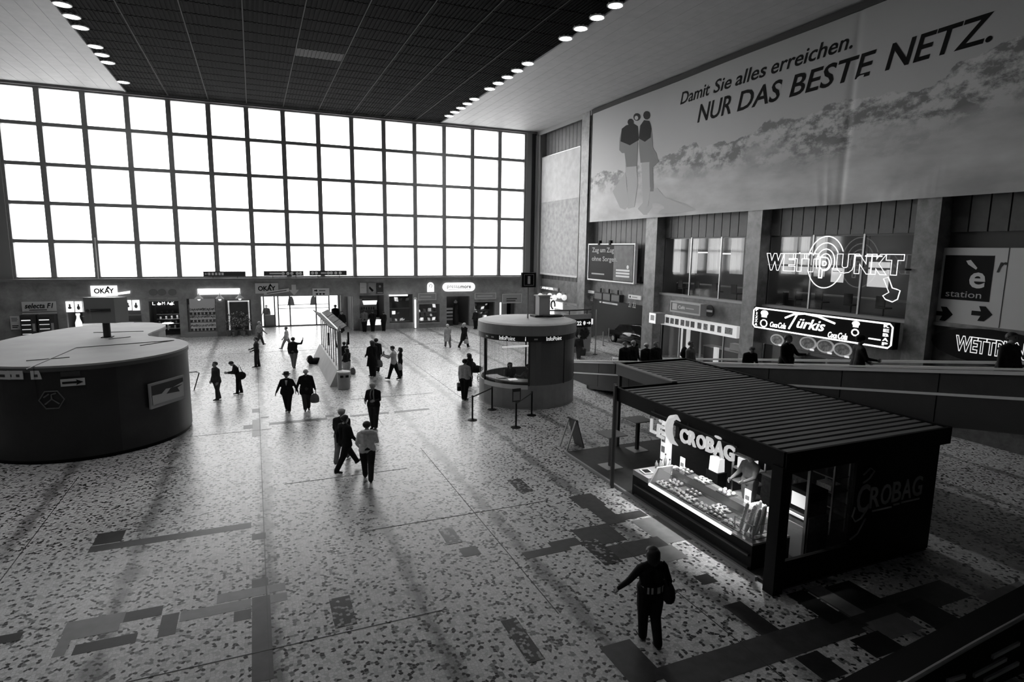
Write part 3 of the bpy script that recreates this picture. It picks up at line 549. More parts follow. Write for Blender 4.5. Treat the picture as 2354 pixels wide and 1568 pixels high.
display('shop window display of bright goods right of the press shop entrance', 17.45, 19.2, .5, 2.0, 14, 5)
for (a, b, x0, x1, z0, z1) in (((962,676),(1001,688),12.5,14.3,.42,2.0), ((1092,675),(1138,686),17.4,19.28,.48,2.06)):
    t, w_, h_ = board('shop_fascia', 'blank grey fascia strip over the framed window left of the press shop' if x0 < 15 else 'blank grey fascia strip over the window right of the press shop', 'sign', a, b, m=M_SIGN, frame=M_BSIGN); bars(t, -w_*.4, w_*.4, h_*.3, h_*.7, 1, M_PALE)
    mb = MB(); k = .07; mb.box(x0-k, x1+k, YB-.05, YB, z0-k, z0).box(x0-k, x1+k, YB-.05, YB, z1, z1+k).box(x0-k, x0, YB-.05, YB, z0, z1).box(x1, x1+k, YB-.05, YB, z0, z1).build('shop_window_frame', M_SIGN, wall_back)
t = thing('arched_sign', 'small white lit sign with a rounded top left of the press and more sign', 'sign', YW(989.5, 671), face='B'); P_ = [(-.28,0),(.28,0),(.28,.52)]+[(.28*math.cos(a*.3927), .52+.28*math.sin(a*.3927)) for a in range(1,8)]+[(-.28,.52)]
MB().extrude(P_, 0, .1).build('panel', M_LIT, t); MB().tube([(.12*math.cos(a*.5), .5+.12*math.sin(a*.5), .11) for a in range(-3, 9)], .02).build('curl', M_GREYP, t)
o, w_, h_ = sign_rect('B', (1017,650), (1091,669), YB); t = thing('press_sign', 'pill shaped lit white sign reading press&more', 'sign', o, face='B'); r_ = h_/2
MB().extrude([(w_/2-r_+r_*math.cos(a*math.pi/10), r_+r_*math.sin(a*math.pi/10)) for a in range(-5,6)]+[(-w_/2+r_+r_*math.cos(a*math.pi/10), r_+r_*math.sin(a*math.pi/10)) for a in range(5,16)], 0, .12).build('panel', M_LIT, t)
lettering('lettering', 'press', M_GREYP, t, (-w_*.37, -.15, h_*.26, h_*.68), .125, .01); lettering('lettering', '&', M_SIGN, t, (-.13, .08, h_*.34, h_*.68), .125, .01); lettering('lettering', 'more', M_BLACK, t, (.12, w_*.37, h_*.34, h_*.64), .125, .01, bold=.02); MB().box(-w_*.33, w_*.36, h_*.17, h_*.2, .12, .13).build('underline', M_GREYP, t)
t = thing('magazine_rack', 'dark magazine rack in the press shop entrance', 'rack', (15.3, 49.7, 0)); MB().box(-.35, .35, 0, .3, 0, 1.6).build('body', M_SIGND, t)
for z in (.5, .8, 1.1, 1.4): MB().box(-.33, .33, -.06, 0, z, z+.16).build('row_of_magazines', M_SIGN if z < 1 else M_PALE, t)
t = thing('shop_figure', 'dark hooded display figure hanging in the press shop entrance', 'figure', (16.1, 50.3, 0)); MB().lathe([(.25,0),(.3,.6),(.22,1.3),(.1,1.55),(.14,1.7),(.1,1.9)], n=10).build('body', M_SIGND, t, True); MB().lathe([(.1,1.9),(.18,2.0),(.02,2.2)], n=8).build('hood', M_WHITE, t)
t, w_, h_ = board('lettered_board', 'grey board with two lines of dark letters right of the press shop', 'sign', (1155,677), (1197,695), m=M_SIGN, frame=M_BSIGN); bars(t, -w_*.3, w_*.35, h_*.1, h_*.6, 2, M_SIGND)
t = thing('bright_doorway', 'bright doorway panels under the lettered board', 'doorway', (20.5, 50.0, 0)); MB().box(-.7, -.2, 0, .05, 0, 1.95).build('panel', M_LIT, t); MB().box(-.1, .35, .05, .1, 0, 1.95).build('panel', M_PALE, t); MB().box(.35, .7, 0, .05, 0, 1.95).build('panel', M_BLACK, t)
MB().box(6.35, 7.1, 52.2, 52.3, 0, 2.75).build('side_door', M_PALE, wall_shop)
# ================================================================== RIGHT WALL
G_BAND = granite('band_granite', .15, .4, 2.5, .4)
M_NEON = mat('neon_tube', .9, .4, emit=1.25); M_NEONDIM = mat('neon_dim', .8, .4, emit=.6); M_BRIGHT = mat('white_glow', .8, .5, emit=.55)  # white glow also put into paper, notice, bag and crate colours
M_ROOM = mat('room_wall', .45, .8); M_CURT = mat('curtain', .55, .8, emit=.0)
RB = lambda *a, **k: board(*a, face='R', **k)
# big banner
o, w_, h_ = sign_rect('R', (1368,258), (2400,437), XR); 
y0, y1, z0, z1 = 39.3, 9.0, 8.67, 16.28
def banner_mat():
    m = bpy.data.materials.new('banner_print'); m.use_nodes = True; t = m.node_tree; b = t.nodes['Principled BSDF']; L = t.links.new; b.inputs['Roughness'].default_value = .6
    c = t.nodes.new('ShaderNodeTexCoord'); s = t.nodes.new('ShaderNodeSeparateXYZ'); L(c.outputs['Object'], s.inputs[0])
    def mr(v, a0, a1, b0, b1):
        n = t.nodes.new('ShaderNodeMapRange'); L(v, n.inputs['Value']); n.inputs['From Min'].default_value = a0; n.inputs['From Max'].default_value = a1; n.inputs['To Min'].default_value = b0; n.inputs['To Max'].default_value = b1; return n.outputs[0]
    def mth(op, a, b_=None, v=None):
        n = t.nodes.new('ShaderNodeMath'); n.operation = op; L(a, n.inputs[0])
        if b_ is not None: L(b_, n.inputs[1])
        if v is not None: n.inputs[1].default_value = v
        return n.outputs[0]
    def noise(sc, det, vec=(1,1,1), rough=.55):
        mp = t.nodes.new('ShaderNodeMapping'); mp.inputs['Scale'].default_value = vec; L(c.outputs['Object'], mp.inputs['Vector'])
        n = t.nodes.new('ShaderNodeTexNoise'); n.inputs['Scale'].default_value = sc; n.inputs['Detail'].default_value = det; n.inputs['Roughness'].default_value = rough; L(mp.outputs[0], n.inputs['Vector']); return n.outputs['Fac']
    u, v = s.outputs['X'], s.outputs['Y']          # u: metres from the banner's left edge, v: metres above its lower edge
    sky = mr(v, 2.5, 7.5, .50, .25)
    ridge = mth('ADD', mr(noise(.32, 6), .3, .7, 3.2, 4.4), mr(u, 0, 30, -.6, .9))
    below = mr(mth('SUBTRACT', ridge, v), 0, .05, 0, 1)
    rock = mr(noise(1.0, 8, (1, 1.6, 1), .7), .44, .56, .52, .16)
    fog = mr(mth('ADD', v, mr(noise(.35, 4, (.5,1.4,1)), .3, .7, -.9, .9)), 1.9, 3.0, 1, 0)
    snow = mr(noise(.5, 6, (.5,1.3,1)), .35, .7, .36, .62)
    m1 = t.nodes.new('ShaderNodeMix'); L(below, m1.inputs[0]); L(sky, m1.inputs[2]); L(rock, m1.inputs[3])
    m2 = t.nodes.new('ShaderNodeMix'); L(fog, m2.inputs[0]); L(m1.outputs[0], m2.inputs[2]); L(snow, m2.inputs[3])
    fade = mr(u, 0, 8, 1.25, 1.0); L(mth('MULTIPLY', m2.outputs[0], fade), b.inputs['Base Color'])
    return m
t = thing('advertising_banner', 'huge hanging banner with mountains, climbers and the line nur das beste netz', 'banner', (XR-.06, y0, z0), face='R')
Wb, Hb = y0-y1, z1-z0; mb = MB(); NX, NZ = 360, 24; vs = []
def sag(u, v):
    d = .04*math.sin(u*.55)*(v/Hb)
    seam = math.exp(-((u-20.75-.02*v)/.16)**2); d += -.05*seam*(1-.5*v/Hb)
    for k, (c_, s_) in enumerate(((22.6,.9),(23.2,1.2),(24.1,1.5),(19.8,-.4),(20.2,-.2))): d += .035*math.exp(-((u-c_-s_*v*.6)/.10)**2)*max(0, 1-v/2.2)
    d += .05*math.exp(-v/.6)*math.sin(u*1.1)
    return d+.06
for j in range(NZ+1):
    for i in range(NX+1): u = Wb*i/NX; v = Hb*j/NZ; vs.append((u, v, sag(u, v)))
mb.add(vs, [(j*(NX+1)+i, j*(NX+1)+i+1, (j+1)*(NX+1)+i+1, (j+1)*(NX+1)+i) for j in range(NZ) for i in range(NX)])
cl = mb.build('cloth', banner_mat(), t, True)
MB().box(0, Wb, Hb, Hb+.3, -.06, .1).build('top_batten', M_DARK, t)
MB().box(-.12, 0, 0, Hb+.3, -.04, .08).build('edge_batten', M_BLACK, t)
M_INK = mat('banner_ink', .006, .7, spec=.08)
def bl(txt, pa, pb, hgt, bold, drop=0):
    p = XW(*pa, XR-.15); q = XW(*pb, XR-.15); u0 = y0-p.y; u1 = y0-q.y; v0 = p.z-z0
    words_ = txt.split(' '); n_ = len(txt); x_ = u0
    for w_ in words_:
        x1_ = x_+(u1-u0)*sum(CW.get(c_, 1) for c_ in w_)/sum(CW.get(c_, 1) for c_ in txt)
        hh = hgt
        o = lettering('banner_lettering', w_, M_INK, t, (x_, x1_, v0, v0+hh), 0, .004, shear=.22, bold=bold); drape(o.data)
        x_ = x1_+(u1-u0)*CW[' ']/sum(CW.get(c_, 1) for c_ in txt)
CW = {' ': .55, 'i': .5, 'l': .5, 't': .65, 'r': .7, '.': .45, 'm': 1.5, 'D': 1.3, 'S': 1.15, 'N': 1.2}
def drape(me):
    co = np.empty(len(me.vertices)*3); me.vertices.foreach_get('co', co); co = co.reshape(-1, 3)
    me.vertices.foreach_set('co', np.array([(u, v, sag(u, v)+.007+w_) for u, v, w_ in co]).ravel()); me.update()
bl('Damit Sie alles erreichen.', (1562,241), (1957,112), .66, .012)
bl('NUR DAS BESTE NETZ.', (1602,283), (2280,98), .95, .014)
M_CLIMB = mat('banner_figure_ink', .03, .7, spec=.1); M_CLIMBL = mat('banner_figure_pale', .2, .6, spec=.2)
def fig(pts, m, w0=.0):
    P_ = []
    for px, py in pts: q = XW(px, py, XR-.14); P_.append((y0-q.y, q.z-z0))
    fo = MB().extrude(P_[::-1] if sum((P_[i][0]*P_[(i+1)%len(P_)][1]-P_[(i+1)%len(P_)][0]*P_[i][1]) for i in range(len(P_))) < 0 else P_, w0, w0+.004).build('printed_figure', m, t)
    drape(fo.data)
def disc(px, py, rx, ry, m, w0): fig([(px+rx*math.cos(a_*.628), py+ry*math.sin(a_*.628)) for a_ in range(10)], m, w0)
M_CLIMBF = mat('banner_figure_fog', .38, .6)
fig([(1438,380),(1462,375),(1466,420),(1458,476),(1444,480),(1436,470),(1444,430)], M_CLIMBF, .001); fig([(1474,370),(1496,368),(1496,420),(1490,474),(1478,476),(1476,425)], M_CLIMBF, .001); fig([(1408,440),(1438,395),(1444,470),(1436,482),(1425,478)], M_CLIMBF, .0015)
fig([(1424,345),(1425,318),(1430,296),(1438,290),(1452,290),(1462,298),(1466,330),(1464,382),(1440,384),(1436,352),(1430,352)], M_CLIMBL, .003); fig([(1470,290),(1478,280),(1490,280),(1496,290),(1500,330),(1498,372),(1472,374),(1468,330)], M_CLIMBL, .003)
fig([(1427,325),(1430,296),(1440,288),(1456,284),(1466,290),(1468,322),(1448,334)], M_CLIMB, .005); fig([(1468,318),(1472,288),(1480,276),(1492,278),(1497,296),(1495,316),(1482,326)], M_CLIMB, .005)
disc(1450, 281, 7, 8, M_CLIMB, .006); disc(1464, 269, 8, 9, M_CLIMB, .006); disc(1486, 265, 8, 10, M_CLIMB, .006); disc(1463, 271, 4, 5, M_CLIMBF, .008)
fig([(1494,330),(1508,352),(1513,372),(1500,385),(1502,440),(1494,440),(1492,380)], M_CLIMBL, .002)
fig([(1466,480),(1485,457),(1492,436),(1510,432),(1530,455),(1575,468),(1600,482),(1560,490),(1480,494)], M_CLIMBF, .002)
# tall banner in the corner bay: a plain stand-in (its printed picture is a known artwork)
o, w_, h_ = sign_rect('R', (1247,364), (1327,637), XR+.3); t = thing('corner_banner', 'tall pale banner hanging in the corner bay beside the windows', 'banner', o, face='R')
m = mat('corner_banner_print', .52, .6, var=.12, scale=1.5); MB().box(-w_/2, w_/2, 0, h_, 0, .03).build('cloth', m, t)
MB().box(-w_/2+.05, w_/2-.05, .1, h_*.62, .03, .036).build('lower_field', mat('corner_banner_grey', .34, .6, var=.25, scale=2.5), t)
MB().box(-w_/2, w_/2, h_, h_+.06, -.02, .06).build('top_rod', M_STEEL, t); MB().box(-w_/2, w_/2, -.06, 0, -.02, .06).build('bottom_rod', M_STEEL, t)
# corner light strip
a = XW(1232, 320, XR); MB().box(XR-.02, XR+.1, a.y-.35, a.y-.05, 4.4, ZC-.3).build('corner_strip', mat('corner_strip', .3, .4), wall_right)
# bakery below the corner banner
MB().box(XB-.15, XB+.3, 41.04, 48.4, 2.4, 4.1).build('bakery_band', G_BAND, wall_right)
t, w_, h_ = RB('bakery_sign', 'grey sign reading ANKER over the bakery in the corner', 'sign', (1238,656), (1284,670), plane=XB-.2, m=M_SIGN)
lettering('lettering', 'ANKER', M_LIT, t, (-w_*.28, w_*.3, h_*.2, h_*.85), .085, .01, bold=.02)
for u in (-.4, .4): MB().ball((w_*u, h_*.5, .08), w_*.07, h_*.28, .02, 10, 4).build('oval_badge', M_PALE, t)
for k in range(6):
    px = 1242+11*k; o = XW(px, 680+4*(k%2), XB-.3); t = thing('globe_lamp', f'round pale globe lamp, number {"one two three four five six".split()[k]} from the windows in the bakery row', 'lamp', o, group='globe lamps of the bakery'); MB().ball((0,0,0), .24, .24, .24, 10, 8).build('globe', M_BRIGHT, t, True); MB().cyl((0,0,.2), (.3,0,.45), .03).build('arm', M_DKSTEEL, t)
t, w_, h_ = RB('bakery_board', 'lit white board with a dark crescent under the bakery globes', 'sign', (1262,690), (1294,712), plane=XB-.2, m=M_BRIGHT); MB().tube([(-.3+.35*math.cos(a*.35), h_*.45+.35*math.sin(a*.35), .09) for a in range(-1,14)], .07).build('crescent', M_BLACK, t)
t, w_, h_ = RB('arrow_board', 'grey arrow board beside the bakery board', 'sign', (1295,697), (1332,706), plane=XB-.2, m=M_SIGN); MB().extrude([(-w_*.42,h_*.4),(-w_*.3,h_*.4),(-w_*.3,h_*.15),(-w_*.2,h_*.5),(-w_*.3,h_*.85),(-w_*.3,h_*.6),(-w_*.42,h_*.6)], .08, .09).build('arrow', M_BLACK, t); bars(t, -w_*.1, w_*.4, h_*.3, h_*.8, 1, M_SIGND)
t = thing('bakery_counter', 'bakery counter with a pale front under the corner banner', 'counter', (XB-.1, 44.7, 0)); MB().box(-.3, .6, -3, 3, 0, 1.0).build('body', M_PALE, t); MB().box(-.35, .65, -3.1, 3.1, 1.0, 1.06).build('top', M_STEEL, t); MB().box(-.2, .1, -2.6, 2.6, 1.06, 1.5).build('glass_case', M_CLEAR, t)
MB().box(XB+1.5, XB+1.7, 41.04, YB, 0, 2.6).build('bakery_rear', M_ROOM, wall_right); MB().box(XB, XB+1.6, 41.04, YB, 2.4, 2.6).build('bakery_ceiling', M_ROOM, wall_right)
t = thing('ceiling_tube', 'white fluorescent ceiling tube inside the corner bakery', 'lamp', (XB+.8, 45, 2.35)); MB().box(-.06, .06, -1.5, 1.5, 0, .05).build('housing', M_WHITE, t); MB().cyl((0,-1.4,-.03), (0,1.4,-.03), .03).build('tube', M_BULB, t)
# bay with the framed poster and the departure screens
t, w_, h_ = RB('framed_poster', 'white framed advertising board reading Zug um Zug ohne Sorgen', 'poster', (1360,563), (1461.5,650), plane=XB-.35, m=mat('poster_face', .015, .6, spec=.15), frame=mat('white_frame', .9, .5), th=.2)
MB().box(w_*.08, w_*.48, h_*.02, h_*.98, .2, .206).build('pale_half', mat('poster_pale', .12, .6, var=.2, scale=3), t)
M_PT = mat('poster_text', .34, .5); M_PTW = mat('poster_text_white', .7, .5)
lettering('lettering', 'Zug um Zug', M_PT, t, (-w_*.42, w_*.08, h_*.74, h_*.92), .205, .01, bold=.015); lettering('lettering', 'ohne Sorgen.', M_PT, t, (-w_*.42, w_*.16, h_*.49, h_*.67), .205, .01, bold=.015)
bars(t, -w_*.42, -w_*.05, h_*.12, h_*.2, 1, M_PT, .206)
for v in (.12, .2, .28): MB().box(w_*.14, w_*.42, h_*v, h_*(v+.05), .205, .215).build('line_of_print', M_PTW, t)
MB().ball((w_*.38, h_*.4, .21), .14, .14, .012, 10, 4).build('badge', M_PTW, t)
for u in (-.25, .0): MB().box(w_*u-.1, w_*u+.1, h_, h_+.3, .1, .3).build('lamp_bracket', M_BLACK, t)
y0_, y1_ = 32.4, 39.93
MB().box(XB-.1, XB+.3, y0_, y1_, 3.05, 4.5).build('passage_band', G_BAND, wall_right)
for k in range(10): MB().box(XB-.2, XB+.06, y0_+.35+.72*k, y0_+.43+.72*k, 4.5, 4.95).build('band_bracket', M_DKSTEEL, wall_right)
for k, (a, b) in enumerate((((1368,671),(1385,690)), ((1387,673),(1404,693)), ((1406.5,676),(1425,695.5)))):
    o, w_, h_ = sign_rect('R', a, b, XB-.4); t = thing('departure_monitor', ('grey departure monitor, the first from the corner', 'grey departure monitor in the middle of three', 'grey departure monitor nearest the second pillar')[k], 'screen', o, face='R', group='departure monitors')
    MB().box(-w_/2, w_/2, 0, h_, -.3, .05).build('case', M_SIGND, t); MB().box(-w_/2+.06, w_/2-.06, .06, h_-.06, .05, .06).build('screen', mat('grey_screen', .16, .3), t); MB().box(-.05, .05, h_, h_+.3, -.2, -.1).build('hanger', M_DKSTEEL, t)
for k, (a, b) in enumerate((((1351,667),(1367,675)), ((1447,677),(1475,690)), ((1380,692),(1421,702)))):
    t, w_, h_ = RB('track_sign', ('small white strip sign beside the first monitor', 'white strip sign with a dark dot beside the second pillar', 'long thin white strip sign under the monitors')[k], 'sign', a, b, plane=XB-.25, m=mat('strip_white', .55, .5, emit=.1)); MB().ball((-w_*.35, h_*.5, .085), .08, .08, .01, 8, 4).build('dot', M_BLACK, t); bars(t, -w_*.2, w_*.4, h_*.25, h_*.75, 1, M_SIGN)
t = thing('track_number', 'pale track numbers 21 22 under the first monitor', 'sign', XW(1350, 690, XB-.12), face='R'); lettering('lettering', '21 22', M_PALE, t, (0, .85, 0, .36), 0, .02)
t = thing('track_number', 'pale track numbers 21 22 beside the second pillar', 'sign', XW(1447, 706, XB-.12), face='R'); lettering('lettering', '21 22', M_PALE, t, (-.1, .75, 0, .36), 0, .02)
MB().box(29.6, 29.8, 30, 41, 0, 3.3).build('passage_end', mat('passage_wall', .28, .7), wall_right); MB().box(XB+.2, 29.7, 30.9, 41.0, 3.05, 3.3).build('passage_ceiling', M_SHOPD, wall_right)
for y in (31.3, 40.6): MB().box(XB+.2, 29.7, y-.1, y+.1, 0, 3.2).build('passage_side', mat('passage_side', .28, .7), wall_right)
# café bay and betting bay
def upper_window(tag_, y0_, y1_, seed):
    zb, zt = 4.06, 7.45
    MB().box(XB-.25, XB+.3, y0_, y1_, zb-.12, zb).build('window_sill', mat('sill_stone', .3, .4), wall_right)
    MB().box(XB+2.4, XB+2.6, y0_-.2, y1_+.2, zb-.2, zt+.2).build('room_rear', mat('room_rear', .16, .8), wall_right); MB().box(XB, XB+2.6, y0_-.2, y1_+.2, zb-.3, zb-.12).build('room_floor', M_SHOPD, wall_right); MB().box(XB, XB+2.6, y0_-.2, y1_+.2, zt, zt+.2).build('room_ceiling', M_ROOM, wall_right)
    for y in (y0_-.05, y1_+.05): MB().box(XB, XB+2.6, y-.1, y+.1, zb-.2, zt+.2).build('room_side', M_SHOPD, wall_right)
    win = struct('window_'+tag_)
    n = 3
    for k in range(n+1): y = y0_+(y1_-y0_)*k/n; MB().box(XB, XB+.1, y-.04, y+.04, zb, zt).build('mullion', M_STEEL, win)
    for k in range(n): MB().box(XB+.04, XB+.06, y0_+(y1_-y0_)*k/n+.04, y0_+(y1_-y0_)*(k+1)/n-.04, zb, zt).build('pane', M_CLEAR, win)
    MB().box(XB+.02, XB+.1, y0_, y1_, zt-.08, zt).build('head', M_DKSTEEL, win)
MB().box(XB+.06, XB+.3, 6.8, 31.25, 7.45, 8.0).build('bay_wall', M_BACK, wall_right)
for y0_, y1_ in ((23.8,31.25), (15.3,22.85)): MB().box(XB-.2, XB+.3, y0_, y1_, 2.1, 3.94).build('granite_band', G_BAND, wall_right)
MB().box(XB-.2, XB+.3, 6.8, 14.42, 0, 4.1).build('granite_band', granite('band_dark', .09, .4, 2.5, .5), wall_right)
upper_window('2', 23.8, 31.25, 1); upper_window('3', 15.3, 22.85, 2)
M_CURTL = mat('curtain_glow', .75, .8, emit=.16)  # curtains glow by themselves, room light put into their colour
for k, (y, w_, z0_) in enumerate(((30.7,.7,5.35), (29.2,.9,5.35), (27.4,1.1,5.4), (25.6,1.0,5.45), (24.3,.45,5.4), (22.1,.9,5.6), (21.2,.5,5.6), (20.3,.6,5.55))):
    t = thing('curtain', ('pale curtain in the café window beside the second pillar','second pale curtain of the café window','wide pale curtain in the middle of the café window','pale curtain behind the last café pane','narrow pale curtain beside the third pillar','pale curtain in the betting window beside the third pillar','second pale curtain of the betting window','third pale curtain of the betting window')[k], 'curtain', (XB+.5, y, z0_), group='curtains upstairs')
    n = 14; vs = []
    for z in (0, 7.4-z0_): vs += [(.07*math.sin(i*1.9), w_*(i/n-.5), z) for i in range(n+1)]
    mb = MB().add(vs, [(i, i+1, n+2+i, n+1+i) for i in range(n)]); mb.build('cloth', M_CURTL, t); MB().cyl((0,-w_/2,7.41-z0_), (0,w_/2,7.41-z0_), .02).build('rail', M_STEEL, t)
for k, (y, z) in enumerate(((29.6,6.55), (27.6,6.5), (24.8,6.45), (21.6,6.6), (18.6,6.5))):
    t = thing('office_lamp', ('lit ceiling panel behind the second café curtain', 'lit ceiling panel in the middle of the café window', 'lit ceiling panel by the third pillar', 'lit ceiling panel behind the betting curtains', 'lit ceiling panel behind the neon rings')[k], 'lamp', (XB+1.4, y, z), group='lit panels in the upstairs rooms'); MB().box(-.3, .3, -.45, .45, 0, .06).build('panel', mat('office_glow', .9, .5, emit=2.2), t); MB().cyl((0,0,.06), (0,0,7.45-z), .015).build('cord', M_DKSTEEL, t)
for k, (y, z, s) in enumerate(((25.0,5.1,1), (19.9,5.3,.8), (17.9,5.2,1.2))):
    t = thing('wall_notice', ('white notice board by the last café pane', 'white notice behind the neon letters', 'pale notice behind the neon rings')[k], 'notice', (XB+1.2, y, z), group='pale notices upstairs'); MB().box(0, .04, -.4*s, .4*s, 0, .9*s).build('sheet', M_BRIGHT, t); MB().box(-.01, 0, -.3*s, .3*s, .6*s, .65*s).build('print', M_SIGN, t)
for k, (y0_, y1_) in enumerate(((24.2,30.8), (15.8,22.4))):
    t = thing('desk', ('long dark desk behind the café window', 'long dark desk behind the betting window')[k], 'desk', (XB+1.0, (y0_+y1_)/2, 3.94)); L_ = (y1_-y0_)/2; MB().box(-.3, .4, -L_, L_, .72, .77).build('top', M_SIGN, t)
    for s in (-1, 1): MB().box(-.28, .38, s*L_-.05, s*L_+.05, 0, .72).build('side', M_SIGND, t)
    for j in range(4):
        c = thing('office_chair', f'dark office chair at the {("cafe","betting")[k]} desk, {("first","second","third","fourth")[j]} from the far end', 'chair', (XB+.5, y1_-.9-j*1.5, 3.94), group='chairs behind the upstairs windows'); MB().box(-.22, .22, -.22, .22, .42, .48).build('seat', M_SIGND, c); MB().box(-.25, -.2, -.2, .2, .5, .95).build('backrest', M_SIGND, c); MB().cyl((0,0,.05), (0,0,.42), .03).build('stem', M_DKSTEEL, c); MB().lathe([(.25,0),(.05,.06)], n=5).build('base', M_DKSTEEL, c)
# café signs and front
t, w_, h_ = RB('cafe_sign', 'grey lightbox sign reading Café over the menu strip', 'sign', (1557,694), (1621,722), plane=XB-.75, m=mat('cafe_face', .16, .5), frame=mat('cafe_frame', .45, .4), th=.4)
MB().box(-w_*.3, w_*.3, h_*.4, h_*.6, -.58, 0).build('bracket', M_DKSTEEL, t); lettering('lettering', 'Café', M_PTW, t, (-w_*.25, 0, h_*.3, h_*.72), .405, .01, bold=.02); MB().box(-w_*.47, -w_*.29, h_*.12, h_*.9, .4, .41).build('logo_plate', M_PALE, t); bars(t, .08, w_*.4, h_*.35, h_*.6, 1, M_PALE, .406)
for k, px in enumerate((1549, 1632)):
    o = XW(px, (702, 715)[k], XB-.22); t = thing('round_badge', ('round badge on the stone left of the café sign', 'round badge on the stone right of the café sign')[k], 'emblem', o, face='R'); MB().extrude([(.34*math.cos(a*.3927), .34*math.sin(a*.3927)) for a in range(16)], 0, .05).build('disc', M_SIGND, t); MB().box(-.25, .25, -.06, .06, .05, .06).build('bar', M_PTW, t)
a = XW(1520, 722, XR-.1); b = XW(1693, 770, XR-.1); zt_, zb_ = 2.80, 2.18
t = thing('menu_strip', 'long white lit menu strip with small pictures over the café', 'sign', (XR-.1, (a.y+b.y)/2, zb_), face='R'); W = (a.y-b.y)/2; Hh = zt_-zb_
MB().box(-W, W, 0, Hh, -.25, 0).build('panel', mat('menu_glow', .7, .5, emit=.33), t)
us = [-.93,-.8,-.66,-.52,-.36,-.22,-.08,.1,.26,.43,.60,.82]
for k, u in enumerate(us): hw = W*(.05 if k < 10 else .045 if k == 10 else .085); MB().box(u*W-hw, u*W+hw, Hh*.25, Hh*.8, 0, .012).build('menu_picture', mat('menu_pic_%d' % (k%3), (.1,.16,.22)[k%3], .6, var=.6, scale=9), t)
o, w_, h_ = sign_rect('R', (1493,718), (1507,745), XR-.75); t = thing('cube_sign', 'white lit cube sign sticking out beside the second pillar', 'sign', o, face='R'); MB().box(-w_/2, w_/2, 0, h_, -.7, 0).build('body', M_SIGN, t); MB().box(-w_/2+.02, w_/2-.02, .02, h_-.02, 0, .02).build('face', mat('cube_glow', .8, .5, emit=.5), t); MB().box(-w_*.25, w_*.3, h_*.3, h_*.8, .02, .03).build('picture', M_PALE, t)
def shopfront(tag_, y0_, y1_, zt, n):
    f = struct('window_'+tag_)
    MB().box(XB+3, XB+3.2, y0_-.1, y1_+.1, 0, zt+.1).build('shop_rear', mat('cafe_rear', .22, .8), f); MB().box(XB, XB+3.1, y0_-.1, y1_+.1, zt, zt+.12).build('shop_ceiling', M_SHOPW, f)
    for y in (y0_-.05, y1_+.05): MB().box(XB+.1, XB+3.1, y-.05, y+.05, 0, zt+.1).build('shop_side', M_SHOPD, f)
    for k in range(n+1): y = y0_+(y1_-y0_)*k/n; MB().box(XB, XB+.08, y-.04, y+.04, 0, zt).build('post', M_STEEL, f)
    for k in range(n): MB().box(XB+.03, XB+.05, y0_+(y1_-y0_)*k/n+.04, y0_+(y1_-y0_)*(k+1)/n-.04, .02, zt).build('pane', M_CLEAR, f)
    for k in range(2):
        t = thing('ceiling_tube', f'white fluorescent tube inside the {("snack shop","café")[tag_ == "4"]} front, {("far","near")[k]} one', 'lamp', (XB+1.5, y1_-1.8-k*3.4, zt-.06)); MB().box(-.06, .06, -.8, .8, 0, .05).build('housing', M_WHITE, t); MB().cyl((0,-.75,-.03), (0,.75,-.03), .03).build('tube', M_TUBE, t)
shopfront('4', 23.8, 31.25, 2.08, 4); shopfront('5', 15.3, 22.85, 2.08, 4)
for k, (y, wd) in enumerate(((30.0,.12), (29.3,.12), (26.8,.16))):
    t = thing('lit_column', ('tall slim lit column in the café front beside the second pillar', 'second slim lit column in the café front', 'short lit column in the middle of the café front')[k], 'lamp', (XB+.6, y, 0), group='lit columns in the café'); MB().box(-.06, .06, -wd, wd, .1, 1.95 if k < 2 else 1.2).build('diffuser', M_BRIGHT, t); MB().box(-.1, .1, -wd-.03, wd+.03, 0, .1).build('base', M_STEEL, t)
t = thing('cafe_counter', 'dark counter inside the café front', 'counter', (XB+1.3, 26.5, 0)); MB().box(-.3, .3, -1.8, 1.8, 0, 1.05).build('body', M_SIGND, t); MB().box(-.35, .35, -1.85, 1.85, 1.05, 1.1).build('top', M_PALE, t); MB().box(-.2, .2, -1.0, -.2, 1.1, 1.5).build('coffee_machine', M_STEEL, t)
# neon betting sign
o = XW(1765, 632, XR-.25); t = thing('neon_sign', 'outlined neon sign WETTPUNKT with rings and an arrow over the betting window', 'sign', (XR-.25, o.y, 0), face='R')
def U(px, py): q = XW(px, py, XR-.25); return (o.y-q.y, q.z)
segs = [('W',1765,1806), ('E',1805,1833), ('T',1826,1858), ('T',1852,1886), ('U',1927,1968), ('N',1969,2008), ('K',2008,2046), ('T',2040,2083)]
for ch, pa, pb in segs:
    ztop = U((pa+pb)/2, 582+ (pa-1765)*.008)[1]; zbot = U((pa+pb)/2, 622+(pa-1765)*.042)[1]
    lettering('neon_letter', ch, M_NEON, t, (U(pa,600)[0], U(pb,600)[0], zbot, ztop), .1, outline=.015, bold=.075)
c = U(1904, 603)
for r_, st, en in ((1.10, 25, 165), (1.10, 200, 335), (.82, 30, 160), (.56, -30, 210), (.36, 0, 360)):
    n = 30; MB().tube([(c[0]-.05+r_*.82*math.cos(math.radians(st+(en-st)*i/n)), c[1]+r_*math.sin(math.radians(st+(en-st)*i/n)), .12) for i in range(n+1)], .021).build('neon_ring', M_NEON, t)
lettering('neon_letter', 'P', M_NEON, t, (U(1888,600)[0], U(1912,600)[0], U(1890,640)[1], U(1890,590)[1]), .1, outline=.022, bold=.03)
A0 = [U(2036,641), U(2047,637), U(2056,662), U(2066,665), U(2074,668), U(2068,688), U(2056,694), U(2040,688), U(2034,680), U(2048,672)]
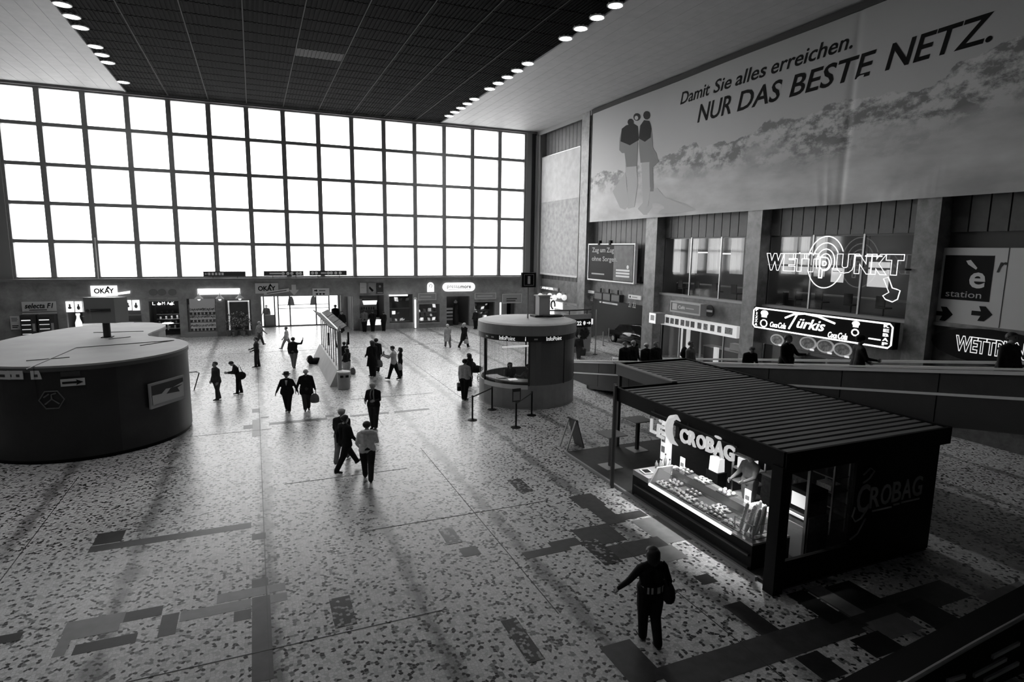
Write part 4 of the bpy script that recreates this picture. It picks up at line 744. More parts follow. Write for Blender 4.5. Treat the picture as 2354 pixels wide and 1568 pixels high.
MB().tube([(u, v, .12) for u, v in A0], .021, closed=True).build('neon_arrow', M_NEON, t)
a = U(1765, 610); b = U(2083, 618); MB().box(a[0], b[0], (a[1]+b[1])/2-.03, (a[1]+b[1])/2+.03, -.15, .04).build('carrier_rail', M_DKSTEEL, t)
for u in (.3, 3.5, 6.7): MB().box(u-.03, u+.03, (a[1]+b[1])/2-.03, (a[1]+b[1])/2+.03, -.9, -.15).build('bracket', M_DKSTEEL, t)
# kebab sign
o = XW(1730, 752, XR-.45); zb_, zt_ = 2.96, 4.0; q = XW(2055, 770, XR-.45); t = thing('kebab_sign', 'black neon edged sign reading Türkis with pizza and kebap at its ends', 'sign', (XR-.45, o.y, zb_), face='R'); W = o.y-q.y; Hh = zt_-zb_
MB().box(0, W, 0, Hh, -.3, 0).build('box', mat('sign_black', .005, .7, spec=.08), t)
rr = .12; MB().tube([(.05+rr,.05,.04),(W-.05-rr,.05,.04),(W-.05,.05+rr,.04),(W-.05,Hh-.05-rr,.04),(W-.05-rr,Hh-.05,.04),(.05+rr,Hh-.05,.04),(.05,Hh-.05-rr,.04),(.05,.05+rr,.04)], .035, closed=True).build('neon_border', M_NEON, t)
for i, ch in enumerate('PIZZA'): lettering('neon_letter', ch, M_NEON, t, ((.16, .30) if ch != 'I' else (.205, .255)) + (Hh*.80-i*Hh*.17, Hh*.92-i*Hh*.17), .01, .03, bold=.02)
for i, ch in enumerate('KEBAP'): lettering('neon_letter', ch, M_NEON, t, (W-.42, W-.20, Hh*.80-i*Hh*.17, Hh*.92-i*Hh*.17), .01, .03, bold=.02)
lettering('neon_lettering', 'ürkis', M_NEON, t, (W*.37, W*.575, Hh*.3, Hh*.74), .01, .04, shear=.35, bold=.008)
MB().tube([(W*.275,Hh*.66,.03),(W*.34,Hh*.86,.03),(W*.42,Hh*.95,.03),(W*.52,Hh*.9,.03),(W*.64,Hh*.7,.03)], .045).build('neon_stroke', M_NEON, t); MB().tube([(W*.365,Hh*.86,.03),(W*.335,Hh*.5,.03),(W*.31,Hh*.2,.03)], .045).build('neon_stroke', M_NEON, t)
for u0, v0 in ((.155,.16), (.60,.10)):
    lettering('neon_lettering', 'Coca', M_NEON, t, (W*u0, W*(u0+.06), Hh*v0, Hh*(v0+.24)), .01, .03, shear=.3, bold=.012); lettering('neon_lettering', 'Cola', M_NEON, t, (W*(u0+.068), W*(u0+.128), Hh*v0, Hh*(v0+.26)), .01, .03, shear=.3, bold=.012)
for cx, cz, s in ((W*.10, Hh*.42, 1.0), (W*.775, Hh*.56, .75)):       # plain chef's hat and plate emblems
    MB().ball((cx, cz+.34*s, .03), .24*s, .14*s, .03, 12, 4).build('hat_emblem', M_NEON, t); MB().box(cx-.15*s, cx+.15*s, cz+.14*s, cz+.27*s, .01, .05).build('hat_band', M_NEON, t); MB().tube([(cx+.2*s*math.cos(a*.63), cz-.15*s+.17*s*math.sin(a*.63), .03) for a in range(10)], .03, closed=True).build('plate_emblem', M_NEON, t)
MB().box(W*.86, W*.93, Hh*.28, Hh*.33, .01, .04).build('neon_bar', M_NEON, t)
for y in (.6, W-.6): MB().box(y-.05, y+.05, Hh*.4, Hh*.6, -.8, -.3).build('bracket', M_DKSTEEL, t)
for k, (px, py, s) in enumerate(((1787,781,.55), (1858,789,.62), (1898,796,.62), (1937,804,.62))):
    o = XW(px, py, XB-.25); t = thing('dish_picture', ('round pizza picture at the far end under the kebab sign', 'oval dish picture, second under the kebab sign', 'oval dish picture, third under the kebab sign', 'oval dish picture nearest the fourth pillar')[k], 'picture', (o.x, o.y, o.z), face='R', group='dish pictures under the kebab sign')
    MB().extrude([(s*.75*math.cos(a*.3142), s*.5*math.sin(a*.3142)) for a in range(20)], 0, .03).build('plate', mat('dish_plate', .75, .5, emit=.12), t); MB().extrude([(s*.6*math.cos(a*.3142), s*.38*math.sin(a*.3142)) for a in range(20)], .03, .04).build('food', mat('dish_grey', .35, .6, var=.6, scale=9), t); MB().box(.25*s, .6*s, -.5*s, -.38*s, .03, .05).build('price_tag', M_BRIGHT, t)
MB().box(XB-.34, XB-.2, 15.6, 21.4, 1.98, 2.12).build('dish_rail', mat('dish_rail', .12, .5), wall_right)
# station panel and oval sign
a = XW(2163, 570, XB-.1); b = XW(2135, 738, XB-.1); y0_ = a.y; y1_ = 7.6
zt_, zb_ = 6.88, 4.16; t = thing('station_panel', 'pale panel with a black square, a white letter e and the word station', 'sign', (XB-.15, y0_, zb_), face='R'); W = y0_-y1_; Hh = zt_-zb_
V = lambda px, py: (y0_-XW(px, py, XB-.15).y, XW(px, py, XB-.15).z-zb_)
MB().box(0, W, 0, Hh, 0, .06).build('panel', mat('station_pale', .6, .5), t); p_ = V(2165, 686); q_ = V(2290, 588)
MB().box(p_[0], q_[0], p_[1], q_[1], .06, .07).build('black_square', M_BLACK, t)
s_ = q_[0]-p_[0]; h2 = q_[1]-p_[1]
lettering('letter', 'e', M_PTW, t, (p_[0]+s_*.56, p_[0]+s_*.88, p_[1]+h2*.28, p_[1]+h2*.63), .07, .01, bold=.02); MB().extrude([(p_[0]+s_*.45,p_[1]+h2*.88),(p_[0]+s_*.5,p_[1]+h2*.80),(p_[0]+s_*.67,p_[1]+h2*.69),(p_[0]+s_*.69,p_[1]+h2*.73),(p_[0]+s_*.54,p_[1]+h2*.9)], .07, .08).build('accent', M_PTW, t)
lettering('lettering', 'station', M_PALE, t, (p_[0]+s_*.1, p_[0]+s_*.84, p_[1]+h2*.06, p_[1]+h2*.2), .07, .01)
for px in (2150, 2236):
    c = V(px, 719); MB().extrude([(c[0],c[1]-.08),(c[0]+.3,c[1]-.08),(c[0]+.22,c[1]-.26),(c[0]+.42,c[1]-.26),(c[0]+.66,c[1]),(c[0]+.42,c[1]+.26),(c[0]+.22,c[1]+.26),(c[0]+.3,c[1]+.08),(c[0],c[1]+.08)], .06, .075).build('arrow', M_BLACK, t)
c = V(2310, 620); MB().box(c[0]+.08, c[0]+.1, 0, Hh, .06, .07).build('panel_joint', M_SIGND, t); lettering('lettering', 'r', M_SIGND, t, (c[0]-.2, c[0]+.1, c[1]-.1, c[1]+.25), .07, .01, shear=.3)
MB().box(-.1, W, -.14, 0, -.1, .2).build('ledge', M_PILLAR, t)
MB().box(XB+.06, XB+.3, 6.8, 14.42, 4.1, 7.6).build('bay_wall', mat('bay_wall_grey', .06, .6), wall_right)
o = XW(2290, 800, XB-.25); t = thing('oval_sign', 'black oval sign with outlined neon letters WETTPUNKT at the end of the wall', 'sign', (XB-.25, o.y, o.z), face='R')
MB().extrude([(-.1+2.0*math.cos(a*.2618), .62*math.sin(a*.2618)) for a in range(24)], 0, .12).build('panel', M_BLACK, t)
lettering('neon_letter', 'WETTPUNKT', M_NEONDIM, t, (-1.25, 1.55, -.28, .3), .14, outline=.022, bold=.03)
for k, y in enumerate((38.0, 34.2)):  # tubes added to brighten the dark passage
    t = thing('ceiling_tube', ('added white tube brightening the passage, far one', 'added white tube brightening the passage, near one')[k], 'lamp', (26.6, y, 3.0)); MB().box(-1.2, 1.2, -.06, .06, 0, .05).build('housing', M_WHITE, t); MB().cyl((-1.1,0,-.03), (1.1,0,-.03), .04).build('tube', M_TUBE, t)
# ================================================================== ROUND INFORMATION KIOSK
KX, KY, KR = 11.05, 24.15, 2.12
cdir = Vector((-KX, -KY, 0)).normalized(); rdir = Vector((-cdir.y, cdir.x, 0))      # towards the gallery / its right
def kp(phi, r=KR, z=0.0):
    a = math.radians(phi); v = (cdir*math.cos(a)+rdir*math.sin(a))*r; return (v.x, v.y, z)
kiosk = thing('information_kiosk', 'round information kiosk with glazed walls and InfoPoint lettering', 'kiosk', (KX, KY, 0))
def arc_wall(p0, p1, r0, r1, z0, z1, step=6):
    n = max(1, int(abs(p1-p0)/step)); mb = MB()
    for i in range(n):
        a, b = p0+(p1-p0)*i/n, p0+(p1-p0)*(i+1)/n
        mb.hexa([kp(a,r0,z0), kp(b,r0,z0), kp(b,r1,z0), kp(a,r1,z0)], [kp(a,r0,z1), kp(b,r0,z1), kp(b,r1,z1), kp(a,r1,z1)])
    return mb
M_KGREY = mat('kiosk_grey', .30, .45, var=.08, scale=3); M_KDARK = mat('kiosk_dark', .045, .4, var=.15, scale=4); M_KROOF = mat('kiosk_roof', .34, .6, var=.1, scale=2); M_KGL = glass('kiosk_glass', .9, .15)
arc_wall(-180, 180, KR-.08, KR, .06, 1.02, 8).build('base_wall', M_KGREY, kiosk); arc_wall(-180, 180, KR-.1, KR+.02, 0, .06, 8).build('plinth', M_STEEL, kiosk)
arc_wall(-58, 2, KR, KR+.015, .86, 1.04).build('pale_band', mat('kiosk_pale', .8, .5), kiosk)
for a, b in ((-178,-118), (-116,-60), (-58,2)): arc_wall(a, b, KR-.04, KR-.02, 1.02, 2.86).build('glass_panel', M_KGL, kiosk)
for a, b in ((4,48), (50,92)): arc_wall(a, b, KR-.05, KR-.02, 1.02, 2.86).build('dark_panel', mat('kiosk_tinted', .13, .3), kiosk)
for a, b in ((94,134), (136,178)): arc_wall(a, b, KR-.04, KR-.02, 1.02, 2.86).build('glass_panel', glass('kiosk_tint', .3, .2), kiosk)
for a in (-179, -117, -59, 3, 49, 93, 135): MB().cyl(kp(a,KR-.03,1.0), kp(a,KR-.03,2.9), .04, n=8).build('post', M_DKSTEEL, kiosk)
arc_wall(-180, 180, KR-.05, KR+.03, 2.86, 3.1, 6).build('sign_band', mat('band_black', .012, .4), kiosk); arc_wall(-180, 180, KR-.1, KR+.06, 3.1, 3.52, 6).build('fascia', M_KGREY, kiosk)
MB().lathe([(KR+.06,3.521),(KR-.1,3.57),(.4,3.62)], n=60).build('roof_cone', M_KROOF, kiosk)
MB().lathe([(KR-.1,0),(KR-.1,.42)], n=40).build('inner_floor', M_SIGND, kiosk)
def curved_text(txt, p0, p1, z0, z1, m, parent, rad=KR+.04):
    o = lettering('lettering', txt, m, parent, (p0, p1, z0, z1), 0, .01); me = o.data; co = np.empty(len(me.vertices)*3); me.vertices.foreach_get('co', co); co = co.reshape(-1,3)
    me.vertices.foreach_set('co', np.array([kp(u, rad+w_, v) for u, v, w_ in co]).ravel()); me.update()
curved_text('InfoPoint', -32, -13, 2.90, 3.07, M_BRIGHT, kiosk); curved_text('InfoPoint', 22, 42, 2.90, 3.07, M_BRIGHT, kiosk); curved_text('i', -2, -1, 2.90, 3.07, M_BRIGHT, kiosk)
for a in (-44, 8, -54): arc_wall(a, a+4, KR+.03, KR+.04, 2.94, 3.0).build('small_print', M_PALE, kiosk)
t = thing('kiosk_desk', 'curved desk with papers inside the information kiosk', 'desk', (KX, KY, .42)); mb = arc_wall(-70, 60, KR-.75, KR-.15, .68, .73); mb.build('top', M_PALE, t); arc_wall(-70, 60, KR-.7, KR-.66, 0, .68).build('front', M_SIGN, t)
for k, (a, m_) in enumerate(((12,M_BRIGHT), (28,M_SIGN), (-40,M_PALE), (-20,M_BRIGHT))): v = kp(a, KR-.45, .74); MB().box(v[0]-.18, v[0]+.18, v[1]-.13, v[1]+.13, .73, .76).build('papers', m_, t)
v = kp(25, KR-.8, .76); t = thing('computer_monitor', 'dark computer monitor on the kiosk desk', 'screen', (KX+v[0], KY+v[1], 1.15), rotz=math.radians(-30)); MB().box(-.22, .22, -.02, .02, .1, .45).build('screen', M_BLACK, t); MB().cyl((0,.03,0), (0,.03,.15), .03).build('stand', M_DKSTEEL, t); MB().box(-.12, .12, -.08, .1, 0, .02).build('base', M_DKSTEEL, t)
t = thing('kiosk_lamp', 'long pale lamp hanging under the information kiosk roof', 'lamp', (KX-.2, KY+.4, 2.25)); MB().box(-.8, .8, -.06, .06, 0, .07).build('diffuser', M_BRIGHT, t)
for x in (-.6, .6): MB().cyl((x,0,.07), (x,0,.85), .01, n=5).build('wire', M_DKSTEEL, t)
t = thing('notice_card', 'small white notice hanging inside the information kiosk', 'notice', (KX+.2, KY-.2, 1.75)); MB().box(-.16, .16, 0, .01, 0, .22).build('sheet', M_BRIGHT, t); MB().cyl((0,0,.22), (0,0,1.2), .005, n=4).build('string', M_DKSTEEL, t)
# roof things
a = YW(1213, 742, KY-.1); t = thing('information_sign', 'black square sign with a white letter i on a pole above the kiosk', 'sign', (a.x, KY-.1, 3.6), face='B'); MB().cyl((0,0,0), (0,1.5,0), .035, n=8).build('pole', M_STEEL, t); MB().box(-.34, .34, 1.38, 2.02, -.06, .06).build('panel', M_BLACK, t)
mb = MB(); mb.box(-.24, .24, 1.46, 1.475, .06, .066).box(-.24, .24, 1.925, 1.94, .06, .066).box(-.24, -.225, 1.46, 1.94, .06, .066).box(.225, .24, 1.46, 1.94, .06, .066); mb.build('border_line', M_PALE, t); lettering('letter', 'i', M_PTW, t, (-.07, .07, 1.53, 1.87), .06, .008, bold=.04)
a = YW(1247, 735, KY+.3); t = thing('roof_cabinet', 'white cabinet standing on the information kiosk roof', 'cabinet', (a.x, KY+.3, 3.6)); MB().box(-.27, .27, -.2, .2, .1, .95).build('body', mat('cabinet_white', .45, .5), t); MB().box(-.5, .45, -.28, .28, 0, .1).build('base', M_SIGND, t); MB().box(-.34, .3, -.24, .24, .95, 1.0).build('lid', M_PALE, t)
t = thing('cable_coil', 'flat dark cable coil lying on the information kiosk roof', 'cable', (KX+1.25, KY-.1, 3.6)); MB().tube([(.5*math.cos(i*.4), .35*math.sin(i*.4), .03+.003*i) for i in range(30)], .025).build('loop', M_SIGND, t)
# barrier posts before the kiosk
postm = [MB().lathe([(.19,0),(.19,.02),(.05,.05),(.03,.06)], n=16).mesh('base', M_BLACK), MB().cyl((0,0,.05), (0,0,.95), .033, n=10).mesh('pole', M_BLACK), MB().lathe([(.04,.93),(.04,.99),(.03,1.0)], n=10).mesh('head', M_DKSTEEL)]
bp = [FL(1086,966), FL(1131,942), FL(1186,983), FL(1222,955)]
for k, p_ in enumerate(bp):
    t = thing('barrier_post', ('black barrier post standing furthest from the kiosk, beside the man in the pale shirt', 'black barrier post against the pale side of the kiosk', 'black barrier post carrying a small notice board', 'black barrier post right before the kiosk door joint')[k], 'barrier', (p_.x, p_.y, 0), group='barrier posts before the information kiosk')
    for nm, me in zip(('base','pole','head'), postm): link(nm, me, t)
    if k in (0, 2):
        q = bp[k+1]-p_; mb = MB(); n_ = Vector((-q.y, q.x, 0)).normalized()*.004
        mb.hexa([n_*-1+Vector((0,0,.90)), q-n_+Vector((0,0,.90)), q+n_+Vector((0,0,.90)), n_+Vector((0,0,.90))], [n_*-1+Vector((0,0,.95)), q-n_+Vector((0,0,.95)), q+n_+Vector((0,0,.95)), n_+Vector((0,0,.95))]); mb.build('belt', M_SIGND, t)
    if k == 2: MB().box(-.17, .17, -.02, .02, 1.0, 1.5).build('notice_board', M_SIGND, t); MB().box(-.13, .13, -.026, -.02, 1.05, 1.38).build('notice', M_SIGN, t)
# ================================================================== LARGE ROUNDED KIOSK ON THE LEFT
def chaikin(P_, n=3):
    for _ in range(n): P_ = [q for i in range(len(P_)) for q in ((.75*P_[i][0]+.25*P_[(i+1)%len(P_)][0], .75*P_[i][1]+.25*P_[(i+1)%len(P_)][1]), (.25*P_[i][0]+.75*P_[(i+1)%len(P_)][0], .25*P_[i][1]+.75*P_[(i+1)%len(P_)][1]))]
    return P_
LCX, LCY, LR = -5.45, 24.5, 3.08
lobe = [(LCX+LR*math.cos(math.radians(a)), LCY+LR*math.sin(math.radians(a))) for a in range(-178, 55, 2)]
outline = lobe+[(-4.02,27.5),(-4.12,28.0),(-4.05,28.7),(-3.9,29.5),(-3.8,30.3),(-3.82,31.0),(-4.05,31.7),(-4.5,32.2),(-5.1,32.45),(-5.9,32.35),(-6.7,31.95),(-7.4,31.2),(-8.0,30.0),(-8.5,28.7),(-8.8,27.4),(-8.85,26.2),(-8.75,25.2)]
def inset(P_, d):
    out = []; n = len(P_)
    for i in range(n):
        a, b = P_[i-1], P_[(i+1)%n]; tx, ty = b[0]-a[0], b[1]-a[1]; L_ = math.hypot(tx, ty) or 1; out.append((P_[i][0]-ty/L_*d, P_[i][1]+tx/L_*d))
    return out
lk = thing('rounded_kiosk', 'large dark rounded kiosk with a pale flat roof', 'kiosk', (LCX, LCY+2, 0)); sh = lambda P_: [(x-LCX, y-LCY-2) for x, y in P_]
def ring(P0, P1, z0, z1):
    mb = MB(); n = len(P0)
    for i in range(n): j = (i+1)%n; mb.hexa([P0[i]+(z0,), P0[j]+(z0,), P1[j]+(z0,), P1[i]+(z0,)], [P0[i]+(z1,), P0[j]+(z1,), P1[j]+(z1,), P1[i]+(z1,)])
    return mb
O0 = sh(outline); O1 = sh(inset(outline, .12)); O2 = sh(inset(outline, .04))
M_LK = mat('kiosk_lacquer', .018, .4, var=.2, scale=1.5, spec=.35); M_LKR = mat('kiosk_flat_roof', .30, .7, var=.08, scale=1)
n = len(O0); step = 19
for s in range(0, n, step):
    e = min(s+step, n); mb = MB()
    for i in range(s, e): j = (i+1)%n; mb.hexa([O0[i]+(.12,), O0[j]+(.12,), O1[j]+(.12,), O1[i]+(.12,)], [O0[i]+(2.86,), O0[j]+(2.86,), O1[j]+(2.86,), O1[i]+(2.86,)])
    mb.build('wall_panel', M_LK if (s//step)%3 else mat('kiosk_lacquer_pale', .028, .35, var=.2, scale=1.5, spec=.35), lk)
ring(O2, O1, 0, .12).build('plinth', M_BLACK, lk)
MB().prism(sh(inset(outline, -.03)), 2.96, 3.02).build('roof', M_LKR, lk); ring(sh(inset(outline, -.03)), O1, 2.84, 2.96).build('roof_edge', mat('roof_edge', .06, .5), lk)
for a, b in (((175,800),(400,783)), ((175,800),(60,850)), ((322,795),(400,783)), ((60,830),(160,822)), ((215,765),(330,762)), ((250,780),(300,775))):
    p_ = FL(*a, 3.02); q = FL(*b, 3.02); MB().tube([(p_.x-LCX, p_.y-LCY-2, 3.025), (q.x-LCX, q.y-LCY-2, 3.025)], .018, 5).build('roof_seam', M_SIGND, lk)
def on_cyl(px, py, cx=LCX, cy=LCY, r=LR):
    d = sight(px, py); a = d.x**2+d.y**2; b = -2*(d.x*cx+d.y*cy); c = cx*cx+cy*cy-r*r; D = b*b-4*a*c; tt = (-b-math.sqrt(max(D,0)))/(2*a); return Vector((d.x*tt, d.y*tt, EYE+d.z*tt))
def wall_frame(px, py):
    p_ = on_cyl(px, py); nrm = Vector((p_.x-LCX, p_.y-LCY, 0)).normalized(); rgt = Vector((0,0,1)).cross(nrm); return Matrix(((rgt.x,0,nrm.x,p_.x), (rgt.y,0,nrm.y,p_.y), (0,1,0,p_.z), (0,0,0,1)))
def stuck(name, label, cat, px, py):
    t = thing(name, label, cat); t.matrix_world = wall_frame(px, py); return t
t = stuck('hexagon_emblem', 'faint hexagonal emblem on the dark rounded kiosk wall', 'emblem', 120, 919); hx = [(.32*math.cos(a*math.pi/3), .30*math.sin(a*math.pi/3), .03) for a in range(6)]
M_EMB = mat('emblem_grey', .11, .5); MB().tube(hx, .02, closed=True).build('outline', M_EMB, t); MB().tube([(-.18,-.13,.03),(0,.02,.03),(.18,-.13,.03)], .022).build('chevron', M_EMB, t); MB().tube([(0,.02,.03),(0,.16,.03),(.12,.2,.03)], .022).build('stem', M_EMB, t); MB().tube([(-.2,.08,.03),(-.06,.18,.03)], .022).build('stroke', M_EMB, t)
t = stuck('arrow_plate', 'small pale plate with a black arrow under the rounded kiosk roof', 'sign', 168, 879); MB().box(-.3, .3, -.1, .12, .01, .04).build('plate', M_PALE, t); MB().extrude([(-.26,-.02),(.1,-.02),(.08,-.08),(.26,.01),(.08,.09),(.1,.04),(-.26,.04)], .04, .05).build('arrow', M_BLACK, t); MB().box(-.28, .2, .2, .34, .01, .04).build('upper_plate', M_SIGND, t)
t = stuck('framed_picture', 'framed landscape poster on the side of the rounded kiosk', 'poster', 383, 900); MB().box(-.78, .78, -.42, .42, .0, .06).build('frame', M_SIGN, t); MB().box(-.7, .7, -.30, .34, .06, .07).build('sky_field', M_SIGND, t); MB().extrude([(-.7,-.3),(.7,-.3),(.7,.2),(.2,.1),(-.1,.12),(-.3,.0),(-.7,.02)], .07, .08).build('pale_field', mat('landscape_pale', .45, .5), t); MB().extrude([(-.1,-.05),(.5,-.1),(.4,.05),(.65,.12),(.1,.1)], .08, .088).build('dark_shape', M_SIGND, t)
for k, (px, w_) in enumerate(((8,.24), (26,.10), (43,.14), (84,.14))):
    t = stuck('pale_letter_plate', ('pale plate under the roof edge at the frame side of the rounded kiosk', 'narrow pale plate, second under the roof edge', 'pale plate, third under the roof edge', 'slanted pale plate left of the arrow plate')[k], 'sign', px, 862); MB().extrude([(-w_,-.13),(w_,-.13),(w_*(.6 if k == 3 else 1),.13),(-w_,.13)], .01, .03).build('plate', M_PALE, t); MB().box(-w_*.4, w_*.3, -.06, .02, .03, .035).build('print', M_SIGND, t)
p_ = FL(247, 775, 3.02); t = thing('roof_box_sign', 'grey box sign on a post over the rounded kiosk roof', 'sign', (p_.x, p_.y, 3.02)); MB().cyl((0,0,0), (0,0,.62), .13, n=12).build('post', M_SIGND, t); MB().box(-.18, .2, -.18, .18, 0, .03).build('foot', M_BLACK, t)
MB().add([(-.62,-.3,.60),(.38,-.36,.58),(.72,.25,.56),(-.3,.5,.58),(-.62,-.3,1.58),(.38,-.36,1.56),(.72,.25,1.54),(-.3,.5,1.56)], [(0,3,2,1),(4,5,6,7),(0,1,5,4),(1,2,6,5),(2,3,7,6),(3,0,4,7)]).build('box', mat('box_sign_face', .20, .5), t)
for k in range(2): MB().box(-.4, .25, -.375-.0*k, -.345, 1.03+.07*k, 1.07+.07*k).build('line_of_print', M_SIGND, t)
MB().ball((-.5,-.345,1.08), .06, .02, .06, 8, 5).build('dot', M_SIGND, t)
p_ = FL(446, 898); t = thing('hoop_rail', 'bent steel hoop rail standing beside the rounded kiosk', 'railing', (p_.x, p_.y, 0)); MB().tube([(-.5,.2,.0),(-.5,.2,.82),(.15,.1,.85),(.25,.08,.8),(0,0,0)], .025, 8).build('hoop', M_DKSTEEL, t); MB().lathe([(.07,0),(.07,.015)], n=10).build('foot_plate', M_STEEL, t)
# ================================================================== CROISSANT KIOSK
snack = thing('snack_kiosk', 'dark open croissant kiosk with a ribbed flat roof and white lettering', 'kiosk', (9.1, 8.05, 0)); B = lambda x0,x1,y0,y1,z0,z1: MB().box(x0-9.1, x1-9.1, y0-8.05, y1-8.05, z0, z1)
M_SK = mat('snack_black', .008, .6, spec=.15); M_SKP = mat('snack_platform', .03, .6, var=.2, scale=6); M_RIB = mat('roof_rib_metal', .15, .5); M_RIBG = mat('roof_gutter', .02, .6)
B(9.15, 13.7, 8.05, 16.75, 0, .07).build('platform', M_SKP, snack); B(9.08, 9.15, 8.5, 16.75, 0, .08).build('platform_edge', M_SIGN, snack)
RX1, RZ = 13.85, 2.86
B(9.1, RX1, 8.0, 13.7, RZ-.16, RZ-.06).build('roof_deck', M_RIBG, snack); B(11.05, RX1, 13.7, 16.8, RZ-.16, RZ-.06).build('roof_deck', M_RIBG, snack)
ribA = MB().box(0, RX1-9.16, 0, .15, 0, .05).mesh('roof_rib', M_RIB); ribB = MB().box(0, RX1-11.1, 0, .15, 0, .05).mesh('roof_rib', M_RIB)
for k in range(23): link('roof_rib', ribA, snack, (.06, .03+.245*k, RZ-.06))
for k in range(12): link('roof_rib', ribB, snack, (2.0, 5.75+.25*k, RZ-.06))
for x0, x1, y0_, y1_, m_ in ((9.03,9.1,7.95,13.75,M_SK), (9.03,RX1+.05,7.93,8.0,M_SK), (RX1,RX1+.07,7.95,16.85,M_SK), (9.03,11.05,13.7,13.76,M_SK), (10.98,11.05,13.76,16.85,mat('fascia_grey', .10, .5)), (10.98,RX1+.07,16.8,16.87,M_SK)):
    B(x0, x1, y0_, y1_, 2.52, RZ+.03).build('fascia', m_, snack)
B(10.9, 11.08, 13.76, 16.87, RZ+.03, RZ+.06).build('fascia_cap', mat('cap_metal', .26, .4), snack)
B(8.97, 9.22, 7.94, 8.2, 0, 2.6).build('corner_column', M_SK, snack)
for dx in (0, .16): MB().cyl((-.1+dx*.5, 5.68+dx, 0), (-.1+dx*.5, 5.68+dx, 2.95), .05, n=8).build('post', M_DKSTEEL, snack)
B(13.5, 13.7, 16.5, 16.7, .05, 2.55).build('post', M_DKSTEEL, snack); B(11.0, 11.1, 16.6, 16.7, .05, 2.55).build('post', M_DKSTEEL, snack)
B(13.6, 13.7, 8.05, 16.7, .05, 2.55).build('rear_wall', M_SK, snack)
# side wall with its window
B(9.22, 13.7, 8.02, 8.1, .07, .62).build('side_wall', M_SK, snack); B(11.1, 13.7, 8.02, 8.1, .62, 2.55).build('side_wall', M_SK, snack); B(9.22, 11.1, 8.02, 8.1, 2.42, 2.55).build('side_wall', M_SK, snack)
B(9.22, 11.1, 8.05, 8.06, .62, 2.42).build('side_pane', M_CLEAR, snack)
t = thing('side_lettering', 'dark grey lettering CROBAG with crescents on the side of the croissant kiosk', 'sign', (11.2, 8.02, 1.35), face='B'); M_SL = mat('side_letter', .30, .5)
for i, (ch, u0, u1, v0, v1) in enumerate((('C',0,.36,-.06,.56), ('R',.38,.70,0,.46), ('O',.72,1.04,.01,.47), ('B',1.07,1.36,.02,.48), ('A',1.38,1.70,.03,.48), ('G',1.72,2.04,.04,.5))): lettering('letter', ch, M_SL, t, (u0, u1, v0, v1), 0, .012, bold=.015)
for pts in ([(.1,.78),(.3,.9),(.42,.82),(.3,.68),(.12,.6)], [(-.05,.1),(-.1,-.1),(.0,-.22),(.15,-.18),(.32,.0)], [(-.1,-.6),(.1,-.5),(.2,-.35),(.3,-.2)]): MB().tube([(u, v, .012) for u, v in pts], .018).build('crescent_line', M_SL, t)
for u0, u1 in ((.5,1.1), (1.15,1.35), (1.4,2.0)): MB().box(u0, u1, -.12+.05*u0, -.08+.05*u0, 0, .01).build('small_print', M_SL, t)
# counter with glass case
counter = thing('pastry_counter', 'long black pastry counter with a lit glass case', 'counter', (9.2, 8.75, .07)); CB = lambda x0,x1,y0,y1,z0,z1: MB().box(x0-9.2, x1-9.2, y0-8.75, y1-8.75, z0, z1)
CB(9.2, 10.25, 8.75, 13.05, 0, .54).build('body', M_SK, counter); CB(9.14, 9.2, 8.8, 12.9, .30, .34).build('rub_rail', M_DKSTEEL, counter); CB(9.16, 9.2, 8.8, 12.9, .0, .06).build('kick_rail', M_DKSTEEL, counter)
CB(9.2, 10.25, 8.75, 12.35, .54, .58).build('case_floor', M_STEEL, counter); CB(9.2, 10.25, 12.35, 13.05, .54, .68).build('till_block', M_SIGN, counter); CB(9.95, 10.25, 9.0, 12.35, .58, .86).build('rear_ledge', M_STEEL, counter)
CB(9.17, 9.22, 9.35, 12.3, .52, .58).build('light_strip', mat('case_light', .9, .4, emit=1.3), counter)
MB().hexa([(.02,.6,.58),(.04,.6,.58),(.04,3.55,.58),(.02,3.55,.58)], [(.26,.6,.95),(.28,.6,.95),(.28,3.55,.95),(.26,3.55,.95)]).build('front_glass', M_CLEAR, counter); MB().box(.26, .75, .6, 3.55, .95, .96).build('top_glass', M_CLEAR, counter)
MB().hexa([(0,3.55,.5),(.6,3.55,.5),(.6,3.62,.5),(0,3.62,.5)], [(.26,3.55,.95),(.75,3.55,.95),(.75,3.62,.95),(.26,3.62,.95)]).build('end_cheek', M_WHITE, counter)
t = thing('till_screen', 'small black till screen with a white frame on the counter end', 'screen', (9.42, 12.75, .76), rotz=math.radians(-10)); MB().box(-.13, .13, -.16, .16, 0, .025).build('frame', M_WHITE, t); MB().box(-.09, .09, -.12, .12, .025, .03).build('screen', M_BLACK, t)
# lamps of the kiosk (under its roof)
for k in range(4):
    t = thing('kiosk_spotlight', f'small spotlight under the croissant kiosk roof, {("nearest the corner column","second from the corner column","third from the corner column","nearest the thin posts")[k]}', 'lamp', (9.95, 9.4+1.05*k, 2.66), group='spotlights under the croissant kiosk roof'); MB().lathe([(.07,-.08),(.06,.0),(.03,.06)], n=10).build('housing', M_WHITE, t); MB().lathe([(.05,-.085),(.05,-.08)], n=10).build('lens', M_TUBE, t)
    L = bpy.data.lights.new('kiosk_beam', 'SPOT'); L.energy = 200; L.spot_size = 1.5; L.spot_blend = .6; L.shadow_soft_size = .06; link('lamp_beam', L, t, (0,0,-.1))
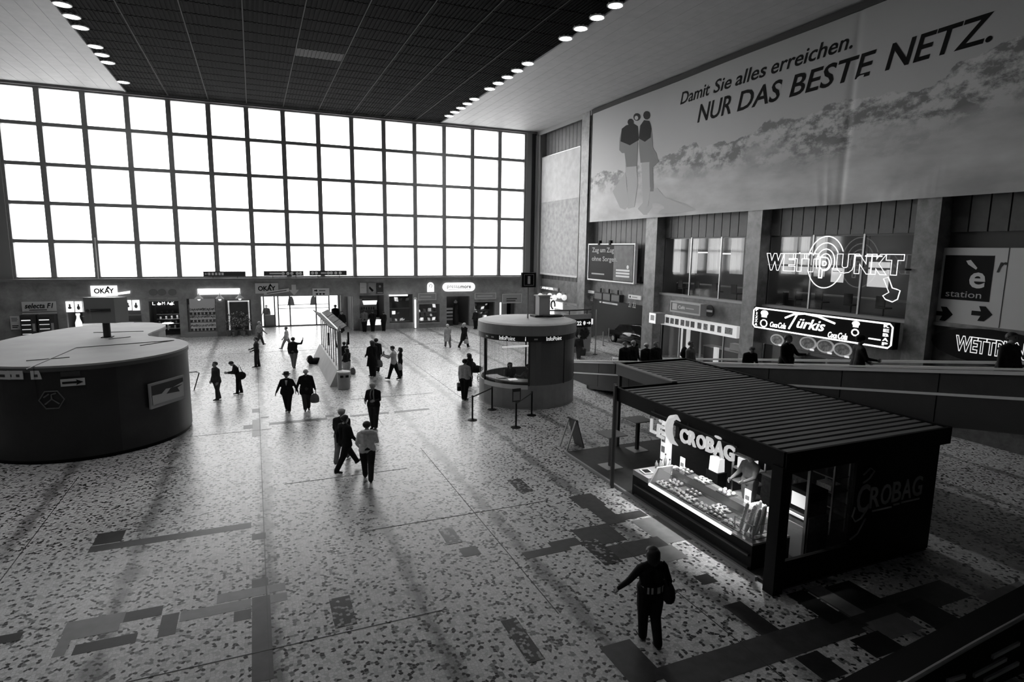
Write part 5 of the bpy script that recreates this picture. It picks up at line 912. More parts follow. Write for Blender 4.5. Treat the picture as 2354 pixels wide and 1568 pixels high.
# pastries: trays and pieces
M_PAST = mat('pastry', .62, .6, var=.3, scale=25); M_PASTD = mat('pastry_dark', .22, .6, var=.4, scale=25); M_TRAY = mat('tray', .08, .4)
crm = MB().tube([(.075*math.cos(a), .06*math.sin(a), .028) for a in [math.radians(x) for x in range(-20, 201, 22)]], [.010,.018,.026,.032,.036,.037,.036,.032,.026,.018,.010], 7)
crm2 = MB()
for k in range(4): crm2.tube([(-.03+.02*k, .075-.008*abs(k-1.5), .063-.004*abs(k-1.5)), (-.025+.018*k, .045, .058)], .004, 4)
roll = MB().ball((0,0,.03), .075, .05, .035, 10, 6); rollc = MB()
for k in range(3): rollc.box(-.04+.035*k, -.032+.035*k, -.03, .03, .058, .066)
bun = MB().ball((0,0,.03), .055, .055, .04, 10, 6); bunc = MB().ball((0,0,.062), .03, .03, .012, 8, 4)
PM = [(crm.mesh('pastry_body', M_PAST, True), crm2.mesh('crust_ridges', M_PASTD)), (roll.mesh('pastry_body', M_PAST, True), rollc.mesh('crust_cuts', M_WHITE)), (bun.mesh('pastry_body', M_PASTD, True), bunc.mesh('icing', M_WHITE))]
PN = ('croissant', 'bread_roll', 'iced_bun'); PLAB = ('pale croissant', 'oval bread roll with cuts', 'small iced bun'); names = 'first second third fourth fifth sixth'.split()
def pastry_tray(x, y, z, nx, ny, kind, where, w_=.30, l_=.42, pile=False):
    t = thing('pastry_tray', f'dark tray of {PLAB[kind].split()[-1] if kind < 1 else PN[kind].replace("_"," ")}s {where}', 'tray', (x, y, z)); MB().box(-w_/2, w_/2, -l_/2, l_/2, 0, .012).build('plate', M_TRAY, t); MB().box(-w_/2, -w_/2+.01, -l_/2, l_/2, .012, .03).build('lip', M_STEEL, t)
    for i in range(nx):
        for j in range(ny):
            q = thing(PN[kind], f'{PLAB[kind]} on the tray {where}', PN[kind].replace('_', ' '), (x+(i-(nx-1)/2)*w_/nx, y+(j-(ny-1)/2)*l_/ny, z+.012), rotz=random.uniform(-.5,.5)+.8, group=f'{PN[kind].replace("_"," ")}s {where}'); link('pastry_body', PM[kind][0], q); link('crust', PM[kind][1], q)
pastry_tray(9.47, 12.0, .65, 2, 3, 0, 'at the till end of the lit case'); pastry_tray(9.47, 11.52, .65, 2, 3, 1, 'second along the lit case'); pastry_tray(9.47, 11.04, .65, 2, 3, 0, 'third along the lit case'); pastry_tray(9.47, 10.56, .65, 2, 3, 1, 'in the middle of the lit case'); pastry_tray(9.47, 10.08, .65, 2, 3, 2, 'fifth along the lit case'); pastry_tray(9.47, 9.60, .65, 2, 3, 1, 'nearest the baguettes in the lit case')
pastry_tray(9.8, 12.0, .65, 2, 3, 1, 'behind the till end croissants'); pastry_tray(9.8, 11.3, .65, 2, 3, 2, 'on the rear row of the case'); pastry_tray(9.8, 10.3, .65, 2, 3, 0, 'on the rear row beside the baguettes')
pastry_tray(10.1, 12.0, .93, 2, 3, 2, 'on the ledge by the till'); pastry_tray(10.1, 11.3, .93, 2, 3, 0, 'in the middle of the ledge'); pastry_tray(10.1, 10.5, .93, 2, 3, 1, 'at the near end of the ledge')
# baguettes in their stand
t = thing('baguette_stand', 'low steel stand holding the upright baguettes', 'stand', (9.62, 9.16, .65)); MB().box(-.3, .3, -.28, .28, 0, .02).build('base', M_STEEL, t)
for z in (.1, .3): MB().tube([(-.28,-.26,z),(.28,-.26,z),(.28,.26,z),(-.28,.26,z)], .012, 5, True).build('ring', M_STEEL, t)
for x in (-.28, .28):
    for y in (-.26, .26): MB().cyl((x,y,0), (x,y,.32), .012, n=5).build('upright', M_STEEL, t)
bgm = MB().tube([(0,0,0),(0,0,.02),(0,0,.12),(0,0,.56),(0,0,.66),(0,0,.70)], [.014,.034,.044,.044,.034,.012], 8).mesh('loaf', M_PAST, True); bgc = MB().tube([(-.043, -.02 if k%2 else .02, .08+.05*k) for k in range(12)], .005, 4)
bgc = bgc.mesh('crust_cuts', M_WHITE)
for k in range(7):
    t = thing('baguette', f'pale baguette in the steel stand, {ORD[k%3]} from the customers in the {("column row", "middle row", "pastry row")[k//3]}', 'baguette', (9.42+.12*(k%3), 8.98+.17*(k//3)+.03*(k%2), .68), group='baguettes in the stand'); t.matrix_world = Matrix.Translation(t.matrix_world.translation) @ Matrix.Rotation(math.radians(13-4*(k%3)), 4, 'X') @ Matrix.Rotation(math.radians(6*(k%2)), 4, 'Y'); link('loaf', bgm, t); link('crust', bgc, t)
# things on the counter
for k, (x, y, h_) in enumerate(((9.75,12.62,.34), (9.9,12.75,.26), (10.05,12.6,.30), (9.85,12.9,.22), (10.1,12.85,.36))):
    t = thing('bottle', ('tall pale bottle at the till end of the counter','short pale bottle behind the tall one on the counter','pale bottle beside the pillar poster on the counter','small bottle at the counter corner','tallest bottle at the inner corner of the counter')[k], 'bottle', (x, y, .76), group='bottles on the counter end'); MB().lathe([(.035,0),(.04,h_*.6),(.015,h_*.8),(.015,h_)], n=10).build('body', M_PALE, t, True); MB().lathe([(.018,h_),(.018,h_+.03)], n=8).build('cap', M_BLACK, t)
for k, (x, y, z) in enumerate(((10.15,12.2,.93), (10.15,9.9,.93))):
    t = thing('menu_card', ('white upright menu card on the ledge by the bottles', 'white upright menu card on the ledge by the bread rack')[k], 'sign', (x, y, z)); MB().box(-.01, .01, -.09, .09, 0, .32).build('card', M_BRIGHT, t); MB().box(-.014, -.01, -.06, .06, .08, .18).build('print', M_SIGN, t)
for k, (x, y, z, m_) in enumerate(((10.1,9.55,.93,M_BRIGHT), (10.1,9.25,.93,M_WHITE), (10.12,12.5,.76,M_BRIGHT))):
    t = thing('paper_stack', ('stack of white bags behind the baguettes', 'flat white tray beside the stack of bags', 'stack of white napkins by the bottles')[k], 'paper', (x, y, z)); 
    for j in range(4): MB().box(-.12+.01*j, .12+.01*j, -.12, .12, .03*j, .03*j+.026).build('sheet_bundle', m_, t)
# hanging lettering
t = thing('hanging_lettering', 'white hanging letters LE C CROBAG over the pastry counter', 'sign', (9.0, 12.1, 2.0), face='R'); M_HL = mat('hang_letter', .8, .5, emit=.38)
for ch, ya, yb, v0, v1 in (('L',12.08,11.85,.12,.46), ('E',11.8,11.52,.08,.40), ('C',10.93,10.66,.22,.56), ('R',10.63,10.38,.24,.57), ('O',10.36,10.07,.26,.58), ('B',10.05,9.80,.27,.60), ('A',9.80,9.50,.28,.61), ('G',9.50,9.2,.29,.62)): lettering('letter', ch, M_HL, t, (12.1-ya, 12.1-yb, v0, v1), 0, .04, bold=.03)
MB().ball((.42, .5, .02), .09, .04, .02, 8, 4).build('accent', M_HL, t); MB().ball((2.4, .68, .02), .12, .035, .02, 8, 4).build('accent', M_HL, t)
MB().tube([(1.16,.70,.03),(1.0,.76,.03),(.84,.68,.03),(.74,.48,.03),(.78,.28,.03),(.92,.13,.03),(1.12,.10,.03)], [.01,.06,.09,.10,.09,.06,.01], 8).build('croissant_emblem', M_HL, t)
MB().box(0, 2.95, .62, .65, -.02, .01).build('carrier_rail', M_DKSTEEL, t)
for u in (.1, 1.4, 2.85): MB().cyl((u,.64,0), (u,.72,0), .01, n=5).build('hanger', M_DKSTEEL, t)
# inner fittings
t = thing('poster_pillar', 'white printed pillar inside the croissant kiosk', 'pillar', (10.55, XW(1531,1040,10.55).y, .07)); MB().box(-.11, .11, -.11, .11, 0, 2.45).build('shaft', M_BRIGHT, t)
for z in (.9, 1.2, 1.5): MB().box(-.115, -.11, -.08, .08, z, z+.18).build('print', M_SIGN, t)
for k, (x, y, lab) in enumerate(((11.5, 11.25, 'tall steel bread rack with white shelves inside the croissant kiosk'), (12.4, 9.6, 'dark oven rack with steel rails inside the kiosk window'))):
    t = thing('bread_rack', lab, 'rack', (x, y, .07))
    for a in (-.25, .25):
        for b in (-.3, .3): MB().box(a-.02, a+.02, b-.02, b+.02, 0, 1.9).build('upright', M_STEEL, t)
    for z in (.3, .65, 1.0, 1.35, 1.7): MB().box(-.26, .26, -.31, .31, z, z+.03).build('shelf', M_WHITE if k == 0 else M_STEEL, t)
    if k == 0: MB().box(-.2, .1, -.2, .2, 1.03, 1.3).build('white_crate', M_BRIGHT, t)
    else: MB().box(-.2, .15, -.2, .2, 1.03, 1.15).build('loaves', M_PAST, t)
t = thing('back_cabinet', 'dark wooden cabinet with cups along the back of the croissant kiosk', 'cabinet', (12.0, 10.45, .07)); MB().box(-.3, .3, -.55, .55, 0, .95).build('body', M_WOOD, t); MB().box(-.32, .32, -.57, .57, .95, 1.0).build('top', M_PALE, t)
for y in (-.28, .28): MB().box(-.32, -.3, y-.24, y+.24, .08, .88).build('door', mat('cabinet_door', .10, .5, var=.3, scale=14), t)
for k in range(6):
    q = thing('coffee_cup', 'white coffee cup on the wooden cabinet in the croissant kiosk', 'cup', (11.85+.14*(k%2), 10.1+.14*(k//2), 1.07), group='coffee cups on the cabinet'); MB().lathe([(.03,0),(.045,.09),(.04,.085),(.025,.01)], n=10).build('cup', M_WHITE, q, True); MB().tube([(.045,0,.07),(.07,0,.06),(.065,0,.03),(.04,0,.025)], .006, 5).build('handle', M_WHITE, q)
t = thing('coffee_machine', 'black coffee machine with a lit front inside the kiosk window', 'machine', (11.0, 9.0, .07)); MB().box(-.3, .3, -.3, .3, 0, .9).build('stand', M_WOOD, t); MB().box(-.28, .28, -.25, .28, .9, 1.45).build('body', M_SK, t); MB().box(-.285, -.28, -.18, .2, 1.05, 1.35).build('lit_front', M_BRIGHT, t); MB().box(-.36, -.28, -.2, .22, .9, .94).build('drip_tray', M_STEEL, t)
t = thing('white_door', 'white inner door frame seen through the kiosk side window', 'doorway', (10.35, 8.75, .07)); MB().box(-.03, .03, -.3, -.24, 0, 2.2).box(-.03, .03, .24, .3, 0, 2.2).box(-.03, .03, -.3, .3, 2.14, 2.2).build('frame', M_STEEL, t); MB().box(-.02, .02, -.24, .24, .1, .85).build('panel', M_SIGN, t); MB().box(-.03, .03, -.24, .24, 1.02, 1.06).build('ledge', M_BRIGHT, t)
t = thing('hanging_bag', 'pale shopping bag hanging behind the letters of the kiosk', 'bag', (10.9, 11.75, .95)); MB().add([(-.12,-.16,0),(.12,-.16,0),(.12,.16,0),(-.12,.16,0),(-.08,-.18,.36),(.08,-.18,.36),(.08,.18,.36),(-.08,.18,.36)], [(0,3,2,1),(4,5,6,7),(0,1,5,4),(1,2,6,5),(2,3,7,6),(3,0,4,7)]).build('bag', M_BRIGHT, t); MB().tube([(0,-.1,.36),(0,-.05,.5),(0,.05,.5),(0,.1,.36)], .01, 5).build('handle', M_WHITE, t); MB().box(-.15, .15, -.22, .22, -.88, 0).build('pedestal', M_SK, t)
# bar tables and A-board
for k, (x, y) in enumerate(((9.77,15.05), (11.45,16.08))):
    t = thing('bar_table', ('high square bar table beside the thin kiosk posts', 'high square bar table at the rear of the kiosk platform')[k], 'table', (x, y, .07), rotz=math.radians(2)); MB().box(-.35, .35, -.35, .35, 1.02, 1.05).build('top', mat('table_top', .16, .35), t); MB().box(-.05, .05, -.05, .05, .02, 1.02).build('leg', M_DKSTEEL, t); MB().box(-.28, .28, -.28, .28, 0, .02).build('base_plate', mat('base_plate', .45, .4), t)
t = thing('folding_board', 'folding board standing on the floor beside the kiosk platform', 'sign', (9.66, 16.9+.15, 0), rotz=math.radians(5))
MB().hexa([(-.37,-.03,0),(-.33,-.03,0),(-.33,.03,0),(-.37,.03,0)], [(-.03,-.03,.97),(.01,-.03,.97),(.01,.03,.97),(-.03,.03,.97)]).build('leg', M_PALE, t); MB().hexa([(-.33,.45,0),(-.29,.45,0),(-.29,.51,0),(-.33,.51,0)], [(-.0,.42,.97),(.03,.42,.97),(.03,.48,.97),(-.0,.48,.97)]).build('leg', M_PALE, t)
MB().hexa([(.30,-.06,0),(.34,-.06,0),(.34,.5,0),(.30,.5,0)], [(.0,-.06,.97),(.03,-.06,.97),(.03,.5,.97),(.0,.5,.97)]).build('board', mat('board_dark', .10, .6), t); MB().box(-.03, .04, -.05, .5, .96, 1.0).build('hinge_bar', M_DKSTEEL, t)
# ================================================================== INCLINED WALKWAY TO THE GALLERY
walk = thing('inclined_walkway', 'long inclined walkway with dark side panels and pale rails rising towards the viewer', 'walkway', (14.6, 26.3, 0)); zt = lambda y: 1.10+.165*(26.25-y)
M_WALK = mat('walkway_panel', .055, .5, var=.12, scale=2, spec=.2); M_RAIL = mat('walkway_rail', .8, .4); M_WSK = mat('walkway_skirt', .055, .5, spec=.2)
def slope(x0, x1, ya, yb, d0, d1): return MB().hexa([(x0-14.6,yb-26.3,zt(yb)+d0),(x1-14.6,yb-26.3,zt(yb)+d0),(x1-14.6,ya-26.3,zt(ya)+d0),(x0-14.6,ya-26.3,zt(ya)+d0)], [(x0-14.6,yb-26.3,zt(yb)+d1),(x1-14.6,yb-26.3,zt(yb)+d1),(x1-14.6,ya-26.3,zt(ya)+d1),(x0-14.6,ya-26.3,zt(ya)+d1)])
YT, Y0 = 26.3, 1.2; nseg = 10; L_ = (YT-Y0)/nseg
for k in range(nseg):
    ya = YT-k*L_; yb = ya-L_+.03
    slope(14.6, 14.66, ya, yb, -.57, -.1).build('side_panel', M_WALK, walk); slope(14.58, 14.64, ya, yb, -1.36 if k else -1.2, -.63).build('skirt_panel', M_WSK, walk); slope(16.98, 17.04, ya, yb, -.6, -.2).build('far_panel', M_WALK, walk)
slope(14.55, 14.7, YT, Y0, -.1, -.02).build('top_rail', M_RAIL, walk); slope(14.55, 14.7, YT, Y0, .0, .04).build('hand_rail', M_RAIL, walk); slope(14.56, 14.66, YT, Y0, -.63, -.57).build('trim_strip', M_RAIL, walk)
slope(16.95, 17.08, YT, Y0, -.04, .03).build('far_rail', M_RAIL, walk); slope(16.95, 17.08, YT, Y0, -.2, -.12).build('far_rail', M_RAIL, walk); slope(16.92, 17.04, YT, Y0, -1.3, -.6).build('far_skirt', M_WSK, walk)
slope(14.62, 17.0, YT, Y0, -1.36, -.95).build('deck', mat('walkway_deck', .05, .6), walk)
MB().box(0, 2.44, 0, 1.1, 0, .14).build('landing', M_SIGN, walk); MB().box(-.03, .05, -1.5, .6, 0, .16).build('foot_curb', mat('curb_pale', .55, .5), walk)
for x in (.03, 2.42): MB().cyl((x,0,.14), (x,0,1.14), .07, n=10).build('newel', M_RAIL, walk)
for y in (20.5,): MB().box(1.0, 1.45, y-26.55, y-26.05, 0, zt(y)-1.3).build('support_column', M_SK, walk)
# ================================================================== DARK STAIR PARAPET, LOWER RIGHT
par = thing('stair_parapet', 'dark sloping stair parapet with a steel handrail at the bottom corner', 'parapet', (7.0, 5.0, 0)); zp = lambda x: .62+.12*(x-7.0)
for x0, x1 in ((7.0,9.5), (9.5,12), (12,14.5)): MB().hexa([(x0-7,-.2,0),(x1-7,-.2,0),(x1-7,.22,0),(x0-7,.22,0)], [(x0-7,-.2,zp(x0)),(x1-7,-.2,zp(x1)),(x1-7,.22,zp(x1)),(x0-7,.22,zp(x0))]).build('side_panel', M_SK, par)
MB().tube([(.75,-.35,.35),(.85,-.26,.55),(1.0,-.23,.72),(2.5,-.22,zp(9.5)),(7.5,-.22,zp(14.5))], .035, 8).build('hand_rail', M_STEEL, par); MB().tube([(-.4,-.22,.45),(.5,-.22,.70),(.95,-.22,.76)], .03, 8).build('hand_rail', M_STEEL, par)
for (a, b) in (((2239,1554),(2313,1515)), ((2264,1565),(2341,1525)), ((2282,1511),(2343,1479)), ((2178,1566),(2218,1554))):
    p_ = YW(*a, 4.78); q = YW(*b, 4.78); MB().hexa([(p_.x-7,-.235,p_.z-5*0-.03),(q.x-7,-.235,q.z-.03),(q.x-7,-.2,q.z-.03),(p_.x-7,-.2,p_.z-.03)], [(p_.x-7,-.235,p_.z+.03),(q.x-7,-.235,q.z+.03),(q.x-7,-.2,q.z+.03),(p_.x-7,-.2,p_.z+.03)]).build('pale_strip', M_PALE, par)
# ================================================================== TIMETABLE STAND WITH BIN
st = thing('timetable_stand', 'long timetable stand with a pale sloping base, upright bars and tilted boards', 'stand', (3.55, 29.2, 0))
M_CONC = mat('pale_concrete', .45, .7, var=.08, scale=2)
Ls = 8.6
MB().hexa([(-.48,0,0),(.48,0,0),(.48,Ls,0),(-.48,Ls,0)], [(-.1,.05,.78),(.1,.05,.78),(.1,Ls-.05,.78),(-.1,Ls-.05,.78)]).build('base', M_CONC, st)
for k in range(9): MB().cyl((0, .35+.98*k, .76), (0, .35+.98*k, 2.68), .03, n=6).build('bar', M_STEEL, st)
MB().cyl((.02,.0,.1), (.02,.0,2.72), .09, n=10).build('end_post', M_STEEL, st)
for s in (-1, 1):
    for k in range(3): MB().hexa([(s*.03,.25+2.75*k,2.66),(s*.42,.25+2.75*k,2.86),(s*.42,2.85+2.75*k,2.86),(s*.03,2.85+2.75*k,2.66)], [(s*.03,.25+2.75*k,2.70),(s*.42,.25+2.75*k,2.90),(s*.42,2.85+2.75*k,2.90),(s*.03,2.85+2.75*k,2.70)]).build('tilted_board', mat('board_face', .10, .8, var=.6, scale=4, spec=.1), st)
    MB().box(s*.45-.04, s*.45+.04, .05, .14, 2.0, 2.6).build('end_plate', M_BLACK, st)
MB().tube([(0,0,2.6),(0,-.1,2.85),(0,-.35,2.9)], .06, 8).build('lamp_arm', M_PALE, st); MB().cyl((0,.1,2.72), (0,Ls-.3,2.72), .04, n=6).build('top_rail', M_STEEL, st)
p_ = FL(790, 893); t = thing('litter_bin', 'grey round litter bin at the near end of the timetable stand', 'bin', (p_.x, 28.6, 0)); MB().lathe([(.26,0),(.28,.05),(.30,.72),(.30,.78)], n=18).build('body', M_KGREY, t, True); MB().lathe([(.31,.78),(.31,.84),(.2,.87)], n=18).build('lid', M_PALE, t)
for a in (-.12, .12): MB().box(a-.07, a+.07, -.31, -.27, .6, .7).build('slot', M_BLACK, t)
p_ = FL(722, 836); t = thing('black_bag', 'black travel bag lying on the floor left of the timetable stand', 'bag', (p_.x, p_.y, 0)); MB().ball((.13,0,.16), .36, .24, .2, 14, 8).build('body', M_SK, t, True); MB().ball((-.2,0,.24), .16, .2, .26, 12, 8).build('front_pocket', M_SK, t, True); MB().tube([(-.34,.0,.1),(-.40,-.02,.28),(-.3,0,.46)], .02, 5).build('strap', M_SIGN, t); MB().ball((.1,0,.0), .3, .2, .03, 10, 4).build('base', M_BLACK, t)
# ================================================================== BEHIND THE INFORMATION KIOSK
t = thing('track_board', 'dark board with the white number 22 and an arrow behind the information kiosk', 'sign', YW(1342.5, 752, 32.0), face='B'); MB().box(-.62, .5, 0, .5, -.1, 0).build('panel', M_BLACK, t); lettering('lettering', '22', M_BRIGHT, t, (-.5, -.18, .12, .38), 0, .01, bold=.03); MB().ball((.02,.25,0), .09, .13, .015, 8, 4).build('symbol', M_BRIGHT, t); MB().extrude([(.2,.22),(.34,.22),(.34,.14),(.46,.25),(.34,.36),(.34,.28),(.2,.28)], 0, .01).build('arrow', M_BRIGHT, t)
q = t.matrix_world.translation; MB().cyl((-.3,-q.z,-.05), (-.3,0,-.05), .04, n=8).build('post', M_DKSTEEL, t)
a = YW(1255, 735, 34.0); b = YW(1363, 713, 34.0); t = thing('curved_parapet', 'grey curved parapet board with a small white arrow behind the information kiosk', 'parapet', (a.x, 34.0, 0)); W = b.x-a.x; mb = MB()
for i in range(10): x0, x1 = W*i/10, W*(i+1)/10; f_ = lambda x: 1.2*((x/W-.6)**2); mb.hexa([(x0,f_(x0),0),(x1,f_(x1),0),(x1,f_(x1)+.1,0),(x0,f_(x0)+.1,0)], [(x0,f_(x0),b.z-.25),(x1,f_(x1),b.z-.25),(x1,f_(x1)+.1,b.z-.25),(x0,f_(x0)+.1,b.z-.25)])
mb.build('panel', M_KGREY, t); MB().tube([(W*i/10, 1.2*((i/10-.6)**2)+.05, b.z+.02) for i in range(11)], .05, 6).build('rail', M_DKSTEEL, t)
for i in (1, 5, 9): MB().cyl((W*i/10, 1.2*((i/10-.6)**2)+.05, b.z-.3), (W*i/10, 1.2*((i/10-.6)**2)+.05, b.z), .03, n=6).build('rail_post', M_DKSTEEL, t)
MB().box(W*.38, W*.48, -.02, .02, b.z-.72, b.z-.66).build('arrow_mark', M_BRIGHT, t); MB().box(W*.55, W*.62, -.02, .02, b.z-.78, b.z-.6).build('symbol', M_BRIGHT, t)
p_ = Vector((18.9, 33.0, 0)); c = YW(1339, 765, 33.0); t = thing('clipped_tree', 'dark round clipped tree in a tub behind the information kiosk', 'tree', (c.x, 33.0, 0)); rnd = random.Random(5); mb = MB().ball((0,0,c.z), .42, nu=14, nv=10)
for i in range(140):
    a, b_ = rnd.uniform(0, 6.28), math.acos(rnd.uniform(-1, 1)); d = Vector((math.sin(b_)*math.cos(a), math.sin(b_)*math.sin(a), math.cos(b_))); c_ = Vector((0,0,c.z))+d*.43; s_ = d.orthogonal().normalized()*.05; mb.add([c_-s_, c_+d*.06, c_+s_, c_+d.cross(s_)], [(0,1,2),(0,3,1),(1,3,2),(0,2,3)])
mb.build('crown', mat('tree_dark', .012, .8), t); MB().cyl((0,0,.3), (0,0,c.z-.3), .04, n=6).build('trunk', M_WOOD, t); MB().lathe([(.22,0),(.28,.4),(.26,.42)], n=12).build('tub', M_SIGND, t)
for k, (px, py, y) in enumerate(((1386,795,766), (1399,785,758), (1357,788,752))):
    p_ = FL(px, py); h_ = 1.0 if k < 2 else 1.35; t = thing('barrier_post', ('slim pale post by the tall pole before the parked car', 'slim pale post beside the headlamp of the parked car', 'slim pale post carrying a white box by the round tree')[k], 'barrier', (p_.x, p_.y, 0), group='slim posts before the parked car'); MB().cyl((0,0,0), (0,0,h_), .04, n=8).build('pole', M_STEEL, t); MB().lathe([(.14,0),(.13,.03)], n=12).build('base', M_STEEL, t)
    if k == 2: MB().box(-.12, .12, -.08, .08, h_, h_+.4).build('white_box', M_BRIGHT, t)
p_ = FL(1368, 815); t = thing('tall_pole', 'tall thin steel pole behind the walkway', 'pole', (p_.x, p_.y, 0)); MB().cyl((0,0,0), (0,0,2.9), .04, n=8).build('shaft', M_STEEL, t); MB().lathe([(.16,0),(.15,.03)], n=12).build('base', M_DKSTEEL, t)
# parked display car in the passage
car = thing('parked_car', 'dark glossy car on show in the passage beside the second pillar', 'car', (24.75, 35.9, 0)); M_CAR = mat('car_paint', .012, .12, spec=.8)
prof = [(-2.05,.35),(-2.1,.6),(-2.0,.82),(-1.2,.92),(-.6,1.38),(.75,1.42),(1.5,1.0),(2.0,.92),(2.1,.6),(2.05,.35)]
mb = MB(); mb.extrude(prof, -.78, .78, lambda a,b,c: (c*(1-.12*max(0,b-.9)), -a, b)); mb.build('body', M_CAR, car, True)
for s in (-1, 1):
    for y in (-1.3, 1.3): w_ = MB().cyl((s*.62,y,.31), (s*.82,y,.31), .31, n=18).build('wheel', M_BLACK, car); MB().cyl((s*.80,y,.31), (s*.835,y,.31), .18, n=12).build('hub', M_STEEL, w_)
    MB().extrude([(-1.1,.96),(-.6,1.32),(.7,1.35),(1.3,1.0)], -.01, .01, lambda a,b,c: (s*(.765-.1*(b-.9))+c, -a, b)).build('side_window', mat('car_glass', .1, .08), car)
    MB().ball((s*.55, 2.0, .68), .16, .08, .11, 10, 6).build('headlamp', M_BRIGHT, car, True); MB().ball((s*.85, .95, 1.0), .08, .05, .06, 8, 5).build('mirror', M_CAR, car, True)
MB().hexa([(-.6,1.16,.96),(.6,1.16,.96),(.6,1.2,.96),(-.6,1.2,.96)], [(-.5,.62,1.36),(.5,.62,1.36),(.5,.66,1.36),(-.5,.66,1.36)]).build('windscreen', MATS['car_glass'], car)
# ================================================================== PEOPLE
M_SKIN = mat('skin', .30, .6); M_SKIND = mat('lips', .12, .6); M_EYE = mat('eye', .02, .3)
CL = {k: mat('cloth_'+k, g, .85, var=.15, scale=14, spec=.2) for k, g in dict(black=.010, dark=.022, charcoal=.045, grey=.13, mid=.2, light=.42, white=.62).items()}
HAIR = {k: mat('hair_'+k, g, .6) for k, g in dict(black=.008, dark=.02, grey=.25, blond=.42, white=.5).items()}
M_SHOE = mat('shoe', .012, .5)
def Rx(a): c, s = math.cos(a), math.sin(a); return Matrix(((1,0,0),(0,c,-s),(0,s,c)))
def Rz(a): c, s = math.cos(a), math.sin(a); return Matrix(((c,-s,0),(s,c,0),(0,0,1)))
def person(label, loc, face, height=1.75, top='black', legs='dark', hair='dark', style='short', lean=0, twist=0, L=(0,0), R=(0,0), AL=(4,10,8,0), AR=(4,10,8,0), head=(0,0), coat=None, skirt=False, shoes=None, girth=1.0, voxel=.017, group=None, sit=False, bag=None, hat=None, vest=None, deck=None):
    """L/R: hip swing and knee bend of the legs; AL/AR: swing, spread, elbow bend and inward turn of the arms (degrees)"""
    root = thing('person', label, 'person', loc, math.radians(face), group); prims = []      # (zone, kind, data)
    rad = math.radians; S = height/1.75
    def cap(z, a, b, ra, rb): prims.append((z, Vector(a), Vector(b), ra, rb))
    hipz = .93; bodyR = Rx(rad(-lean)) @ Rz(rad(twist)); hip = Vector((0,0,hipz))
    up = lambda v: hip+bodyR @ (Vector(v)-hip)
    soles = []; feet = []
    for s, (th, kn) in ((-1, L), (1, R)):
        h = Vector((s*.095, 0, hipz-.02)); td = Vector((-s*.04, math.sin(rad(th)), -math.cos(rad(th)))); k = h+td*.43
        sd = Vector((-s*.045, math.sin(rad(th-kn)), -math.cos(rad(th-kn)))); a = k+sd*.41
        cap('legs', h+Vector((0,0,.03)), h+td*.2, .112*girth, .105); cap('legs', h+td*.2, k, .105, .082); cap('legs', k, k+sd*.15, .082, .076); cap('legs', k+sd*.15, a, .076, .066)
        fa = rad(max(-25, min(40, (th-kn)*.8))); fd = Vector((s*.08, math.cos(fa), math.sin(fa))); 
        cap('shoes', a+Vector((0,-.02,-.03)), a+Vector((0,0,-.045))+fd*.15, .045, .036); cap('shoes', a, a+Vector((0,-.03,-.045)), .045, .042); soles.append((a+Vector((0,0,-.045))+fd*.15).z-.036); soles.append((a+Vector((0,-.03,-.045))).z-.042)
        feet.append(a)
    cap('legs', (-.06,0,hipz), (.06,0,hipz), .115*girth, .115*girth)
    tz = 'top'
    for x in (-.07, .07): cap(tz, up((x,0,.98)), up((x*1.05,.01,1.15)), .105*girth, .10*girth); cap(tz, up((x*1.05,.01,1.15)), up((x*1.3,0,1.32)), .105*girth, .11)
    cap(tz, up((-.11,0,1.385)), up((.11,0,1.385)), .085, .085); cap(tz, up((-.13,0,1.41)), up((.13,0,1.41)), .065, .065); cap(tz, up((-.06,0,1.44)), up((.06,0,1.44)), .06, .06); cap(tz, up((0,.04,1.1)), up((0,.05,1.3)), .09*girth, .09)
    if coat:      # jacket or coat hem height
        for x in (-.08, .08): cap(tz, up((x,0,1.0)), Vector((x*1.25, math.sin(rad((L[0]+R[0])/2))*.1, coat+.05)), .115*girth, (.118 if coat > .7 else .14)*girth)
        cap(tz, (-.08,0,coat+.06), (.08,0,coat+.06), .115*girth, .115*girth)
    else: cap(tz, up((-.07,0,.93)), up((.07,0,.93)), .118*girth, .118*girth)
    cap('skin', up((0,0,1.43)), up((0,.012,1.52)), .055, .05)
    hc = up((0,.015,1.52)); hR = bodyR @ Rz(rad(head[1])) @ Rx(rad(-head[0])); hp = lambda v: hc+hR @ Vector(v)
    cap('skin', hp((0,-.015,.13)), hp((0,.02,.12)), .085, .08); cap('skin', hp((0,.045,.03)), hp((0,.03,.1)), .052, .07); cap('skin', hp((0,.095,.085)), hp((0,.108,.06)), .012, .016)
    for s in (-1, 1): cap('skin', hp((s*.083,0,.07)), hp((s*.086,-.01,.11)), .014, .018)
    hands = []
    for s, (sw, sp, el, inn) in ((-1, AL), (1, AR)):
        sh_ = up((s*.175,0,1.385)); d1 = Vector((s*math.sin(rad(sp)), math.sin(rad(sw))*math.cos(rad(sp)), -math.cos(rad(sw))*math.cos(rad(sp)))); d1 = bodyR @ d1; e = sh_+d1*.285
        d2 = Vector((s*math.sin(rad(sp-inn)), math.sin(rad(sw+el))*math.cos(rad(sp-inn)), -math.cos(rad(sw+el))*math.cos(rad(sp-inn)))); d2 = bodyR @ d2; w_ = e+d2*.25
        cap(tz, sh_, sh_+d1*.12, .068, .06); cap(tz, sh_+d1*.12, e, .06, .05); cap(tz, e, e+d2*.1, .05, .046); cap(tz, e+d2*.1, w_-d2*.01, .046, .036); cap('skin', w_-d2*.02, w_+d2*.03, .027, .028)
        sd_ = Vector((1,0,0)); sd_ = (sd_-d2*sd_.dot(d2)).normalized(); pn = d2.cross(sd_)
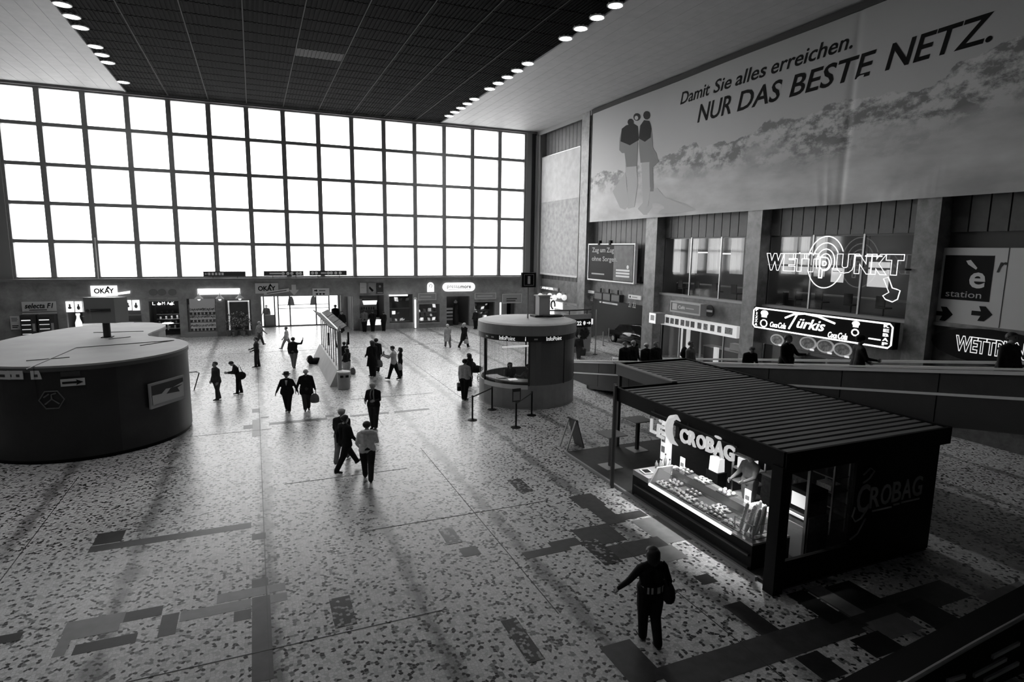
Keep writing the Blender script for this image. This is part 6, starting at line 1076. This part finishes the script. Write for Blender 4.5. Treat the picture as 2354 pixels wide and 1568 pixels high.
        cap('skin', w_+d2*.03-pn*.02, w_+d2*.085-pn*.024, .021, .019); cap('skin', w_+d2*.03+pn*.02, w_+d2*.085+pn*.024, .021, .019)
        hands.append((w_, d2, sd_*-s, pn, s))
    dz = -min(soles) if not sit else 0.0
    mb = MB()
    for z, a, b, ra, rb in prims:
        a = a+Vector((0,0,dz)); b = b+Vector((0,0,dz)); d = b-a; ln = d.length
        if ln < 1e-6: continue
        d /= ln; n = 10; pts = []; rr = []
        for q in (-1,-.92,-.7,-.38,0): pts.append(a+d*ra*q); rr.append(max(.002, ra*math.sqrt(max(0, 1-q*q))))
        for q in (0,.38,.7,.92,1): pts.append(b+d*rb*q); rr.append(max(.002, rb*math.sqrt(max(0, 1-q*q))))
        mb.tube(pts, rr, n)
    me = mb.mesh('body_core', M_SKIN); o = bpy.data.objects.new('tmp', me); COL.objects.link(o); md = o.modifiers.new('r', 'REMESH'); md.mode = 'VOXEL'; md.voxel_size = voxel/S; sm = o.modifiers.new('s', 'SMOOTH'); sm.factor = .5; sm.iterations = 4
    dg = bpy.context.evaluated_depsgraph_get(); body = bpy.data.meshes.new_from_object(o.evaluated_get(dg)); bpy.data.objects.remove(o); bpy.data.meshes.remove(me)
    zones = ['skin', 'top', 'legs', 'shoes']; body.materials.clear()
    for m_ in (M_SKIN, CL[top], CL[legs], shoes and CL[shoes] or M_SHOE, M_EYE, M_SKIND): body.materials.append(m_)
    nP = len(body.polygons); cc = np.empty(nP*3); body.polygons.foreach_get('center', cc); cc = cc.reshape(-1,3); best = np.full(nP, 9.0); zi = np.zeros(nP, int)
    for z, a, b, ra, rb in prims:
        a = np.array(a)+(0,0,dz); b = np.array(b)+(0,0,dz); d = b-a; t_ = np.clip(((cc-a)@d)/max(d@d, 1e-9), 0, 1); D = np.linalg.norm(cc-(a+t_[:,None]*d), axis=1)-(ra+(rb-ra)*t_); k = D < best; best[k] = D[k]; zi[k] = zones.index(z)
    body.polygons.foreach_set('material_index', zi); body.polygons.foreach_set('use_smooth', [True]*nP)
    bm = bmesh.new(); bm.from_mesh(body); ex = MB(); mark = []
    for w_, d2, th_, pn, s in hands:      # four fingers and a thumb, slightly curled
        w_ = w_+Vector((0,0,dz)); curl = th_*1.0
        for j, (off, ln) in enumerate(((-.033,.068), (-.011,.078), (.011,.073), (.033,.056))):
            b0 = w_+d2*.085+pn*off; k1 = b0+d2*ln*.5+curl*.008; k2 = k1+d2*ln*.45+curl*.028; ex.tube([b0-d2*.02, b0, k1, k2], [.010,.0095,.009,.006], 6)
        b0 = w_+d2*.035-pn*.034; ex.tube([b0+pn*.012, b0-pn*.012+d2*.015, b0-pn*.022+d2*.04, b0-pn*.018+d2*.065+curl*.012], [.012,.011,.010,.007], 6)
    nf = len(ex.f); ey = MB()
    for s in (-1, 1): ey.ball(tuple(hp((s*.031,.088,.115))+Vector((0,0,dz))), .011, nu=6, nv=4)
    ne = len(ey.f); mo = MB().ball(tuple(hp((0,.094,.028))+Vector((0,0,dz))), .022, .008, .006, 8, 4)
    for part, mi in ((ex, 0), (ey, 4), (mo, 5)):
        vs = [bm.verts.new(v) for v in part.v]
        for f in part.f:
            try: fc = bm.faces.new([vs[i] for i in f]); fc.material_index = mi; fc.smooth = True
            except ValueError: pass
    bm.to_mesh(body); bm.free(); bo = link('body', body, root); bo.scale = (S*1.17,S*1.17,S)
    K = lambda name, mb_, m_, smooth=True: setattr(mb_.build(name, m_, root, smooth), 'scale', (S*1.17,S*1.17,S))
    HT = lambda v: hp(v)+Vector((0,0,dz))
    if style != 'bald':
        mb = MB(); nu, nv = 14, 8; rows = []
        for j in range(nv+1):
            for i in range(nu):
                az = 2*math.pi*i/nu; fr = math.sin(az)    # +1 at the face
                el_ = math.pi*(.5-j/nv*(.78 if fr < -.1 else .62))
                e2 = el_ if fr < .2 else max(el_, .30+.35*(fr-.2))
                r_ = 1.07; mb.v.append(tuple(HT((.093*r_*math.cos(e2)*math.cos(az), -.003+.102*r_*math.cos(e2)*math.sin(az), .125+.098*r_*math.sin(e2)))))
        for j in range(nv): mb.f += [(j*nu+i, (j+1)*nu+i, (j+1)*nu+(i+1)%nu, j*nu+(i+1)%nu) for i in range(nu)]
        K('hair', mb, HAIR[hair])
    if style in ('long', 'bun', 'pony'):
        if style == 'long': K('hair_length', MB().tube([HT((0,-.02,.19)), HT((0,-.028,.14)), HT((0,-.045,.06)), HT((0,-.06,-.02)), HT((0,-.05,-.09))], [.075,.102,.100,.088,.05], 10), HAIR[hair])
        else: K('hair_length', MB().tube([HT((0,-.09,.15)), HT((0,-.13,.1)), HT((0,-.12,-.02))], [.05,.045,.02], 8), HAIR[hair])
    if hat == 'brim': 
        mb = MB(); n = 18
        for r_, z in ((.155,.155),(.15,.165),(.1,.17),(.095,.25),(.07,.265),(.01,.255)): mb.v += [tuple(HT((r_*math.cos(2*math.pi*i/n), r_*1.1*math.sin(2*math.pi*i/n), z))) for i in range(n)]
        for j in range(5): mb.f += [(j*n+i, j*n+(i+1)%n, (j+1)*n+(i+1)%n, (j+1)*n+i) for i in range(n)]
        K('hat', mb, CL['black'])
    if hat in ('cap', 'paper'):
        mb = MB().ball(tuple(HT((0,0,.15))), .105, .11, .085, 14, 8); mb.add([HT((-.06,.08,.15)), HT((.06,.08,.15)), HT((.05,.18,.135)), HT((-.05,.18,.135)), HT((-.06,.08,.16)), HT((.06,.08,.16)), HT((.05,.18,.145)), HT((-.05,.18,.145))], [(0,3,2,1),(4,5,6,7),(0,1,5,4),(1,2,6,5),(2,3,7,6),(3,0,4,7)]); K('cap', mb, CL['light' if hat == 'cap' else 'white'])
    if hat == 'beanie': K('cap', MB().ball(tuple(HT((0,-.01,.15))), .105, .112, .10, 14, 8), CL['black'])
    if hat == 'hooddown': K('hood', MB().tube([tuple(up((.12*math.cos(a), -.06+.09*math.sin(a), 1.47-.03*math.sin(a)))+Vector((0,0,dz))) for a in [math.radians(q) for q in range(150, 395, 20)]], .04, 8), CL[top])
    if skirt:
        mb = MB(); n = 20
        for z, r_ in ((1.0,.165),(.85,.20),(.6,.235),(skirt if isinstance(skirt, float) else .42,.25)): mb.v += [(r_*math.cos(2*math.pi*i/n)*(1+.04*math.sin(5*i)), r_*.85*math.sin(2*math.pi*i/n), z+dz) for i in range(n)]
        for j in range(3): mb.f += [(j*n+i, j*n+(i+1)%n, (j+1)*n+(i+1)%n, (j+1)*n+i) for i in range(n)]
        K('coat_skirt', mb, CL[top])
    if vest == 'belt':
        n = 40; mb = MB()
        for z, r_ in ((.985,.187),(1.10,.186)): mb.v += [tuple(up((r_*1.02*math.cos(2*math.pi*i/n), r_*.8*math.sin(2*math.pi*i/n), z))+Vector((0,0,dz))) for i in range(n)]
        mb.f += [(i, (i+1)%n, n+(i+1)%n, n+i) for i in range(n)]; K('striped_hem', mb, CL['light'], False); me_ = [q for q in root.children if q.name.startswith('striped_hem')][0].data; me_.materials.append(CL['black'])
        for i_, f_ in enumerate(me_.polygons): f_.material_index = 1 if i_%3 == 0 or i_%4 == 1 else 0
    if vest == 'scarf': K('scarf', MB().tube([tuple(up(v)+Vector((0,0,dz))) for v in ((-.06,.12,1.12),(-.05,.13,1.3),(-.04,.09,1.45),(0,.05,1.49),(.04,.09,1.45),(.05,.13,1.3),(.04,.12,1.15))], .022, 6), CL['mid'])
    if vest == 'shirt': K('shirt_front', MB().tube([tuple(up(v)+Vector((0,0,dz))) for v in ((0,.135,1.2),(0,.14,1.32),(0,.11,1.42))], [.01,.03,.04], 8), CL['light'])
    if vest == 'apron': K('apron', MB().tube([tuple(up(v)+Vector((0,0,dz))) for v in ((0,.10,.62),(0,.125,.8),(0,.14,1.0),(0,.13,1.2))], [.12,.13,.11,.07], 10), CL['white'])
    root['hand_l'] = tuple((hands[0][0]+hands[0][1]*.09+Vector((0,0,dz)))*S); root['hand_r'] = tuple((hands[1][0]+hands[1][1]*.09+Vector((0,0,dz)))*S)
    root['shoulder_r'] = tuple((up((.185,0,1.45))+Vector((0,0,dz)))*S); root['shoulder_l'] = tuple((up((-.185,0,1.45))+Vector((0,0,dz)))*S); root['hip_r'] = tuple((Vector((.2,-.05,.98))+Vector((0,0,dz)))*S); root['hip_l'] = tuple((Vector((-.2,-.05,.98))+Vector((0,0,dz)))*S); root['back'] = tuple((up((0,-.2,1.25))+Vector((0,0,dz)))*S)
    return root
def at(p_, key): return p_.matrix_world @ Vector(p_[key])
def plastic_bag(label, top_, h_=.42, w_=.3, m_='light'):
    t = thing('carrier_bag', label, 'bag', (top_.x, top_.y, top_.z-h_)); mb = MB(); n = 14
    for z, a, b in ((0,.35,.2),(.04,.48,.32),(h_*.35,.5,.34),(h_*.62,.42,.22),(h_*.8,.2,.1)): mb.v += [(w_*a*math.cos(2*math.pi*i/n)*(1+.08*math.sin(4*i)), w_*b*math.sin(2*math.pi*i/n), z) for i in range(n)]
    for j in range(4): mb.f += [(j*n+i, j*n+(i+1)%n, (j+1)*n+(i+1)%n, (j+1)*n+i) for i in range(n)]
    mb.f.append(tuple(range(n-1,-1,-1))); mb.build('bag', CL[m_], t, True); MB().tube([(-.06,0,h_*.78),(-.03,0,h_),(.03,0,h_),(.06,0,h_*.78)], .010, 5).build('handle', CL[m_], t)
def shoulder_bag(label, p_, side='r', m_='black', size=1.0, hang=.0):
    s = at(p_, 'shoulder_'+side); hpt = at(p_, 'hip_'+side); inv = Matrix.Rotation(p_.rotation_euler.z if False else p_.matrix_world.to_euler().z, 4, 'Z'); t = thing('shoulder_bag', label, 'bag', hpt, p_.matrix_world.to_euler().z)
    sg = 1 if side == 'r' else -1
    MB().ball((sg*.06,-.04,-.02+hang), .09*size, .19*size, .17*size, 12, 8).build('body', CL[m_], t, True); q = t.matrix_world.inverted() @ s; MB().tube([(sg*.04,-.15,.06+hang), (q.x,-.06,q.z*.6), (q.x*.9,0,q.z+.04), (q.x,.08,q.z*.6), (sg*.04,.08,.06+hang)], .016, 5).build('strap', CL[m_], t)
def stand(px, py, hpx, hpy):
    p_ = FL(px, py)
    if p_.y > 48.0 and px != 772: p_ = p_*(48.0/p_.y)
    z = YW(hpx, hpy, p_.y).z; return (p_.x, p_.y, 0), max(1.52, min(1.92, z))
WALK1 = dict(L=(22,8), R=(-20,14), AL=(-16,8,14,4), AR=(20,8,22,6)); WALK2 = dict(L=(-20,16), R=(22,6), AL=(18,8,20,4), AR=(-14,8,16,4)); STAND = dict(L=(2,3), R=(-2,2)); POCKET = dict(AL=(-8,18,62,22), AR=(-8,18,62,22))
def P(label, feet, hd, face, **k):
    loc, h = stand(*feet, *hd); return person(label, loc, face, height=h, **k)
# near walker
p_ = P('person in black with a striped waistband and a shoulder bag walking away in front', (1490,1478), (1491,1262), -12, top='black', legs='black', hair='black', style='long', L=(7,4), R=(-4,20), AL=(10,32,18,6), AR=(-6,18,40,10), vest='belt', voxel=.011, coat=.98)
shoulder_bag('black shoulder bag on the back of the near walker', p_, 'r', 'black', 1.15)
# middle group
p_ = P('person in a black jacket striding past with one leg stretched forward', (795,1083), (796,953), -60, top='black', legs='black', hair='black', L=(30,2), R=(-18,10), AL=(-12,8,14,4), AR=(14,8,22,6), coat=.8, voxel=.014)
P('person in a pale cap walking behind the striding person in black', (788,1060), (790,937), -25, top='dark', legs='mid', hair='grey', hat='cap', girth=1.1, coat=.8, voxel=.014, shoes='grey', **{**WALK2, 'AL': (10,10,30,6)})
P('person in a white hooded top and dark trousers walking away', (846,1103), (848,968), -8, top='white', legs='dark', hair='black', hat='hooddown', L=(14,4), R=(-14,16), AL=(4,14,50,20), AR=(8,14,60,20), coat=.86, voxel=.014)
P('grey haired person in a dark jacket and scarf looking down at something in both hands', (860,986), (850,880), 150, top='black', legs='dark', hair='grey', head=(25,0), AL=(16,10,80,30), AR=(14,10,70,26), vest='scarf', coat=.84, voxel=.015, **STAND)
P('stout person with a brimmed hat walking towards the viewer', (662,948), (656,857), 170, top='black', legs='black', hair='grey', hat='brim', girth=1.28, L=(10,6), R=(-10,10), AL=(-4,24,20,4), AR=(4,22,20,4), coat=.82, vest='shirt', voxel=.015)
p_ = P('bald person in a dark coat carrying a carrier bag beside the hatted one', (706,944), (703,849), 178, top='black', legs='charcoal', style='bald', girth=1.2, L=(-6,6), R=(8,6), AL=(2,14,12,2), AR=(4,20,20,4), coat=.72, voxel=.015)
plastic_bag('grey carrier bag in the hand of the bald person', at(p_, 'hand_l'), .46, .36, 'grey')
P('person in a dark coat standing sideways next to the rounded kiosk', (500,920), (495,832), 120, top='charcoal', legs='charcoal', hair='dark', girth=1.15, coat=.80, L=(3,2), R=(-6,4), AL=(2,8,14,4), AR=(2,8,14,4), voxel=.016)
p_ = P('dark haired person with a bag looking down at a phone', (550,906), (545,827), 100, top='black', legs='black', hair='dark', head=(35,0), lean=14, AL=(24,6,85,24), AR=(26,6,80,24), coat=.9, shoes='mid', voxel=.016, L=(6,2), R=(-6,3))
shoulder_bag('black holdall hanging at the side of the person with the phone', p_, 'l', 'black', 1.1)
P('person in a dark suit standing with crossed feet near the flower shop', (592,845), (588,775), 95, top='dark', legs='dark', hair='dark', L=(8,6), R=(-4,4), AL=(0,16,60,28), AR=(0,16,70,28), coat=.84, voxel=.018)
P('person in a black top holding one arm to the head with back turned', (676,847), (676,776), -20, top='black', legs='grey', hair='black', girth=1.1, L=(10,6), R=(-8,8), AL=(2,12,20,6), AR=(80,30,118,10), coat=.86, voxel=.018)
P('person in a pale jacket stepping out behind the black top', (660,803), (661,752), 75, top='light', legs='mid', hair='dark', coat=.86, voxel=.02, L=(26,8), R=(-22,18), AL=(10,8,20,4), AR=(-10,8,16,4))
P('person in a grey checked coat walking by the flower heap', (598,795), (595,738), -60, top='mid', legs='charcoal', hair='grey', coat=.8, voxel=.02, **WALK1)
P('person with both arms raised taking a picture behind the timetable stand', (793,850), (795,786), 20, top='black', legs='light', hair='black', AL=(95,24,80,20), AR=(95,24,80,20), coat=.9, voxel=.018, **STAND)
p_ = P('person in a short dark jacket and pale trousers beside the timetable stand', (799,868), (798,804), 40, top='dark', legs='light', hair='black', style='long', coat=.92, voxel=.018, L=(8,4), R=(-4,4), AL=(6,8,40,14), AR=(6,8,30,10))
plastic_bag('patterned bag standing at the feet of the person in pale trousers', Vector((FL(811,860).x, FL(811,860).y, .42)), .42, .3, 'grey')
P('person in a long black coat standing arm in arm left of the pale jacket', (857,866), (858,783), 20, top='black', legs='dark', hair='dark', style='long', coat=.62, skirt=.52, voxel=.018, AL=(6,10,50,20), AR=(6,8,20,6), **STAND)
p_ = P('person in dark clothes half hidden behind the long black coat', (866,855), (867,778), 10, top='black', legs='dark', hair='black', coat=.85, voxel=.02, **STAND)
plastic_bag('brown grey bag held behind the long black coat', Vector((FL(872,856).x, FL(872,856).y-.1, .8)), .5, .34, 'grey')
p_ = P('person in a pale jacket with legs apart reading a leaflet', (906,873), (909,795), 65, top='light', legs='black', hair='black', coat=.84, L=(16,2), R=(-14,6), AL=(38,10,70,26), AR=(34,10,70,26), head=(20,0), voxel=.018)
q = at(p_, 'hand_l'); t = thing('leaflet', 'open leaflet in the hands of the person in the pale jacket', 'paper', q, math.radians(65)); MB().box(-.16, .0, .0, .01, -.02, .2).build('page', CL['mid'], t); MB().box(.0, .16, .0, .01, -.02, .2).build('page', CL['charcoal'], t)
p_ = P('person in a dark jacket standing close behind the leaflet reader', (921,866), (922,799), 80, top='black', legs='black', hair='black', style='long', coat=.82, voxel=.018, **STAND)
plastic_bag('white bag hanging beside the leaflet reader', at(p_, 'hand_l')+Vector((0,0,.12)), .42, .36, 'light')
P('person in a pale knee length coat walking away towards the press shop', (1029,799), (1031,744), 0, top='light', legs='grey', hair='white', coat=.6, skirt=.5, voxel=.02, **WALK1)
p_ = P('blond person in a black coat walking with a white bag', (1067,800), (1065,741), -60, top='black', legs='black', hair='blond', style='long', coat=.66, skirt=.55, voxel=.02, **WALK2)
plastic_bag('white carrier bag of the blond person', at(p_, 'hand_r'), .42, .32, 'light')
p_ = P('person in a pale shirt and dark trousers queueing at the barrier posts', (1068,920), (1063,826), -50, top='light', legs='black', hair='black', coat=.9, voxel=.016, AL=(2,10,12,2), AR=(4,8,50,20), **STAND)
t = thing('shopping_bag', 'dark bag with a pale flap beside the person in the pale shirt', 'bag', at(p_, 'hand_l')+Vector((0,0,-.46))); MB().box(-.13, .13, -.07, .07, 0, .3).build('body', CL['black'], t); MB().box(-.135, .135, -.075, .075, .2, .36).build('flap', CL['mid'], t); MB().tube([(-.08,0,.36),(-.04,0,.47),(.04,0,.47),(.08,0,.36)], .01, 5).build('handle', CL['black'], t)
P('dark haired person waiting behind the pale shirt by the pram', (1078,890), (1066,813), 30, top='dark', legs='black', hair='dark', style='long', coat=.86, voxel=.018, **STAND)
q_ = FL(1092, 876); t = thing('pram', 'dark pram with large wheels between the queue and the information kiosk', 'pram', (q_.x, q_.y, 0), math.radians(-20)); MB().ball((0,0,.62), .42, .24, .2, 14, 8).build('body', CL['black'], t, True); MB().ball((-.2,0,.78), .26, .24, .24, 12, 8).build('hood', CL['dark'], t, True); MB().tube([(.3,-.2,.6),(.6,-.2,.95),(.6,.2,.95),(.3,.2,.6)], .015, 6).build('handle', M_STEEL, t)
for x in (-.26, .26):
    for y in (-.24, .24): MB().tube([(x+.15*math.cos(a*.524), y, .15+.15*math.sin(a*.524)) for a in range(12)], .016, 5, True).build('wheel', M_BLACK, t)
    MB().tube([(x,-.24,.15),(x*.4,-.12,.48),(x*.4,.12,.48),(x,.24,.15)], .012, 5).build('axle_frame', M_STEEL, t)
# customers along the shops
for lab, f, h_, tp in (('person in grey at the snack bar counter, nearest the entrance', (838,757), (838,711), 'grey'), ('person in black at the middle of the snack bar counter', (857,758), (857,713), 'black'), ('person in black at the end of the snack bar counter', (882,760), (882,716), 'black')):
    P(lab, f, h_, 0, top=tp, legs='black', hair='dark', coat=.8, voxel=.022, AL=(20,8,50,10), AR=(10,8,20,4), group='customers at the snack bar', **STAND)
P('person in a dark coat standing right of the press shop entrance', (1093,757), (1093,711), 20, top='dark', legs='black', hair='grey', coat=.75, voxel=.022, **STAND)
P('person in black walking behind the tilted timetable boards', (787,762), (787,714), 150, top='black', legs='black', hair='dark', coat=.8, voxel=.022, **WALK1)
P('person in dark clothes at the entrance doors behind the timetable boards', (772,752), (772,694), 170, top='black', legs='black', hair='grey', coat=.8, voxel=.022, **WALK2)
person('person in dark clothes outside the left entrance pane', (YW(614,745,55).x, 55, 0), 160, 1.72, top='dark', legs='dark', voxel=.022, coat=.8, **WALK1)
# information kiosk staff and visitors
v = kp(-25, 1.25); person('seated clerk facing out behind the information desk', (KX+v[0]+.1, KY+v[1]+.7, -.01), 170, 1.7, top='charcoal', legs='dark', hair='dark', style='long', L=(88,88), R=(88,88), AL=(30,8,60,20), AR=(30,8,60,20), voxel=.017, sit=True)
person('dark haired clerk seated with back to the glass in the information kiosk', (KX-.35, KY-1.0, .0), 15, 1.75, top='grey', legs='black', hair='black', L=(88,88), R=(88,88), AL=(40,8,50,10), AR=(40,8,50,10), voxel=.017, sit=True)
for k, (x, y, f) in enumerate(((KX+v[0]+.1, KY+v[1]+.78, 170), (KX-.35, KY-1.08, 15))):
    t = thing('office_chair', ('office chair of the clerk facing out', 'office chair of the clerk with back to the glass')[k], 'chair', (x, y, .42), math.radians(f)); MB().box(-.22, .22, -.2, .24, .36, .41).build('seat', M_BLACK, t); MB().box(-.2, .2, -.27, -.23, .45, .85).build('backrest', M_BLACK, t); MB().cyl((0,0,.05), (0,0,.36), .03, n=8).build('stem', M_DKSTEEL, t); MB().lathe([(.25,0),(.04,.06)], n=5).build('base', M_DKSTEEL, t)
P('person in a dark waistcoat standing behind the walkway by the round tree', (1330,826), (1331,776), 150, top='dark', legs='charcoal', hair='dark', voxel=.02, coat=.9, **STAND)
# people on the inclined walkway
def on_walk(label, px, hy, X, face=180, **k):
    q = XW(px, hy, X); dk = zt(q.y)-.95; h = max(1.5, min(1.9, q.z-dk)); return person(label, (X, q.y, dk), face, h, voxel=k.pop('voxel', .018), group='people on the inclined walkway', **k)
on_walk('person in black at the foot of the walkway, first of the group', 1437, 786, 15.6, top='black', legs='black', hair='dark', coat=.8, **STAND)
p_ = on_walk('person in black with grey hair in the group on the walkway', 1456, 783, 16.3, top='black', legs='black', hair='grey', coat=.8, **STAND)
on_walk('white haired person in black on the walkway', 1486, 789, 15.9, top='black', legs='black', hair='white', coat=.75, girth=1.15, **STAND)
on_walk('person in a black coat beside the white haired one on the walkway', 1508, 786, 16.2, top='black', legs='black', hair='dark', coat=.7, girth=1.2, **STAND)
p_ = on_walk('person in a grey jacket with a dark rucksack on the walkway', 1588, 785, 15.6, top='mid', legs='dark', hair='dark', coat=.85, face=200, **STAND)
t = thing('rucksack', 'dark rucksack on the back of the grey jacket', 'bag', at(p_, 'back'), p_.matrix_world.to_euler().z); MB().ball((0,-.06,0), .17, .12, .25, 12, 8).build('body', CL['black'], t, True); MB().ball((0,-.16,-.06), .11, .06, .12, 10, 6).build('pocket', CL['black'], t, True)
on_walk('dark figure leaning forward on the walkway before the kebab sign', 1722, 792, 15.9, face=160, top='black', legs='black', hair='dark', lean=18, coat=.8, head=(15,0), AL=(20,10,40,10), AR=(20,10,40,10), **STAND)
p_ = on_walk('broad dark person with a shoulder bag on the walkway before the dish pictures', 1812, 770, 15.4, face=190, top='black', legs='black', hair='dark', girth=1.2, coat=.8, AL=(30,16,70,20), AR=(10,14,30,8), **STAND)
shoulder_bag('black bag of the broad person on the walkway', p_, 'l', 'black', 1.1)
p_ = on_walk('person in a grey coat and dark hat on the walkway by the kebab sign', 1978, 772, 15.6, face=240, top='charcoal', legs='black', hair='dark', hat='beanie', coat=.7, girth=1.1, AL=(16,8,40,14), AR=(20,8,60,20), **STAND)
on_walk('dark person nearest the viewer on the walkway, at the picture edge', 2326, 765, 15.4, face=170, top='charcoal', legs='black', hair='dark', girth=1.2, coat=.75, **STAND)
# kiosk staff
person('kiosk attendant in a grey top with a dark apron behind the pastry counter', (11.05, 10.75, .07), 95, 1.70, top='mid', legs='mid', hair='dark', style='pony', AL=(30,8,50,14), AR=(24,8,40,10), voxel=.014, coat=.9, **STAND)
# ================================================================== print belongs to the panel that carries it
PRINT = ('lettering', 'letter', 'line_of_print', 'arrow', 'symbol', 'motif', 'tree_motif', 'stroke', 'dot', 'badge', 'logo_plate', 'print', 'oval_badge', 'crescent', 'curl', 'underline', 'menu_picture', 'pale_half', 'black_square', 'accent', 'panel_joint', 'lettering_strip', 'banner_lettering', 'printed_figure', 'notice', 'neon_border', 'small_print', 'food', 'price_tag')
CARRIER = ('panel', 'plate', 'cloth', 'card', 'sheet', 'notice_board', 'carton', 'box', 'sign_band')
for o in [x for x in COL.objects if x.type == 'EMPTY']:
    kids = [c for c in COL.objects if c.parent == o]; host = [c for c in kids if c.name.split('.')[0] in CARRIER]
    if not host or sum(c.name.split('.')[0] not in PRINT for c in kids) < 2: continue
    for c in kids:
        if c is not host[0] and c.name.split('.')[0] in PRINT: c.parent = host[0]
for o in COL.objects:
    for k in ('w', 'h', 'hand_l', 'hand_r', 'shoulder_r', 'shoulder_l', 'hip_r', 'hip_l', 'back'):
        if k in o: del o[k]
